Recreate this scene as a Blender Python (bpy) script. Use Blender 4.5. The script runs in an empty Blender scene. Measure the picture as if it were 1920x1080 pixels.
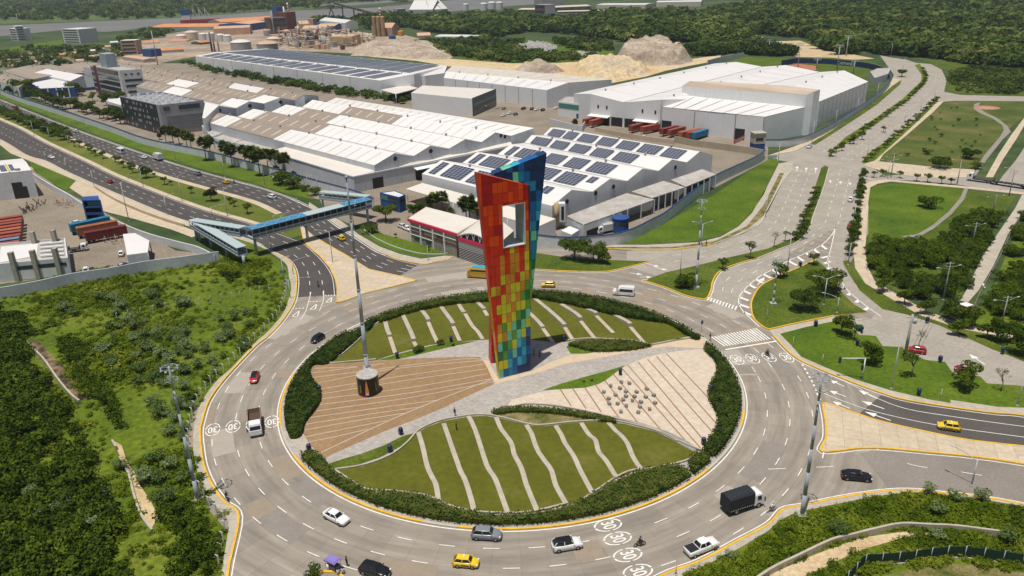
import bpy, bmesh, math, random
from mathutils import Vector, Matrix
from mathutils.geometry import tessellate_polygon
R_=math.radians
sc=bpy.context.scene
COL=sc.collection
# ---------------------------------------------------------------- camera
CH=78.0; CF=1450.0; CTH=0.39349366; CRO=-0.0273575; CX,CY=0.6,-139.2
cam=bpy.data.cameras.new('camera'); camo=bpy.data.objects.new('camera',cam); COL.objects.link(camo)
cam.sensor_width=36.0; cam.lens=36.0*CF/1920.0; cam.clip_start=1.0; cam.clip_end=40000
c_,s_=math.cos(CRO),math.sin(CRO); st,ct=math.sin(CTH),math.cos(CTH)
rv=Vector((c_,s_*st,s_*ct)); uv=Vector((-s_,c_*st,c_*ct)); fv=Vector((0,ct,-st))
camo.matrix_world=Matrix(((rv.x,uv.x,-fv.x,CX),(rv.y,uv.y,-fv.y,CY),(rv.z,uv.z,-fv.z,CH),(0,0,0,1)))
sc.camera=camo
# ---------------------------------------------------------------- sky and sun
SUN_EL=R_(78.0); SUN_AZ=R_(237.8)          # direction towards the sun, counter-clockwise from +X
w=bpy.data.worlds.new('World'); sc.world=w; w.use_nodes=True
nt=w.node_tree; bg=nt.nodes['Background']; sky=nt.nodes.new('ShaderNodeTexSky'); sky.sky_type='NISHITA'
sky.sun_disc=False; sky.sun_elevation=SUN_EL; sky.sun_rotation=math.pi/2-SUN_AZ; sky.dust_density=2.0; sky.altitude=50
nt.links.new(sky.outputs[0],bg.inputs[0]); bg.inputs[1].default_value=0.064
sl=bpy.data.lights.new('sun','SUN'); sl.energy=4.7; sl.angle=R_(0.53); sl.color=(1.0,0.955,0.88)
so=bpy.data.objects.new('sun',sl); COL.objects.link(so)
sd=Vector((math.cos(SUN_EL)*math.cos(SUN_AZ),math.cos(SUN_EL)*math.sin(SUN_AZ),math.sin(SUN_EL)))
so.rotation_euler=sd.to_track_quat('Z','Y').to_euler(); so.location=(0,0,300)
sc.view_settings.view_transform='Standard'; sc.view_settings.look='None'; sc.view_settings.exposure=-0.1; sc.view_settings.gamma=1.0
sc.render.engine='CYCLES'; sc.render.resolution_x=1024; sc.render.resolution_y=576
sc.cycles.max_bounces=5; sc.cycles.transparent_max_bounces=6
# ---------------------------------------------------------------- helpers: survey points
def ray(px,py):
    x=(px-960)/CF; y=-(py-540)/CF
    return rv*x+uv*y+fv
def G(px,py,z=0.0):
    """survey: the point at height z seen at photo position px,py"""
    r=ray(px,py); t=(z-CH)/r.z
    return Vector((CX+r.x*t,CY+r.y*t,z))
def HT(b,t):
    p=G(*b); D=math.hypot(p.x-CX,p.y-CY); r=ray(*t)
    return CH+r.z*D/math.hypot(r.x,r.y)
def GP(pts,z=0.0): return [G(a,b,z) for a,b in pts]
def cr(pts,n=6,closed=False):
    """Catmull-Rom through points"""
    P=[Vector(p) for p in pts]; out=[]; m=len(P)
    rng=range(m) if closed else range(m-1)
    for i in rng:
        if closed: a,b,c,d=P[(i-1)%m],P[i],P[(i+1)%m],P[(i+2)%m]
        else: a,b,c,d=P[max(i-1,0)],P[i],P[i+1],P[min(i+2,m-1)]
        for k in range(n):
            t=k/n
            out.append(0.5*((2*b)+(c-a)*t+(2*a-5*b+4*c-d)*t*t+(3*b-a-3*c+d)*t**3))
    if not closed: out.append(P[-1])
    return out
def cyaw(p,q):
    a,b=G(*p),G(*q); return math.atan2(b.y-a.y,b.x-a.x)
# ---------------------------------------------------------------- helpers: mesh builder
class MB:
    def __init__(s): s.v=[]; s.f=[]; s.m=[]; s.sm=[]
    def add(s,vs,fs,mi=0,smooth=False):
        o=len(s.v); s.v+= [tuple(v) for v in vs]
        for f in fs: s.f.append(tuple(o+i for i in f)); s.m.append(mi); s.sm.append(smooth)
        return s
    def box(s,x0,x1,y0,y1,z0,z1,mi=0):
        return s.add([(x0,y0,z0),(x1,y0,z0),(x1,y1,z0),(x0,y1,z0),(x0,y0,z1),(x1,y0,z1),(x1,y1,z1),(x0,y1,z1)],
            [(3,2,1,0),(4,5,6,7),(0,1,5,4),(1,2,6,5),(2,3,7,6),(3,0,4,7)],mi)
    def obox(s,c,yaw,lx,ly,z0,z1,mi=0):
        ca,sa=math.cos(yaw),math.sin(yaw); q=[]
        for z in (z0,z1):
            for a,b in ((-1,-1),(1,-1),(1,1),(-1,1)):
                x,y=a*lx/2,b*ly/2; q.append((c[0]+x*ca-y*sa,c[1]+x*sa+y*ca,z))
        return s.add(q,[(3,2,1,0),(4,5,6,7),(0,1,5,4),(1,2,6,5),(2,3,7,6),(3,0,4,7)],mi)
    def bar(s,p,q,wd,ht=None,mi=0):
        """box beam from p to q"""
        p,q=Vector(p),Vector(q); d=q-p
        if d.length<1e-6: return s
        ht=ht or wd; d.normalize()
        side=d.cross(Vector((0,0,1)))
        if side.length<1e-3: side=Vector((1,0,0))
        side.normalize(); up=side.cross(d).normalized()
        vs=[]
        for e in (p,q):
            for a,b in ((-1,-1),(1,-1),(1,1),(-1,1)): vs.append(e+side*(a*wd/2)+up*(b*ht/2))
        return s.add(vs,[(3,2,1,0),(4,5,6,7),(0,1,5,4),(1,2,6,5),(2,3,7,6),(3,0,4,7)],mi)
    def tube(s,p,q,r0,r1=None,n=8,mi=0,cap=True,smooth=True):
        p,q=Vector(p),Vector(q); r1=r0 if r1 is None else r1; d=(q-p)
        if d.length<1e-6: return s
        d.normalize(); a=Vector((0,0,1)) if abs(d.z)<0.9 else Vector((1,0,0))
        u=d.cross(a).normalized(); v=d.cross(u)
        vs=[]
        for e,r in ((p,r0),(q,r1)):
            for k in range(n):
                t=2*math.pi*k/n; vs.append(e+u*(r*math.cos(t))+v*(r*math.sin(t)))
        s.add(vs,[(k,(k+1)%n,n+(k+1)%n,n+k) for k in range(n)],mi,smooth)
        if cap:
            o=len(s.v)-2*n
            s.f.append(tuple(o+n-1-k for k in range(n))); s.m.append(mi); s.sm.append(False)
            s.f.append(tuple(o+n+k for k in range(n))); s.m.append(mi); s.sm.append(False)
        return s
    def lathe(s,prof,n=16,c=(0,0,0),mi=0,smooth=True):
        vs=[];fs=[]
        for r,z in prof:
            for k in range(n):
                t=2*math.pi*k/n; vs.append((c[0]+r*math.cos(t),c[1]+r*math.sin(t),c[2]+z))
        for j in range(len(prof)-1):
            for k in range(n):
                fs.append((j*n+k,j*n+(k+1)%n,(j+1)*n+(k+1)%n,(j+1)*n+k))
        return s.add(vs,fs,mi,smooth)
    def ring(s,c,r,t,n=20,mi=0):
        for k in range(n):
            a,b=2*math.pi*k/n,2*math.pi*(k+1)/n
            s.tube((c[0]+r*math.cos(a),c[1]+r*math.sin(a),c[2]),(c[0]+r*math.cos(b),c[1]+r*math.sin(b),c[2]),t,n=5,mi=mi,cap=False)
        return s
    def poly(s,pts,z=None,mi=0):
        P=[Vector((p[0],p[1],p[2] if z is None else z)) for p in pts]
        fl=[Vector((p.x,p.y,0)) for p in P]
        tris=tessellate_polygon([fl]); fs=[]
        for a,b,c in tris:
            n=(fl[b]-fl[a]).cross(fl[c]-fl[a]).z
            if abs(n)<1e-9: continue
            fs.append((a,b,c) if n>0 else (a,c,b))
        return s.add(P,fs,mi)
    def prism(s,pts,z0,z1,mi=0,mside=None,top=True):
        mside=mi if mside is None else mside
        if top: s.poly(pts,z1,mi)
        n=len(pts); ar=sum(pts[i][0]*pts[(i+1)%n][1]-pts[(i+1)%n][0]*pts[i][1] for i in range(n))
        vs=[(p[0],p[1],z0) for p in pts]+[(p[0],p[1],z1) for p in pts]
        fs=[(i,(i+1)%n,n+(i+1)%n,n+i) for i in range(n)]
        if ar<0: fs=[f[::-1] for f in fs]
        return s.add(vs,fs,mside)
    def ribbon(s,line,wd,off=0.0,z=0.0,h=0.0,mi=0,closed=False):
        """strip of width wd, its centre off to the left of line"""
        n=len(line); L=[];Rr=[]
        for i in range(n):
            a=line[(i-1)%n] if closed else line[max(i-1,0)]; b=line[(i+1)%n] if closed else line[min(i+1,n-1)]
            d=Vector((b[0]-a[0],b[1]-a[1],0)); 
            if d.length<1e-9: d=Vector((1,0,0))
            d.normalize(); nn=Vector((-d.y,d.x,0)); p=Vector((line[i][0],line[i][1],0))
            L.append(p+nn*(off+wd/2)); Rr.append(p+nn*(off-wd/2))
        vs=[(p.x,p.y,z+h) for p in L]+[(p.x,p.y,z+h) for p in Rr]; m=n if closed else n-1
        s.add(vs,[(n+i,n+(i+1)%n,(i+1)%n,i) for i in range(m)],mi)
        if h>0:
            vs=[(p.x,p.y,z+h) for p in L]+[(p.x,p.y,z) for p in L]; s.add(vs,[(i,(i+1)%n,n+(i+1)%n,n+i) for i in range(m)],mi)
            vs=[(p.x,p.y,z+h) for p in Rr]+[(p.x,p.y,z) for p in Rr]; s.add(vs,[(n+i,n+(i+1)%n,(i+1)%n,i) for i in range(m)],mi)
            if not closed:
                for q in (0,n-1):
                    s.add([(L[q].x,L[q].y,z),(Rr[q].x,Rr[q].y,z),(Rr[q].x,Rr[q].y,z+h),(L[q].x,L[q].y,z+h)],[(0,1,2,3)],mi)
        return s
    def build(s,name,mats,parent=None,loc=None):
        me=bpy.data.meshes.new(name)
        o=Vector((0,0,0))
        if parent is not None and parent.get('_world'): o=Vector(parent['_world'])
        me.from_pydata([(v[0]-o.x,v[1]-o.y,v[2]-o.z) for v in s.v],[],s.f)
        if not isinstance(mats,(list,tuple)): mats=[mats]
        for m in mats: me.materials.append(m)
        me.polygons.foreach_set('material_index',s.m); me.polygons.foreach_set('use_smooth',s.sm)
        me.update(); ob=bpy.data.objects.new(name,me); COL.objects.link(ob)
        if parent is not None:
            ob.parent=parent
            if parent.get('_world'): ob['_world']=parent['_world']
        return ob
def tag(o,label,cat,group=None):
    o['label']=label; o['category']=cat
    if group: o['group']=group
    return o
def thing(name,label,cat,loc=(0,0,0),rz=0,group=None,world=False):
    """Empty at a thing's base; world=True: its parts are written in world coordinates"""
    o=bpy.data.objects.new(name,None); COL.objects.link(o); o.location=loc; o.rotation_euler=(0,0,rz); o.empty_display_size=0.5
    if world: o['_world']=tuple(loc)
    return tag(o,label,cat,group)
def struct(name,mb,m,kind='structure'):
    o=mb.build(name,m); o['kind']=kind; return o
def tree_copy(o,parent=None):
    c=o.copy(); COL.objects.link(c); c.parent=parent
    for ch in list(o.children): tree_copy(ch,c)
    return c
def place(proto,used,loc,rz,label,scale=1.0,group=None,cat=None):
    """first call moves the prototype itself, then copies it with its parts"""
    o=tree_copy(proto) if used.get(proto.name) else proto
    used[proto.name]=1
    o.location=loc; o.rotation_euler=(0,0,rz); o.scale=(scale,)*3 if not isinstance(scale,tuple) else scale
    o['label']=label
    if group: o['group']=group
    return o
USED={}
ORD=['first','second','third','fourth','fifth','sixth','seventh','eighth','ninth','tenth','eleventh','twelfth','thirteenth','fourteenth','fifteenth','sixteenth','seventeenth','eighteenth','nineteenth','twentieth',
'twenty-first','twenty-second','twenty-third','twenty-fourth','twenty-fifth','twenty-sixth','twenty-seventh','twenty-eighth','twenty-ninth','thirtieth']
def ordn(i): return ORD[i] if i<30 else ('thirty-','forty-')[(i-29)//10]+ORD[(i-30)%10] if (i+1)%10 else ('fortieth','fiftieth')[(i-39)//10]
# ---------------------------------------------------------------- materials
MATS={}
def _m(name):
    m=bpy.data.materials.new(name); m.use_nodes=True; nt=m.node_tree; b=nt.nodes['Principled BSDF']; return m,nt,b
def plain(name,col,rough=0.6,metal=0.0,spec=0.4):
    if name in MATS: return MATS[name]
    m,nt,b=_m(name); b.inputs['Base Color'].default_value=(*col,1); b.inputs['Roughness'].default_value=rough; b.inputs['Metallic'].default_value=metal
    b.inputs['Specular IOR Level'].default_value=spec; MATS[name]=m; return m
def noisy(name,cols,scale=0.5,rough=0.85,detail=6,bump=0.0,bscale=None,second=None,contrast=(0.35,0.65),stretch=None):
    """world-position noise between cols; second=(scale,strength): finer value mottling"""
    if name in MATS: return MATS[name]
    m,nt,b=_m(name); N=nt.nodes.new; K=nt.links.new
    g=N('ShaderNodeNewGeometry'); src=g.outputs['Position']
    if stretch:
        mp=N('ShaderNodeMapping'); mp.inputs['Scale'].default_value=stretch[:3]; mp.inputs['Rotation'].default_value=(0,0,stretch[3] if len(stretch)>3 else 0); K(src,mp.inputs[0]); src=mp.outputs[0]
    n=N('ShaderNodeTexNoise'); n.inputs['Scale'].default_value=scale; n.inputs['Detail'].default_value=detail; n.inputs['Roughness'].default_value=0.6; K(src,n.inputs['Vector'])
    r=N('ShaderNodeValToRGB'); e=r.color_ramp.elements
    e[0].position=contrast[0]; e[1].position=contrast[1]; e[0].color=(*cols[0],1); e[1].color=(*cols[-1],1)
    for i,c in enumerate(cols[1:-1]):
        q=e.new(contrast[0]+(contrast[1]-contrast[0])*(i+1)/(len(cols)-1)); q.color=(*c,1)
    K(n.outputs['Fac'],r.inputs[0]); out=r.outputs[0]
    if second:
        n2=N('ShaderNodeTexNoise'); n2.inputs['Scale'].default_value=second[0]; n2.inputs['Detail'].default_value=4; K(g.outputs['Position'],n2.inputs['Vector'])
        mr=N('ShaderNodeMapRange'); mr.inputs[1].default_value=0.3; mr.inputs[2].default_value=0.7; mr.inputs[3].default_value=1-second[1]; mr.inputs[4].default_value=1+second[1]; K(n2.outputs['Fac'],mr.inputs[0])
        mx=N('ShaderNodeVectorMath'); mx.operation='SCALE'; K(out,mx.inputs[0]); K(mr.outputs[0],mx.inputs['Scale']); out=mx.outputs[0]
    K(out,b.inputs['Base Color']); b.inputs['Roughness'].default_value=rough; b.inputs['Specular IOR Level'].default_value=0.3
    if bump:
        nb=N('ShaderNodeTexNoise'); nb.inputs['Scale'].default_value=bscale or scale*6; nb.inputs['Detail'].default_value=4; K(g.outputs['Position'],nb.inputs['Vector'])
        bp=N('ShaderNodeBump'); bp.inputs['Strength'].default_value=0.8; bp.inputs['Distance'].default_value=bump; K(nb.outputs['Fac'],bp.inputs['Height']); K(bp.outputs[0],b.inputs['Normal'])
    MATS[name]=m; return m
def slabs(name,cols,size=(4,4),line=0.12,linecol=(0.2,0.19,0.17),rough=0.9,rot=0.0,ringed=False,vary=0.12,lw=None):
    """concrete in cast slabs: brick texture for slab tint and joints plus stains; ringed: slabs follow the roundabout"""
    if name in MATS: return MATS[name]
    m,nt,b=_m(name); N=nt.nodes.new; K=nt.links.new
    g=N('ShaderNodeNewGeometry'); src=g.outputs['Position']
    if ringed:
        sp=N('ShaderNodeSeparateXYZ'); K(src,sp.inputs[0])
        at=N('ShaderNodeMath'); at.operation='ARCTAN2'; K(sp.outputs[1],at.inputs[0]); K(sp.outputs[0],at.inputs[1])
        ms=N('ShaderNodeMath'); ms.operation='MULTIPLY'; K(at.outputs[0],ms.inputs[0]); ms.inputs[1].default_value=54.0
        ln=N('ShaderNodeVectorMath'); ln.operation='LENGTH'; K(src,ln.inputs[0])
        su=N('ShaderNodeMath'); su.operation='SUBTRACT'; K(ln.outputs['Value'],su.inputs[0]); su.inputs[1].default_value=46.2
        cb=N('ShaderNodeCombineXYZ'); K(ms.outputs[0],cb.inputs[0]); K(su.outputs[0],cb.inputs[1]); vec=cb.outputs[0]
    else:
        mp=N('ShaderNodeMapping'); mp.inputs['Rotation'].default_value=(0,0,rot); K(src,mp.inputs[0]); vec=mp.outputs[0]
    bt=N('ShaderNodeTexBrick'); bt.offset=0.0; K(vec,bt.inputs['Vector']); bt.inputs['Scale'].default_value=1.0
    bt.inputs['Brick Width'].default_value=size[0]; bt.inputs['Row Height'].default_value=size[1]; bt.inputs['Mortar Size'].default_value=line/2; bt.inputs['Mortar Smooth'].default_value=0.2
    a=cols[0]; c=cols[1]; bt.inputs['Color1'].default_value=(*a,1); bt.inputs['Color2'].default_value=(*c,1); bt.inputs['Mortar'].default_value=(*linecol,1); bt.inputs['Bias'].default_value=0.0
    n=N('ShaderNodeTexNoise'); n.inputs['Scale'].default_value=0.09; n.inputs['Detail'].default_value=8; n.inputs['Roughness'].default_value=0.7; K(vec,n.inputs['Vector'])
    mr=N('ShaderNodeMapRange'); mr.inputs[1].default_value=0.3; mr.inputs[2].default_value=0.7; mr.inputs[3].default_value=1-vary; mr.inputs[4].default_value=1+vary; K(n.outputs['Fac'],mr.inputs[0])
    n2=N('ShaderNodeTexNoise'); n2.inputs['Scale'].default_value=1.0; n2.inputs['Detail'].default_value=6; mp2=N('ShaderNodeMapping'); mp2.inputs['Scale'].default_value=(0.12,1.2,1) if ringed else (1.1,1.1,1); K(vec,mp2.inputs[0]); K(mp2.outputs[0],n2.inputs['Vector'])
    mr2=N('ShaderNodeMapRange'); mr2.inputs[1].default_value=0.3; mr2.inputs[2].default_value=0.7; mr2.inputs[3].default_value=0.80 if ringed else 0.9; mr2.inputs[4].default_value=1.1; K(n2.outputs['Fac'],mr2.inputs[0])
    mu=N('ShaderNodeMath'); mu.operation='MULTIPLY'; K(mr.outputs[0],mu.inputs[0]); K(mr2.outputs[0],mu.inputs[1])
    if ringed:   # tyre darkening along the middle of each lane
        m1=N('ShaderNodeMath'); m1.operation='MULTIPLY'; K(su.outputs[0],m1.inputs[0]); m1.inputs[1].default_value=math.pi/2
        m2=N('ShaderNodeMath'); m2.operation='COSINE'; K(m1.outputs[0],m2.inputs[0])
        m3=N('ShaderNodeMapRange'); K(m2.outputs[0],m3.inputs[0]); m3.inputs[1].default_value=-1; m3.inputs[3].default_value=0.87; m3.inputs[4].default_value=1.03
        m4=N('ShaderNodeMath'); m4.operation='MULTIPLY'; K(mu.outputs[0],m4.inputs[0]); K(m3.outputs[0],m4.inputs[1]); mu=m4
    mx=N('ShaderNodeVectorMath'); mx.operation='SCALE'; K(bt.outputs[0],mx.inputs[0]); K(mu.outputs[0],mx.inputs['Scale'])
    K(mx.outputs[0],b.inputs['Base Color']); b.inputs['Roughness'].default_value=rough; b.inputs['Specular IOR Level'].default_value=0.25
    MATS[name]=m; return m
def leafy(name,cols,trans=0.25,scale=1.5):
    """leaf clumps: patchy greens, a different tint for every plant"""
    if name in MATS: return MATS[name]
    m,nt,b=_m(name); N=nt.nodes.new; K=nt.links.new
    g=N('ShaderNodeNewGeometry'); n=N('ShaderNodeTexNoise'); n.inputs['Scale'].default_value=scale; n.inputs['Detail'].default_value=3; K(g.outputs['Position'],n.inputs['Vector'])
    oi=N('ShaderNodeObjectInfo'); ad=N('ShaderNodeMath'); ad.operation='MULTIPLY_ADD'; K(oi.outputs['Random'],ad.inputs[0]); ad.inputs[1].default_value=0.24; K(n.outputs['Fac'],ad.inputs[2])
    r=N('ShaderNodeValToRGB'); e=r.color_ramp.elements; e[0].position=0.4; e[1].position=0.85; e[0].color=(*cols[0],1); e[1].color=(*cols[-1],1)
    for i,c in enumerate(cols[1:-1]):
        q=e.new(0.4+0.45*(i+1)/(len(cols)-1)); q.color=(*c,1)
    K(ad.outputs[0],r.inputs[0]); K(r.outputs[0],b.inputs['Base Color']); b.inputs['Roughness'].default_value=0.7; b.inputs['Specular IOR Level'].default_value=0.1
    t=N('ShaderNodeBsdfTranslucent'); K(r.outputs[0],t.inputs[0]); ms=N('ShaderNodeMixShader'); ms.inputs[0].default_value=trans
    K(b.outputs[0],ms.inputs[1]); K(t.outputs[0],ms.inputs[2]); K(ms.outputs[0],nt.nodes['Material Output'].inputs[0])
    MATS[name]=m; return m
def ribbed(name,col,pitch=1.0,rot=0.0,dirt=0.15,rough=0.45,dcol=(0.3,0.28,0.25)):
    """profiled sheet metal with faint seams and grime"""
    if name in MATS: return MATS[name]
    m,nt,b=_m(name); N=nt.nodes.new; K=nt.links.new
    g=N('ShaderNodeNewGeometry'); mp=N('ShaderNodeMapping'); mp.inputs['Rotation'].default_value=(0,0,rot); K(g.outputs['Position'],mp.inputs[0])
    n=N('ShaderNodeTexNoise'); n.inputs['Scale'].default_value=0.12; n.inputs['Detail'].default_value=8; n.inputs['Roughness'].default_value=0.65; K(mp.outputs[0],n.inputs['Vector'])
    mp3=N('ShaderNodeMapping'); mp3.inputs['Scale'].default_value=(0.15,2.0,0.3); K(mp.outputs[0],mp3.inputs[0])
    n3=N('ShaderNodeTexNoise'); n3.inputs['Scale'].default_value=1.0; n3.inputs['Detail'].default_value=4; K(mp3.outputs[0],n3.inputs['Vector'])
    mu=N('ShaderNodeMath'); mu.operation='MULTIPLY'; K(n.outputs['Fac'],mu.inputs[0]); K(n3.outputs['Fac'],mu.inputs[1])
    mr=N('ShaderNodeMapRange'); mr.inputs[1].default_value=0.2; mr.inputs[2].default_value=0.42; mr.inputs[3].default_value=0.0; mr.inputs[4].default_value=dirt; K(mu.outputs[0],mr.inputs[0])
    mx=N('ShaderNodeMix'); mx.data_type='RGBA'; K(mr.outputs[0],mx.inputs[0]); mx.inputs[6].default_value=(*col,1); mx.inputs[7].default_value=(*dcol,1)
    wv=N('ShaderNodeTexWave'); wv.wave_type='BANDS'; wv.bands_direction='X'; wv.inputs['Scale'].default_value=0.314/pitch*1.0; K(mp.outputs[0],wv.inputs[0])
    bp=N('ShaderNodeBump'); bp.inputs['Strength'].default_value=0.35; bp.inputs['Distance'].default_value=0.05; K(wv.outputs['Fac'],bp.inputs['Height']); K(bp.outputs[0],b.inputs['Normal'])
    K(mx.outputs[2],b.inputs['Base Color']); b.inputs['Roughness'].default_value=rough; b.inputs['Specular IOR Level'].default_value=0.3
    MATS[name]=m; return m
# ================================================================ GROUND, ROADS, PARKS
M_conc=slabs('road concrete',[(0.31,0.27,0.22),(0.262,0.23,0.19)],size=(4.2,4.0),line=0.07,linecol=(0.22,0.195,0.165),ringed=True,vary=0.14)
M_conc2=slabs('avenue concrete',[(0.345,0.31,0.26),(0.305,0.275,0.23)],size=(4.5,3.8),line=0.07,linecol=(0.22,0.2,0.17),rot=0.9,vary=0.10)
M_side=slabs('pavement concrete',[(0.43,0.385,0.31),(0.39,0.345,0.28)],size=(2.0,2.0),line=0.06,linecol=(0.28,0.25,0.2),vary=0.08)
M_tan=slabs('traffic island concrete',[(0.52,0.43,0.31),(0.47,0.385,0.275)],size=(3.0,3.0),line=0.08,linecol=(0.33,0.26,0.18),rot=0.35,vary=0.09)
M_asph=noisy('asphalt',[(0.062,0.056,0.052),(0.085,0.076,0.07)],scale=0.08,rough=0.9,second=(2.5,0.15))
M_asph2=noisy('worn asphalt',[(0.2,0.175,0.15),(0.245,0.215,0.185)],scale=0.08,rough=0.9,second=(2.5,0.12))
M_paint=noisy('road paint',[(0.62,0.60,0.55),(0.8,0.78,0.73)],scale=1.2,rough=0.7)
M_yel=noisy('yellow kerb paint',[(0.62,0.36,0.03),(0.72,0.43,0.04)],scale=1.5,rough=0.7,second=(0.4,0.12))
M_kerb=noisy('kerb concrete',[(0.5,0.45,0.37),(0.42,0.38,0.31)],scale=0.8)
M_grass=noisy('mown grass',[(0.042,0.07,0.004),(0.078,0.11,0.006),(0.16,0.145,0.04)],scale=0.10,rough=0.95,second=(1.6,0.28),contrast=(0.3,0.85),bump=0.08,bscale=2.0)
M_lush=noisy('lush grass',[(0.042,0.084,0.003),(0.08,0.13,0.004),(0.13,0.15,0.018)],scale=0.07,rough=0.95,second=(1.3,0.25),contrast=(0.3,0.8),bump=0.08,bscale=2.0)
M_turf=noisy('artificial turf',[(0.078,0.084,0.005),(0.098,0.102,0.007),(0.16,0.145,0.04)],scale=0.09,rough=0.95,second=(0.9,0.14),contrast=(0.3,0.82),detail=8)
M_dry=noisy('dry grass',[(0.06,0.08,0.012),(0.16,0.14,0.045),(0.25,0.2,0.1)],scale=0.25,rough=0.95,second=(3,0.3))
M_scrubg=noisy('scrub ground',[(0.05,0.084,0.003),(0.095,0.135,0.005),(0.16,0.18,0.02)],scale=0.05,rough=0.95,second=(0.9,0.35),contrast=(0.3,0.75),bump=0.25,bscale=1.2)
M_plain=noisy('river plain',[(0.025,0.05,0.014),(0.045,0.075,0.02),(0.075,0.1,0.03)],scale=0.012,rough=0.95,second=(0.12,0.3))
M_dirt=noisy('sandy dirt',[(0.42,0.3,0.16),(0.55,0.43,0.27)],scale=0.1,rough=0.95,second=(1.5,0.2))
M_yard=noisy('yard concrete',[(0.2,0.165,0.125),(0.27,0.225,0.17)],scale=0.06,rough=0.9,second=(1.2,0.18))

# ---- the ground sheet
def grid_ground():
    mb=MB(); S=[-9000,-4000,-2000,-1000,-600,-300,-100,100,300,600,1000,2000,4000,9000]; T=[-600,-300,-100,100,300,600,1000,2000,4000,8000,14000]
    vs=[(x,y,-0.05) for y in T for x in S]; n=len(S)
    mb.add(vs,[(j*n+i,j*n+i+1,(j+1)*n+i+1,(j+1)*n+i) for j in range(len(T)-1) for i in range(n-1)])
    struct('ground',mb,M_plain)
grid_ground()
def sheet(name,px,z,m,n=0,closed=True,kind='structure'):
    P=GP(px); P=cr(P,n,True) if n else P
    return struct(name,MB().poly(P,z),m,kind)
def pad(name,px,z0,z1,m,n=0,ms=None):
    P=GP(px); P=cr(P,n,True) if n else P
    mb=MB().prism(P,z0,z1,0,1); struct(name,mb,[m,ms or M_kerb]); return P

# lush open land round the junction (left field, verges)
sheet('field_grass',[(-900,1500),(-700,600),(-200,560),(0,560),(130,500),(410,478),(360,412),(480,455),(560,520),(560,560),(480,660),(385,760),(370,850),(430,980),(420,1080),(430,1500)],0.0,M_scrubg)
# ---- west sidewalk and its kerb, from the highway to the bottom of the frame
WK=[(427,1200),(429,1080),(450,970),(422,940),(400,910),(385,875),(379,840),(377,810),(382,785),(392,755),(410,727),(437,695),(480,650),(505,630),(532,600),(552,567),(557,540),(557,520),(552,502),(540,487),(517,475),(495,465),(480,455),(430,438),(355,417),(310,402),(250,377),(175,345),(120,320),(85,302),(47,290),(0,262),(-80,228)]
WO=[(405,1200),(415,1080),(425,1017),(427,975),(400,945),(380,912),(367,872),(362,835),(364,800),(367,785),(380,752),(405,717),(435,690),(480,642),(500,625),(530,590),(542,560),(546,540),(542,520),(537,497),(512,477),(480,460),(430,444),(350,424)]
# ---- big pavement sheets
RING_OUT=62.0
mb=MB(); n=160
vs=[(RING_OUT*1.12*math.cos(2*math.pi*k/n),RING_OUT*1.12*math.sin(2*math.pi*k/n),0.02) for k in range(n)]
ROAD=[(429,1080),(450,970)]+WK[3:20]+[(560,500),(620,440),(640,425),(705,470),(742,485),(792,495),(850,482),(905,497),(985,458),(1010,461),(1175,470),(1260,470),(1322,462),(1385,442),(1420,425),(1440,397),(1467,342),(1485,320),(1600,300),(1640,420),(1590,500),(1612,545),(1655,580),(1700,590),(1920,660),(2300,820),(2300,1010),(1920,946),(1765,924),(1665,920),(1510,946),(1467,955),(1440,982),(1385,1012),(1310,1052),(1235,1080),(1100,1200),(427,1200)]
sheet('roundabout_road',ROAD,0.02,M_conc)
# avenue C and the junction going up right (two carriageways)
sheet('avenue_road',[(1175,500),(1175,470),(1322,462),(1400,436),(1440,397),(1467,342),(1487,305),(1455,300),(1440,292),(1485,283),(1530,268),(1560,240),(1600,212),(1640,182),(1672,152),(1676,140),(1660,118),(1650,104),(1672,108),(1700,112),(1718,118),(1745,120),(1765,130),(1775,150),(1770,172),(1800,178),(1925,181),(1925,190),(1790,189),(1760,192),(1740,215),(1690,262),(1640,300),(1622,306),(1660,330),(1720,325),(1800,332),(1925,345),(1925,365),(1830,352),(1790,345),(1700,338),(1640,340),(1622,350),(1600,400),(1590,440),(1585,470),(1580,500),(1567,425),(1490,470),(1400,540),(1385,575),(1330,565),(1310,530),(1240,520)],0.024,M_conc2)
sheet('park_side_road',[(1567,425),(1592,445),(1580,495),(1600,530),(1660,570),(1760,610),(1860,655),(1990,690),(2010,760),(1920,730),(1850,722),(1700,660),(1660,655),(1640,632),(1605,627),(1590,605),(1634,597),(1640,590),(1590,550),(1552,500)],0.032,M_conc2)
# crossroad to the right of the NE park: car lane along the right edge
sheet('side_road',[(1870,345),(1880,330),(1905,300),(1935,255),(1960,240),(1960,300),(1930,335),(1920,352)],0.034,M_conc2)
# ---- asphalt: highway carriageways
A_LO=[(557,557),(557,520),(552,502),(540,487),(517,475),(495,465),(480,455),(430,438),(355,417),(310,402),(250,377),(175,345),(120,320),(85,302),(30,280),(0,262),(-150,198)]
A_HI=[(631,553),(627,522),(617,502),(600,482),(572,457),(547,447),(507,432),(462,417),(385,395),(307,367),(215,330),(160,303),(85,268),(40,243),(0,225),(-150,160)]
P=cr(GP(A_LO),6); Q=cr(GP(A_HI),6)
struct('highway_south_carriageway',MB().poly(P+Q[::-1],0.036),M_asph)
B_LO=[(750,517),(692,505),(655,482),(620,462),(587,442),(566,424),(562,420),(530,400),(480,377),(395,353),(325,333),(250,308),(155,268),(120,250),(60,226),(0,205),(-150,150)]
B_HI=[(785,496),(742,485),(705,470),(667,445),(635,425),(607,405),(580,388),(530,366),(480,350),(375,322),(312,302),(265,287),(200,265),(125,237),(62,212),(0,187),(-150,138)]
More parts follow.
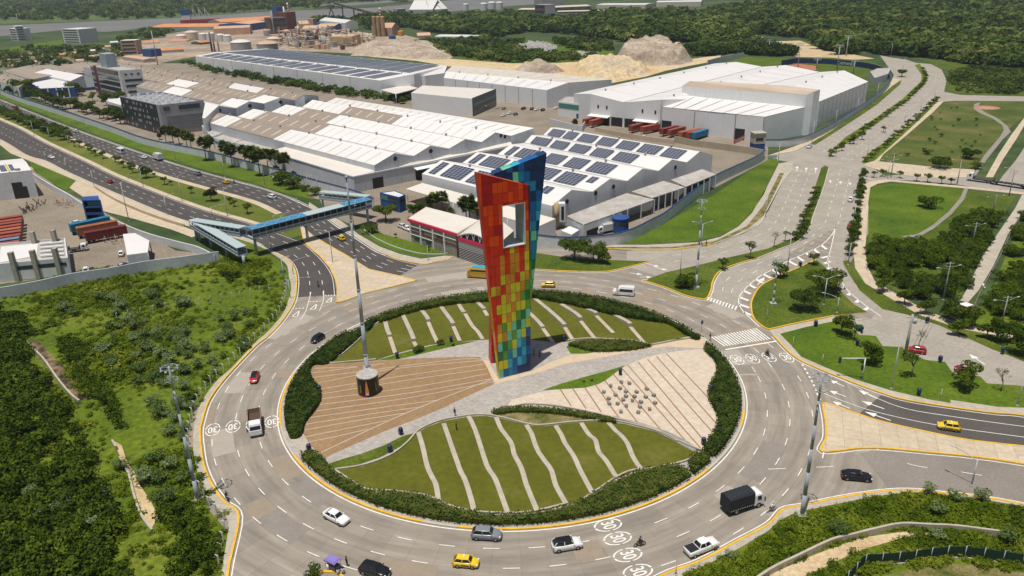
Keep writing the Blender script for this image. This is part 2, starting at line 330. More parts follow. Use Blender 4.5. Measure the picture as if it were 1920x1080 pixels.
P2=cr(GP(B_LO),6); Q2=cr(GP(B_HI),6)
struct('highway_north_carriageway',MB().poly(P2+Q2[::-1],0.036),M_asph)
# asphalt east exits
D_UP=[(1652,741),(1702,751),(1790,765),(1865,775),(1920,780),(2100,800)]; D_LO=[(1610,777),(1652,790),(1715,805),(1740,811),(1815,825),(1920,837),(2100,862)]
struct('east_road_asphalt',MB().poly(GP(D_UP)+GP(D_LO)[::-1],0.036),noisy('east asphalt',[(0.075,0.067,0.06),(0.1,0.088,0.078)],scale=0.08,rough=0.9,second=(2.5,0.12)))
F_UP=[(1612,850),(1665,843),(1740,850),(1815,857),(1920,873),(2100,905)]; F_LO=[(1670,920),(1715,919),(1765,924),(1840,932),(1920,946),(2100,985)]
struct('south_east_road_asphalt',MB().poly(GP(F_UP)+GP(F_LO)[::-1],0.036),M_asph2)
# ---- sidewalks and kerbs
KM=MB(); LM=MB()      # yellow kerbs, white edge lines
def kerb(px,n=5,side=1,yellow=True,line=True,world=None,closed=False,w=0.34,h=0.2):
    P=world or cr(GP(px),n,closed)
    KM.ribbon(P,w,side*w/2,0.02,h,0 if yellow else 1,closed)
    if line: LM.ribbon(P,0.18,-side*0.4,0.052,0,0,closed)
    return P
W=cr(GP(WK),5); WOo=cr(GP(WO),5)
mb=MB(); Wc=cr(GP(WK[:25]),5); mb.prism(Wc+WOo[::-1],0,0.16,0,1)
struct('west_sidewalk',mb,[M_side,M_kerb])
kerb(WK[:21],side=1)
kerb(WK[20:],side=1,yellow=False)
# verge along the south side of the highway
mb=MB(); a=GP([(355,417),(310,402),(250,377),(175,345),(120,320),(85,302),(47,290),(0,262)]); b=GP([(350,424),(300,409),(240,384),(168,350),(112,326),(60,304),(20,288),(0,272)])
mb.prism(a+b[::-1],0,0.15,0,1); struct('highway_verge_pavement',mb,[M_tan,M_kerb])
# median strip of the highway: grass with pavements on both edges
MED_LO=A_HI[4:]; MED_HI=B_LO[6:]
medp=GP([(562,420),(566,442),(547,447)]+A_HI[6:]+B_LO[6:][::-1])
struct('median_grass',MB().prism(medp,0,0.14,0,1),[noisy('median grass',[(0.05,0.085,0.008),(0.1,0.125,0.015),(0.17,0.16,0.035)],scale=0.03,rough=0.95,second=(1.5,0.25),contrast=(0.3,0.7)),M_kerb])
mb=MB(); mb.ribbon(cr(GP(A_HI[6:]),4),2.2,-1.1,0.0,0.17); mb.ribbon(cr(GP(B_LO[7:]),4),2.6,1.3,0.0,0.17); struct('median_pavement',mb,M_tan)
# gore island between the two carriageways
GW=[(562,420),(587,442),(620,462),(655,482),(692,505),(755,519),(782,527),(730,540),(687,550),(655,562),(631,569),(632,540),(627,522),(617,502),(600,482),(572,457),(566,440)]
pad('west_gore_island',GW,0,0.17,M_tan)
kerb([(566,440),(572,457),(600,482),(617,502),(627,522),(632,540),(631,569)],side=1,line=False); kerb([(631,569),(655,562),(687,550),(730,540),(782,527)],side=1,line=False); kerb([(782,527),(755,519),(692,505),(655,482),(620,462),(587,442)],side=1,line=False)
# north pavement by the store, driveway corner
NS=[(580,380),(607,398),(640,415),(672,440),(712,463),(750,477),(790,486),(835,480),(850,482),(840,488),(792,496),(742,486),(705,471),(667,446),(635,426),(607,406),(578,389)]
pad('store_sidewalk',NS,0,0.16,M_side)
kerb([(850,483),(820,491),(792,496),(742,486),(725,478)],side=-1,line=False); kerb([(725,478),(705,471),(667,446),(635,426),(607,406),(560,378),(480,350),(375,322),(265,287),(125,237),(0,187)],side=-1,yellow=False)
# pavement between factory and avenue
NW=[(985,452),(1010,456),(1122,460),(1210,460),(1310,455),(1350,445),(1385,425),(1410,400),(1427,370),(1440,347),(1460,307),(1487,303),(1485,320),(1467,342),(1440,392),(1425,420),(1385,440),(1322,460),(1260,468),(1175,468),(1060,464),(1010,462),(985,460)]
pad('avenue_sidewalk',NW,0,0.16,M_side); kerb([(985,460),(1010,462),(1060,464),(1175,469),(1260,469),(1322,461),(1340,458)],side=1,line=False); kerb([(1340,458),(1385,441),(1425,421),(1440,392),(1467,342),(1485,320)],side=1,yellow=False,line=False)
pad('verge_grass',[(1135,464),(1260,464),(1340,453),(1400,425),(1432,385),(1462,325),(1470,325),(1448,372),(1432,405),(1405,428),(1345,457),(1260,467),(1135,467)],0.1,0.19,M_dry)
# island M1
M1=[(985,472),(1005,475),(1052,482),(1110,487),(1185,490),(1221,491),(1172,502),(1135,509),(1085,509),(1005,505),(985,503)]
pad('grass_island',M1,0,0.17,M_grass); kerb([(1221,491),(1172,503),(1135,510),(1085,510),(1005,506),(985,503)],side=-1)
# island M2
M2=[(1207,527),(1247,512),(1322,495),(1360,485),(1440,467),(1490,445),(1500,435),(1505,410),(1522,370),(1540,315),(1547,311),(1555,315),(1545,352),(1527,402),(1517,432),(1495,455),(1465,467),(1422,485),(1385,495),(1350,510),(1337,530),(1334,545),(1322,561),(1285,554),(1250,540)]
pad('avenue_median_grass',M2,0,0.17,M_grass); kerb([(1215,525),(1207,527),(1250,541),(1285,555),(1322,562),(1334,545),(1337,530),(1350,510),(1385,495),(1422,485)],side=1); kerb([(1422,485),(1465,467),(1495,455),(1517,432),(1527,402),(1545,352),(1555,315)],side=1,yellow=False,line=False)
# P1 park
P1=[(1530,487),(1485,507),(1455,520),(1425,537),(1410,560),(1407,577),(1412,597),(1427,612),(1440,618),(1490,607),(1565,592),(1625,586),(1602,572),(1580,552),(1565,530),(1550,505)]
pad('small_park_grass',P1,0,0.17,M_grass,ms=M_yel); kerb([(1440,618),(1427,612),(1412,597),(1407,577),(1410,560),(1425,537),(1455,520),(1485,507),(1530,487)],side=-1,line=False); kerb([(1442,619),(1490,608),(1565,593)],side=1,line=False)
# footpath between the parks
pad('park_footpath',[(1442,620),(1490,609),(1565,594),(1590,600),(1634,597),(1590,606),(1565,603),(1512,614),(1462,627),(1450,631)],0,0.15,M_side)
P2=[(1462,627),(1512,614),(1565,603),(1587,615),(1605,620),(1610,629),(1642,631),(1655,650),(1692,652),(1702,665),(1735,676),(1772,680),(1787,702),(1837,707),(1850,720),(1920,725),(2100,755),(2100,800),(1920,766),(1870,764),(1782,751),(1782,757),(1740,750),(1665,732),(1602,712),(1547,690),(1502,670),(1480,645)]
pad('parking_park_grass',P2,0,0.17,M_lush)
PS=[(1462,627),(1480,645),(1502,670),(1547,690),(1602,712),(1665,732),(1740,750),(1782,757),(1782,751),(1870,764),(1920,766),(2100,800),(2100,812),(1920,780),(1865,775),(1790,765),(1702,751),(1652,737),(1590,715),(1540,695),(1497,675),(1472,655),(1450,631)]
pad('east_sidewalk',PS,0,0.16,M_side); kerb([(1450,631),(1472,655),(1497,675),(1540,695),(1590,715),(1652,738),(1702,752),(1790,766),(1865,776),(1920,781),(2100,813)],side=1)
# east gore island
EG=[(1540,757),(1552,757),(1610,777),(1652,790),(1715,805),(1740,811),(1815,825),(1920,837),(2100,862),(2100,905),(1920,871),(1815,856),(1740,849),(1665,842),(1615,841),(1540,848),(1547,820),(1546,790)]
pad('east_gore_island',EG,0,0.17,M_tan); kerb([(1540,757),(1546,790),(1547,820),(1540,848),(1615,842),(1665,843),(1740,850),(1815,857),(1920,872),(2100,906)],side=1); kerb([(1540,757),(1552,757),(1610,777),(1652,790),(1715,805),(1815,825),(1920,837)],side=-1,line=False)
# south-east sidewalk, scrub and the drainage ditch
SK=[(1100,1160),(1235,1081),(1310,1052),(1385,1012),(1440,982),(1467,955),(1510,946),(1590,930),(1665,920),(1715,919),(1765,924),(1840,932),(1920,946),(2100,985)]
SO=[(1150,1180),(1280,1085),(1310,1068),(1345,1050),(1385,1030),(1440,997),(1460,978),(1490,963),(1540,952),(1590,942),(1630,933),(1690,926),(1740,926),(1815,933),(1920,951),(2100,992)]
pad('south_east_sidewalk',SK+SO[::-1],0,0.16,M_side); kerb(SK,side=-1)
sheet('scrub_bank',SO+[(2200,1400),(1000,1400)],0.05,M_scrubg)
# right side: pavements and parks
pad('park_promenade',[(1622,345),(1637,340),(1660,337),(1800,349),(1925,362),(1925,366),(1800,353),(1670,341),(1646,345),(1632,352),(1628,380),(1626,420),(1622,470),(1626,500),(1640,528),(1690,558),(1740,585),(1810,610),(1920,632),(2100,668),(2100,676),(1920,640),(1800,617),(1725,592),(1672,562),(1622,532),(1603,503),(1600,470),(1612,400)],0.03,0.16,M_tan)
pad('large_park_grass',[(1640,348),(1700,344),(1800,354),(1810,357),(1800,375),(1778,400),(1750,425),(1722,440),(1690,446),(1628,446),(1628,400),(1632,358)],0.02,0.15,M_lush)
pad('shaded_park_grass',[(1628,446),(1690,446),(1715,448),(1745,434),(1782,402),(1812,360),(1905,368),(1890,390),(1860,430),(1835,480),(1800,560),(1700,556),(1645,528),(1630,500),(1625,470)],0.02,0.146,M_grass)
pad('park_path_paving',[(1690,444),(1720,440),(1747,424),(1778,398),(1800,372),(1808,354),(1815,355),(1808,374),(1784,402),(1750,430),(1728,442),(1722,446),(1737,452),(1750,464),(1745,467),(1728,455),(1712,449)],0.05,0.165,noisy('grey path paving',[(0.2,0.18,0.15),(0.3,0.27,0.23)],scale=1.2))
struct('long_footpath',MB().poly(GP([(1916,366),(1904,390),(1870,440),(1840,485),(1812,545),(1800,565),(1815,568),(1835,545),(1862,500),(1890,440),(1925,385),(1925,366)]),0.17),M_side)
pad('north_park_grass',[(1788,190),(1830,191),(1925,192),(1925,215),(1895,240),(1880,262),(1852,290),(1828,317),(1735,310),(1645,302),(1655,290),(1700,255),(1745,215),(1765,195)],0.02,0.15,M_dry if False else noisy('rough park grass',[(0.05,0.075,0.01),(0.08,0.1,0.015),(0.14,0.12,0.04)],scale=0.05,rough=0.95,second=(1.2,0.3)))
pad('park_pink_pavement',[(1616,306),(1636,302),(1735,312),(1828,319),(1822,333),(1760,334),(1700,330),(1650,320),(1625,313)],0.02,0.165,M_tan)
pad('north_park_pavement',[(1636,302),(1662,275),(1690,250),(1735,213),(1757,192),(1770,190),(1748,212),(1700,254),(1656,290),(1648,303)],0.02,0.17,M_tan)
pad('curved_park_path',[(1838,192),(1834,200),(1845,210),(1870,222),(1890,238),(1895,248),(1880,262),(1850,300),(1828,332),(1822,333),(1845,292),(1874,258),(1882,245),(1880,236),(1860,222),(1838,213),(1826,205),(1826,196)],0.05,0.175,MATS['grey path paving'])
c=G(1850,202); mb=MB(); mb.lathe([(0,0.19),(6.5,0.19),(6.5,0.02)],28,(c.x,c.y,0)); struct('round_red_paving',mb,noisy('red paving',[(0.42,0.2,0.13),(0.5,0.26,0.17)],scale=1))
pad('north_roadside_strip',[(1862,333),(1880,300),(1905,262),(1925,228),(1925,215),(1895,255),(1872,290),(1848,333)],0.02,0.17,M_tan)
sheet('far_right_verge',[(1835,585),(1860,545),(1890,470),(1925,400),(2300,500),(2300,800),(1920,660),(1820,612),(1800,575)],0.015,M_scrubg)
sheet('roadside_grass',[(1655,545),(1690,562),(1750,590),(1810,612),(1925,640),(2200,700),(2200,720),(1925,680),(1860,655),(1760,610),(1700,590),(1655,580),(1612,545),(1590,510),(1580,490),(1590,488),(1605,505),(1625,530)],0.04,M_grass)
# hedged strips of the avenue going up right
AV1=[(1555,297),(1560,285),(1600,262),(1650,228),(1700,190),(1735,158),(1738,145),(1733,135),(1725,120),(1715,122),(1728,140),(1728,152),(1692,186),(1640,223),(1585,258),(1553,288)]
pad('avenue_hedge_strip',AV1,0.02,0.17,M_scrubg)
AV2=[(1616,305),(1625,290),(1690,246),(1730,212),(1752,188),(1758,190),(1737,213),(1695,252),(1640,302),(1620,308)]
pad('roadside_hedge_strip',AV2,0.02,0.18,M_scrubg)
AV3=[(1518,270),(1560,245),(1600,218),(1640,190),(1672,162),(1690,150),(1688,158),(1645,196),(1600,226),(1560,252),(1528,272)]
pad('roadside_grass_strip',AV3,0.02,0.18,M_grass)
pad('avenue_west_pavement',[(1440,292),(1470,282),(1520,264),(1560,241),(1600,213),(1640,184),(1668,160),(1674,147),(1690,150),(1672,162),(1640,190),(1600,218),(1560,245),(1518,270),(1490,284)],0.02,0.15,M_tan)
# factory front lawn and avenue lawn
pad('factory_lawn',[(1135,459),(1170,455),(1225,430),(1290,395),(1340,365),(1380,338),(1440,300),(1455,297),(1460,303),(1445,335),(1432,365),(1410,398),(1385,424),(1350,443),(1300,453),(1200,459)],0.02,0.16,M_lush)
sheet('avenue_lawn',[(-60,150),(0,183),(62,206),(125,231),(200,260),(265,282),(312,297),(375,316),(480,345),(530,361),(590,375),(570,350),(480,322),(400,298),(330,277),(260,262),(190,238),(120,212),(0,165)],0.02,M_lush)
pad('store_lawn',[(680,425),(700,430),(720,440),(775,455),(850,480),(835,478),(790,484),(750,475),(712,460),(685,440)],0.02,0.17,M_lush)
struct('store_forecourt',MB().poly(GP([(600,375),(680,380),(800,400),(900,440),(910,500),(850,482),(775,455),(720,440),(680,425),(650,418),(610,398)]),0.03),M_yard)
# factory yards
sheet('factory_yard',[(-100,150),(190,118),(600,120),(1080,160),(1440,260),(1440,300),(1135,459),(985,455),(905,500),(700,400),(590,372),(480,320),(260,258),(0,160)],0.004,M_yard)
sheet('container_yard',[(-300,300),(60,312),(105,350),(330,470),(405,478),(330,492),(-300,570)],0.03,M_yard)
sheet('service_road',[(48,312),(105,325),(155,340),(178,352),(240,385),(345,425),(378,438),(360,445),(320,430),(250,410),(190,395),(160,372),(130,352),(90,330)],0.034,M_tan)
sheet('corner_lawn',[(52,300),(75,300),(110,320),(143,338),(125,358),(100,345),(65,322)],0.04,M_lush)
# ================================================================ ROAD MARKINGS
DM=MB()
RDL=((399,806),(437,800),(475,796),(510,791),(1382,675),(1411,673),(1442,670),(1475,671),(1140,985),(1158,1010),(1177,1041),(1196,1072))
RDW=[G(*p) for p in RDL]
def arcdash(r,a0,a1,dash=2.4,gap=4.2,wd=0.15,ph=0.0):
    t=a0+ph/r
    while t+dash/r<a1:
        k=5; ln=[(r*math.cos(t+dash/r*i/k),r*math.sin(t+dash/r*i/k),0) for i in range(k+1)]
        if all((Vector(ln[2])-q).length>3.4 for q in RDW): DM.ribbon(ln,wd,0,0.05)
        t+=(dash+gap)/r
for i,r in enumerate((50.0,54.0,58.0)):
    arcdash(r,0,2*math.pi,ph=i*1.9)
def dashes(px,n=8,dash=3.0,gap=5.0,wd=0.15,off=0.0,z=0.05,world=None):
    L=world or cr(GP(px),n); acc=0; on=True; cur=[L[0]]
    i=0; p=L[0].copy(); seg=1
    while seg<len(L):
        q=L[seg]; d=(q-p).length; need=(dash if on else gap)-acc
        if d<need: acc+=d; p=q.copy(); seg+=1; cur.append(p.copy())
        else:
            p=p+(q-p)*(need/d) if d>0 else p; cur.append(p.copy())
            if on and len(cur)>1: DM.ribbon(cur,wd,off,z)
            on=not on; acc=0; cur=[p.copy()]
def between(lo,hi,t): 
    n=min(len(lo),len(hi)); return [ (lo[i]*(1-t)+hi[i]*t) for i in range(n)]
def resamp(L,n):
    d=[0]
    for i in range(1,len(L)): d.append(d[-1]+(L[i]-L[i-1]).length)
    out=[];j=0
    for k in range(n):
        t=d[-1]*k/(n-1)
        while j<len(d)-2 and d[j+1]<t: j+=1
        u=(t-d[j])/max(d[j+1]-d[j],1e-6); out.append(L[j].lerp(L[j+1],min(max(u,0),1)))
    return out
a=resamp(cr(GP(A_LO),6),90); b=resamp(cr(GP(A_HI),6),90)
for t in (1/3,2/3): dashes(None,world=between(a,b,t),z=0.056)
a=resamp(cr(GP(B_LO),6),90); b=resamp(cr(GP(B_HI),6),90)
for t in (0.27,0.5,0.75): dashes(None,world=between(a,b,t),z=0.056)
LM.ribbon(cr(GP(A_HI),6),0.14,0.5,0.056); LM.ribbon(cr(GP(B_HI),6),0.16,0.5,0.056)
a=resamp(cr(GP([(1540,757)]+D_LO)),40) if False else None
LM.ribbon(cr(GP([(1547,700),(1600,723),(1640,745),(1700,767),(1790,782),(1920,800),(2100,820)]),4),0.16,0,0.056)
LM.ribbon(cr(GP([(1545,738),(1580,752),(1640,772),(1755,797),(1920,820),(2100,845)]),4),0.16,0,0.056)
dashes([(1620,828),(1700,869),(1800,885),(1920,905)],z=0.056)
dashes([(1440,880),(1540,876),(1575,874)],z=0.05)
# avenue lanes
for px in ([(1485,318),(1470,360),(1452,400),(1428,432),(1390,455),(1330,470),(1260,480)],):
    pass
LC=cr(GP([(1540,315),(1522,370),(1505,408),(1488,440),(1440,463),(1360,482),(1247,508)]),6); RC=cr(GP([(1485,320),(1467,345),(1442,395),(1422,424),(1385,442),(1322,462),(1230,470)]),6)
a=resamp(LC,60); b=resamp(RC,60)
for t in (0.33,0.66): dashes(None,world=between(a,b,t),z=0.054)
L1=cr(GP([(1612,330),(1598,400),(1585,450),(1572,425)]),6)
a=resamp(cr(GP([(1555,315),(1545,352),(1527,402),(1517,432),(1495,455),(1440,477),(1385,497),(1350,512),(1335,545)]),6),60); b=resamp(cr(GP([(1615,320),(1603,380),(1592,430),(1560,440),(1510,475),(1440,510),(1402,535),(1386,560),(1392,582)]),6),60)
for t in (0.35,0.68): dashes(None,world=between(a,b,t),z=0.054)
a=resamp(cr(GP([(1560,296),(1600,268),(1650,233),(1700,196),(1737,160),(1745,140)]),6),50); b=resamp(cr(GP([(1615,303),(1640,283),(1690,245),(1740,205),(1770,172),(1775,150)]),6),50)
for t in (0.33,0.66): dashes(None,world=between(a,b,t),z=0.054)
a=resamp(cr(GP([(1520,275),(1560,255),(1600,230),(1645,198),(1690,158),(1715,130)]),6),50); b=resamp(cr(GP([(1553,288),(1585,258),(1640,223),(1692,186),(1728,152),(1728,140)]),6),50)
for t in (0.4,0.72): dashes(None,world=between(a,b,t),z=0.054)
# painted gore of the avenue exit
GL=[(1567,425),(1560,440),(1540,460),(1510,475),(1477,490),(1440,510),(1422,520),(1400,539),(1387,555),(1385,567),(1392,582),(1410,600),(1424,613)]
LM.ribbon(cr(GP(GL),5),0.25,0,0.056)
LM.ribbon(cr(GP([(1567,425),(1558,465),(1552,490),(1558,505),(1575,524),(1590,545),(1615,567),(1635,582),(1652,594)]),4),0.2,0,0.056)
def bars(outer,inner,n,wd=0.9,z=0.056,skip=0):
    a=resamp(cr(GP(outer),6),n); b=resamp(cr(GP(inner),6),n)
    for i in range(skip,n-1):
        DM.ribbon([a[i],b[i]],wd,0,z)
bars([(1540,460),(1510,475),(1477,490),(1440,510),(1422,520),(1400,539),(1387,555),(1385,567),(1392,582),(1410,600)],[(1550,468),(1520,482),(1485,503),(1455,517),(1427,533),(1410,548),(1404,562),(1404,574),(1408,590),(1422,606)],15)
bars([(1556,480),(1558,505),(1575,524),(1590,545),(1615,567),(1635,582),(1650,592)],[(1540,484),(1548,500),(1562,522),(1578,543),(1600,563),(1620,581),(1636,596)],10)
# re-cast slabs: browner and darker patches filling single lane bays
rnd=random.Random(44)
for nm,cols,k in (('brown patch concrete',[(0.29,0.235,0.175),(0.26,0.21,0.155)],15),('dark patch concrete',[(0.22,0.195,0.165),(0.25,0.22,0.19)],12),('pale patch concrete',[(0.37,0.33,0.275),(0.34,0.3,0.25)],9)):
    pm=MB()
    for _ in range(k):
        r0=46.3+4*rnd.randrange(4); a0=rnd.uniform(0,6.28); L_=rnd.choice((4.2,8.4,12.6))/54; n=6
        vs=[(r*math.cos(a0+L_*i/n),r*math.sin(a0+L_*i/n),0.034+_*.0004) for r in (r0,r0+3.9) for i in range(n+1)]
        pm.add(vs,[(i,n+1+i,n+2+i,i+1) for i in range(n)])
    struct('road_patch',pm,noisy(nm,cols,scale=.5,second=(3,.08)))
# zebra crossings
def zebra(p0,p1,q0,q1,n,frac=0.5):
    a,b,c,d=G(*p0),G(*p1),G(*q0),G(*q1)
    for i in range(n):
        t0=i/n; t1=(i+frac)/n
        DM.add([(*(a.lerp(b,t0)).xy,0.056),(*(a.lerp(b,t1)).xy,0.056),(*(c.lerp(d,t1)).xy,0.056),(*(c.lerp(d,t0)).xy,0.056)],[(3,2,1,0)])
zebra((1333,632),(1420,615),(1358,650),(1448,636),17)
zebra((1328,557),(1386,576),(1325,563),(1382,583),10)
LM.ribbon(GP([(1360,656),(1456,640)]),0.5,0,0.057)
# give-way rows and triangles at the highway mouth
for p,q in (((547,579),(573,578)),((580,566),(605,565)),((609,554),(631,554))):
    a,b=G(*p),G(*q); 
    for i in range(4): DM.ribbon([a.lerp(b,i/4),a.lerp(b,i/4+0.15)],0.4,0,0.058)
def tri(cx,cy,w,h):
    c=G(cx,cy); L=[Vector((c.x-w/2,c.y-h/2,0)),Vector((c.x+w/2,c.y-h/2,0)),Vector((c.x+w*0.25,c.y+h/2,0))]
    for i in range(3): DM.ribbon([L[i],L[(i+1)%3]],0.28,0,0.058)
for p in ((556,588),(589,575),(618,562)): tri(p[0],p[1],1.3,3.6)
for ln in ([(583,548),(574,582),(563,600)],[(607,545),(606,565),(599,583)]): LM.ribbon(cr(GP(ln),4),0.16,0,0.058)
def arrow(px0,px1,wd=0.5,hd=1.5):
    """straight arrow, tail px0, tip px1"""
    a,b=G(*px0),G(*px1); d=(b-a); L=d.length; d.normalize(); n=Vector((-d.y,d.x,0)); m=b-d*(L*0.42)
    DM.ribbon([a,m],wd*0.5,0,0.058)
    p=[m+n*hd/2,m-n*hd/2,b]; DM.add([(v.x,v.y,0.058) for v in p],[(0,1,2)])
for p,q in (((1583,725),(1556,713)),((1586,744),(1555,733)),((1593,766),(1561,753)),((1645,748),(1610,732)),((1658,767),(1615,752)),((1670,789),(1621,772)),((1847,684),(1817,664)),
    ((1215,495),(1236,501)),((1228,502),(1252,507)),((1180,512),(1205,515)),((1200,520),(1222,520)),((1847,540),(1840,530)),
    ((1840-420,535),(1853-420,520)),((1865-420,545),(1878-420,530)),
    ((1494,321),(1495,312)),((1511,323),(1512,314)),((1529,324),(1530,314)),((1558,344),(1556,338)),((1575,346),(1576,340)),((1594,348),(1593,342))): arrow(p,q)
# merging dotted line at the east mouth
a=[G(1504,683),G(1512,697),G(1520,711),G(1527,725),G(1532,738),G(1538,752)]
dashes(None,world=cr(a,4),dash=0.9,gap=0.8,wd=0.35,z=0.057)
LM.ribbon(cr(GP([(1541,760),(1545,790),(1543,820),(1535,858)]),4),0.18,0.6,0.056)
# painted speed roundels "30"
fc=bpy.data.curves.new('thirty','FONT'); fc.body='30'; fc.size=2.3; fc.align_x='CENTER'; fc.align_y='CENTER'; fc.offset=0.035
fo=bpy.data.objects.new('thirty',fc); COL.objects.link(fo); bpy.context.view_layer.update()
tm=bpy.data.meshes.new_from_object(fo.evaluated_get(bpy.context.evaluated_depsgraph_get())); bpy.data.objects.remove(fo)
TV=[v.co.copy() for v in tm.vertices]; TF=[tuple(p.vertices) for p in tm.polygons]; bpy.data.meshes.remove(tm)
def roundel(px,py,yaw,sy=1.35,s=1.0):
    c=G(px,py); M=Matrix.Rotation(yaw,4,'Z')
    def X(x,y): v=M@Vector((x*s,y*sy*s,0)); return (c.x+v.x,c.y+v.y,0.06)
    DM.add([X(v.x,v.y) for v in TV],TF)
    for a0,a1 in ((6,84),(96,174),(186,264),(276,354)):
        k=8; vs=[]
        for r in (1.55,1.78):
            for i in range(k+1):
                t=R_(a0+(a1-a0)*i/k); vs.append(X(r*math.cos(t),r*math.sin(t)))
        DM.add(vs,[(i,k+1+i,k+2+i,i+1) for i in range(k)])
for px,py in RDL:
    c=G(px,py); yaw=math.atan2(c.y,c.x)
    roundel(px,py,yaw,1.65,0.76)
struct('kerb',KM,[M_yel,M_kerb]); struct('road_edge_line',LM,M_paint); struct('road_marking',DM,M_paint)
# ================================================================ CENTRAL ISLAND
M_cobble=slabs('grey cobble paving',[(0.42,0.38,0.335),(0.33,0.3,0.27)],size=(0.8,0.4),line=0.04,linecol=(0.26,0.24,0.21),rot=0.45,vary=0.10)
M_cream=slabs('cream paving',[(0.56,0.47,0.37),(0.52,0.435,0.34)],size=(1.2,1.2),line=0.03,linecol=(0.42,0.35,0.27),rot=0.7,vary=0.07)
M_brown=slabs('brown paving',[(0.30,0.19,0.10),(0.26,0.165,0.085)],size=(0.4,0.2),line=0.015,linecol=(0.2,0.13,0.07),rot=0.2,vary=0.12)
M_pale=noisy('pale paving line',[(0.4,0.335,0.26),(0.47,0.4,0.32)],scale=0.5)
M_brline=noisy('brown paving line',[(0.26,0.15,0.08),(0.3,0.18,0.1)],scale=0.5)
M_wall=noisy('pale concrete wall',[(0.36,0.32,0.25),(0.45,0.4,0.32)],scale=0.6)
M_stone=noisy('grey stone',[(0.2,0.19,0.17),(0.3,0.28,0.26)],scale=1.5)
circ=[Vector((46.0*math.cos(2*math.pi*k/180),46.0*math.sin(2*math.pi*k/180),0)) for k in range(180)]
Z0=0.17
mb=MB().prism([p*0.992 for p in circ],0,Z0,0,1); struct('roundabout_island',mb,[M_cobble,M_kerb])
KI=MB(); arc=lambda a0,a1,n=40:[Vector((46.0*math.cos(R_(a0+(a1-a0)*k/n)),46.0*math.sin(R_(a0+(a1-a0)*k/n)),0)) for k in range(n+1)]
def angpx(px,py): g=G(px,py); return math.degrees(math.atan2(g.y,g.x))
KI.ribbon(circ,0.35,0.17,0.02,0.2,1,True)
for a0,a1 in ((angpx(540,700),angpx(534,800)),(angpx(562,850),angpx(790,982)),(angpx(857,990),angpx(1330,880)),(angpx(1390,800),angpx(1396,770))):
    if a1<a0: a1+=360
    KI.ribbon(arc(a0,a1),0.37,0.16,0.02,0.205,0)
struct('island_kerb',KI,[M_yel,M_kerb])
mb=MB(); mb.ribbon(circ,0.22,-0.35,0.053,0,0,True); struct('island_edge_line',mb,M_paint)
def isl(name,px,z,m,n=0):
    P=GP(px,Z0); P=cr(P,n,True) if n else P
    struct(name,MB().poly(P,z),m); return P
WP=[(587,685),(645,681),(705,677),(780,672),(842,670),(900,669),(908,680),(915,692),(926,720),(880,741),(830,765),(780,786),(730,805),(660,835),(605,860),(590,843),(580,832),(567,815),(565,800),(575,785),(590,768),(600,752),(604,740),(602,732),(595,720),(584,709),(581,697)]
isl('brown_plaza_paving',WP,Z0+0.012,M_brown)
LP=[((590,692),(700,688)),((583,701),(720,683)),((582,710),(850,676),(905,676)),((591,721),(730,694),(905,677)),((600,731),(750,707),(908,684)),((604,740),(760,715),(911,693)),((604,749),(770,728),(915,702)),((600,760),(770,738),(919,712)),((593,772),(750,750),(875,727),(924,717)),((578,785),(720,765),(820,752)),((567,798),(700,777),(793,764)),((566,809),(670,790),(762,776)),((572,821),(650,805),(726,790)),((580,830),(630,820),(690,806))]
mb=MB()
for l in LP: mb.ribbon(cr(GP(l),5),0.22,0,Z0+0.02)
mb.ribbon(cr(GP([(924,712),(820,752),(730,790),(600,851)]),5),0.25,0,Z0+0.024)
struct('brown_plaza_line',mb,M_pale)
EP=[(1177,685),(1200,674),(1231,665),(1270,658),(1322,654),(1328,662),(1336,668),(1347,690),(1346,700),(1333,720),(1329,740),(1334,757),(1346,785),(1346,800),(1338,812),(1322,838),(1317,847),(1270,827),(1230,807),(1190,795),(1155,786),(1110,775),(1060,765),(1020,760),(985,759),(950,762),(960,750),(985,742),(1020,734),(1047,731),(1100,727),(1122,721),(1136,713),(1150,703),(1172,687)]
isl('cream_plaza_paving',EP,Z0+0.014,M_cream)
mb=MB()
for a,b in (((1249,664),(1335,755)),((1231,670),(1346,799)),((1214,675),(1336,812)),((1196,680),(1320,828)),((1177,686),(1317,846)),((1166,692),(1292,836)),((1149,702),(1240,809)),((1134,715),(1195,793)),((1117,724),(1160,784)),((1097,729),(1127,774)),((1074,730),(1099,768)),((1050,731),(1071,763))):
    mb.ribbon(cr([G(*a),(G(*a)+G(*b))/2,G(*b)],3),0.28,0,Z0+0.02)
struct('cream_plaza_line',mb,M_brline)
isl('upper_plaza_walk',[(1000,695),(1030,680),(1067,666),(1090,664),(1160,657),(1220,649),(1302,633),(1320,632),(1326,645),(1322,653),(1250,650),(1210,655),(1125,671),(1060,682),(1010,698),(945,716),(930,720),(905,676),(915,676),(935,712)],Z0+0.008,noisy('peach paving',[(0.52,0.4,0.27),(0.56,0.44,0.31)],scale=0.4,second=(3,0.08)))
isl('kerb_ramp_paving',[(540,812),(565,806),(580,832),(582,846),(566,850),(552,835)],Z0+0.02,M_side)
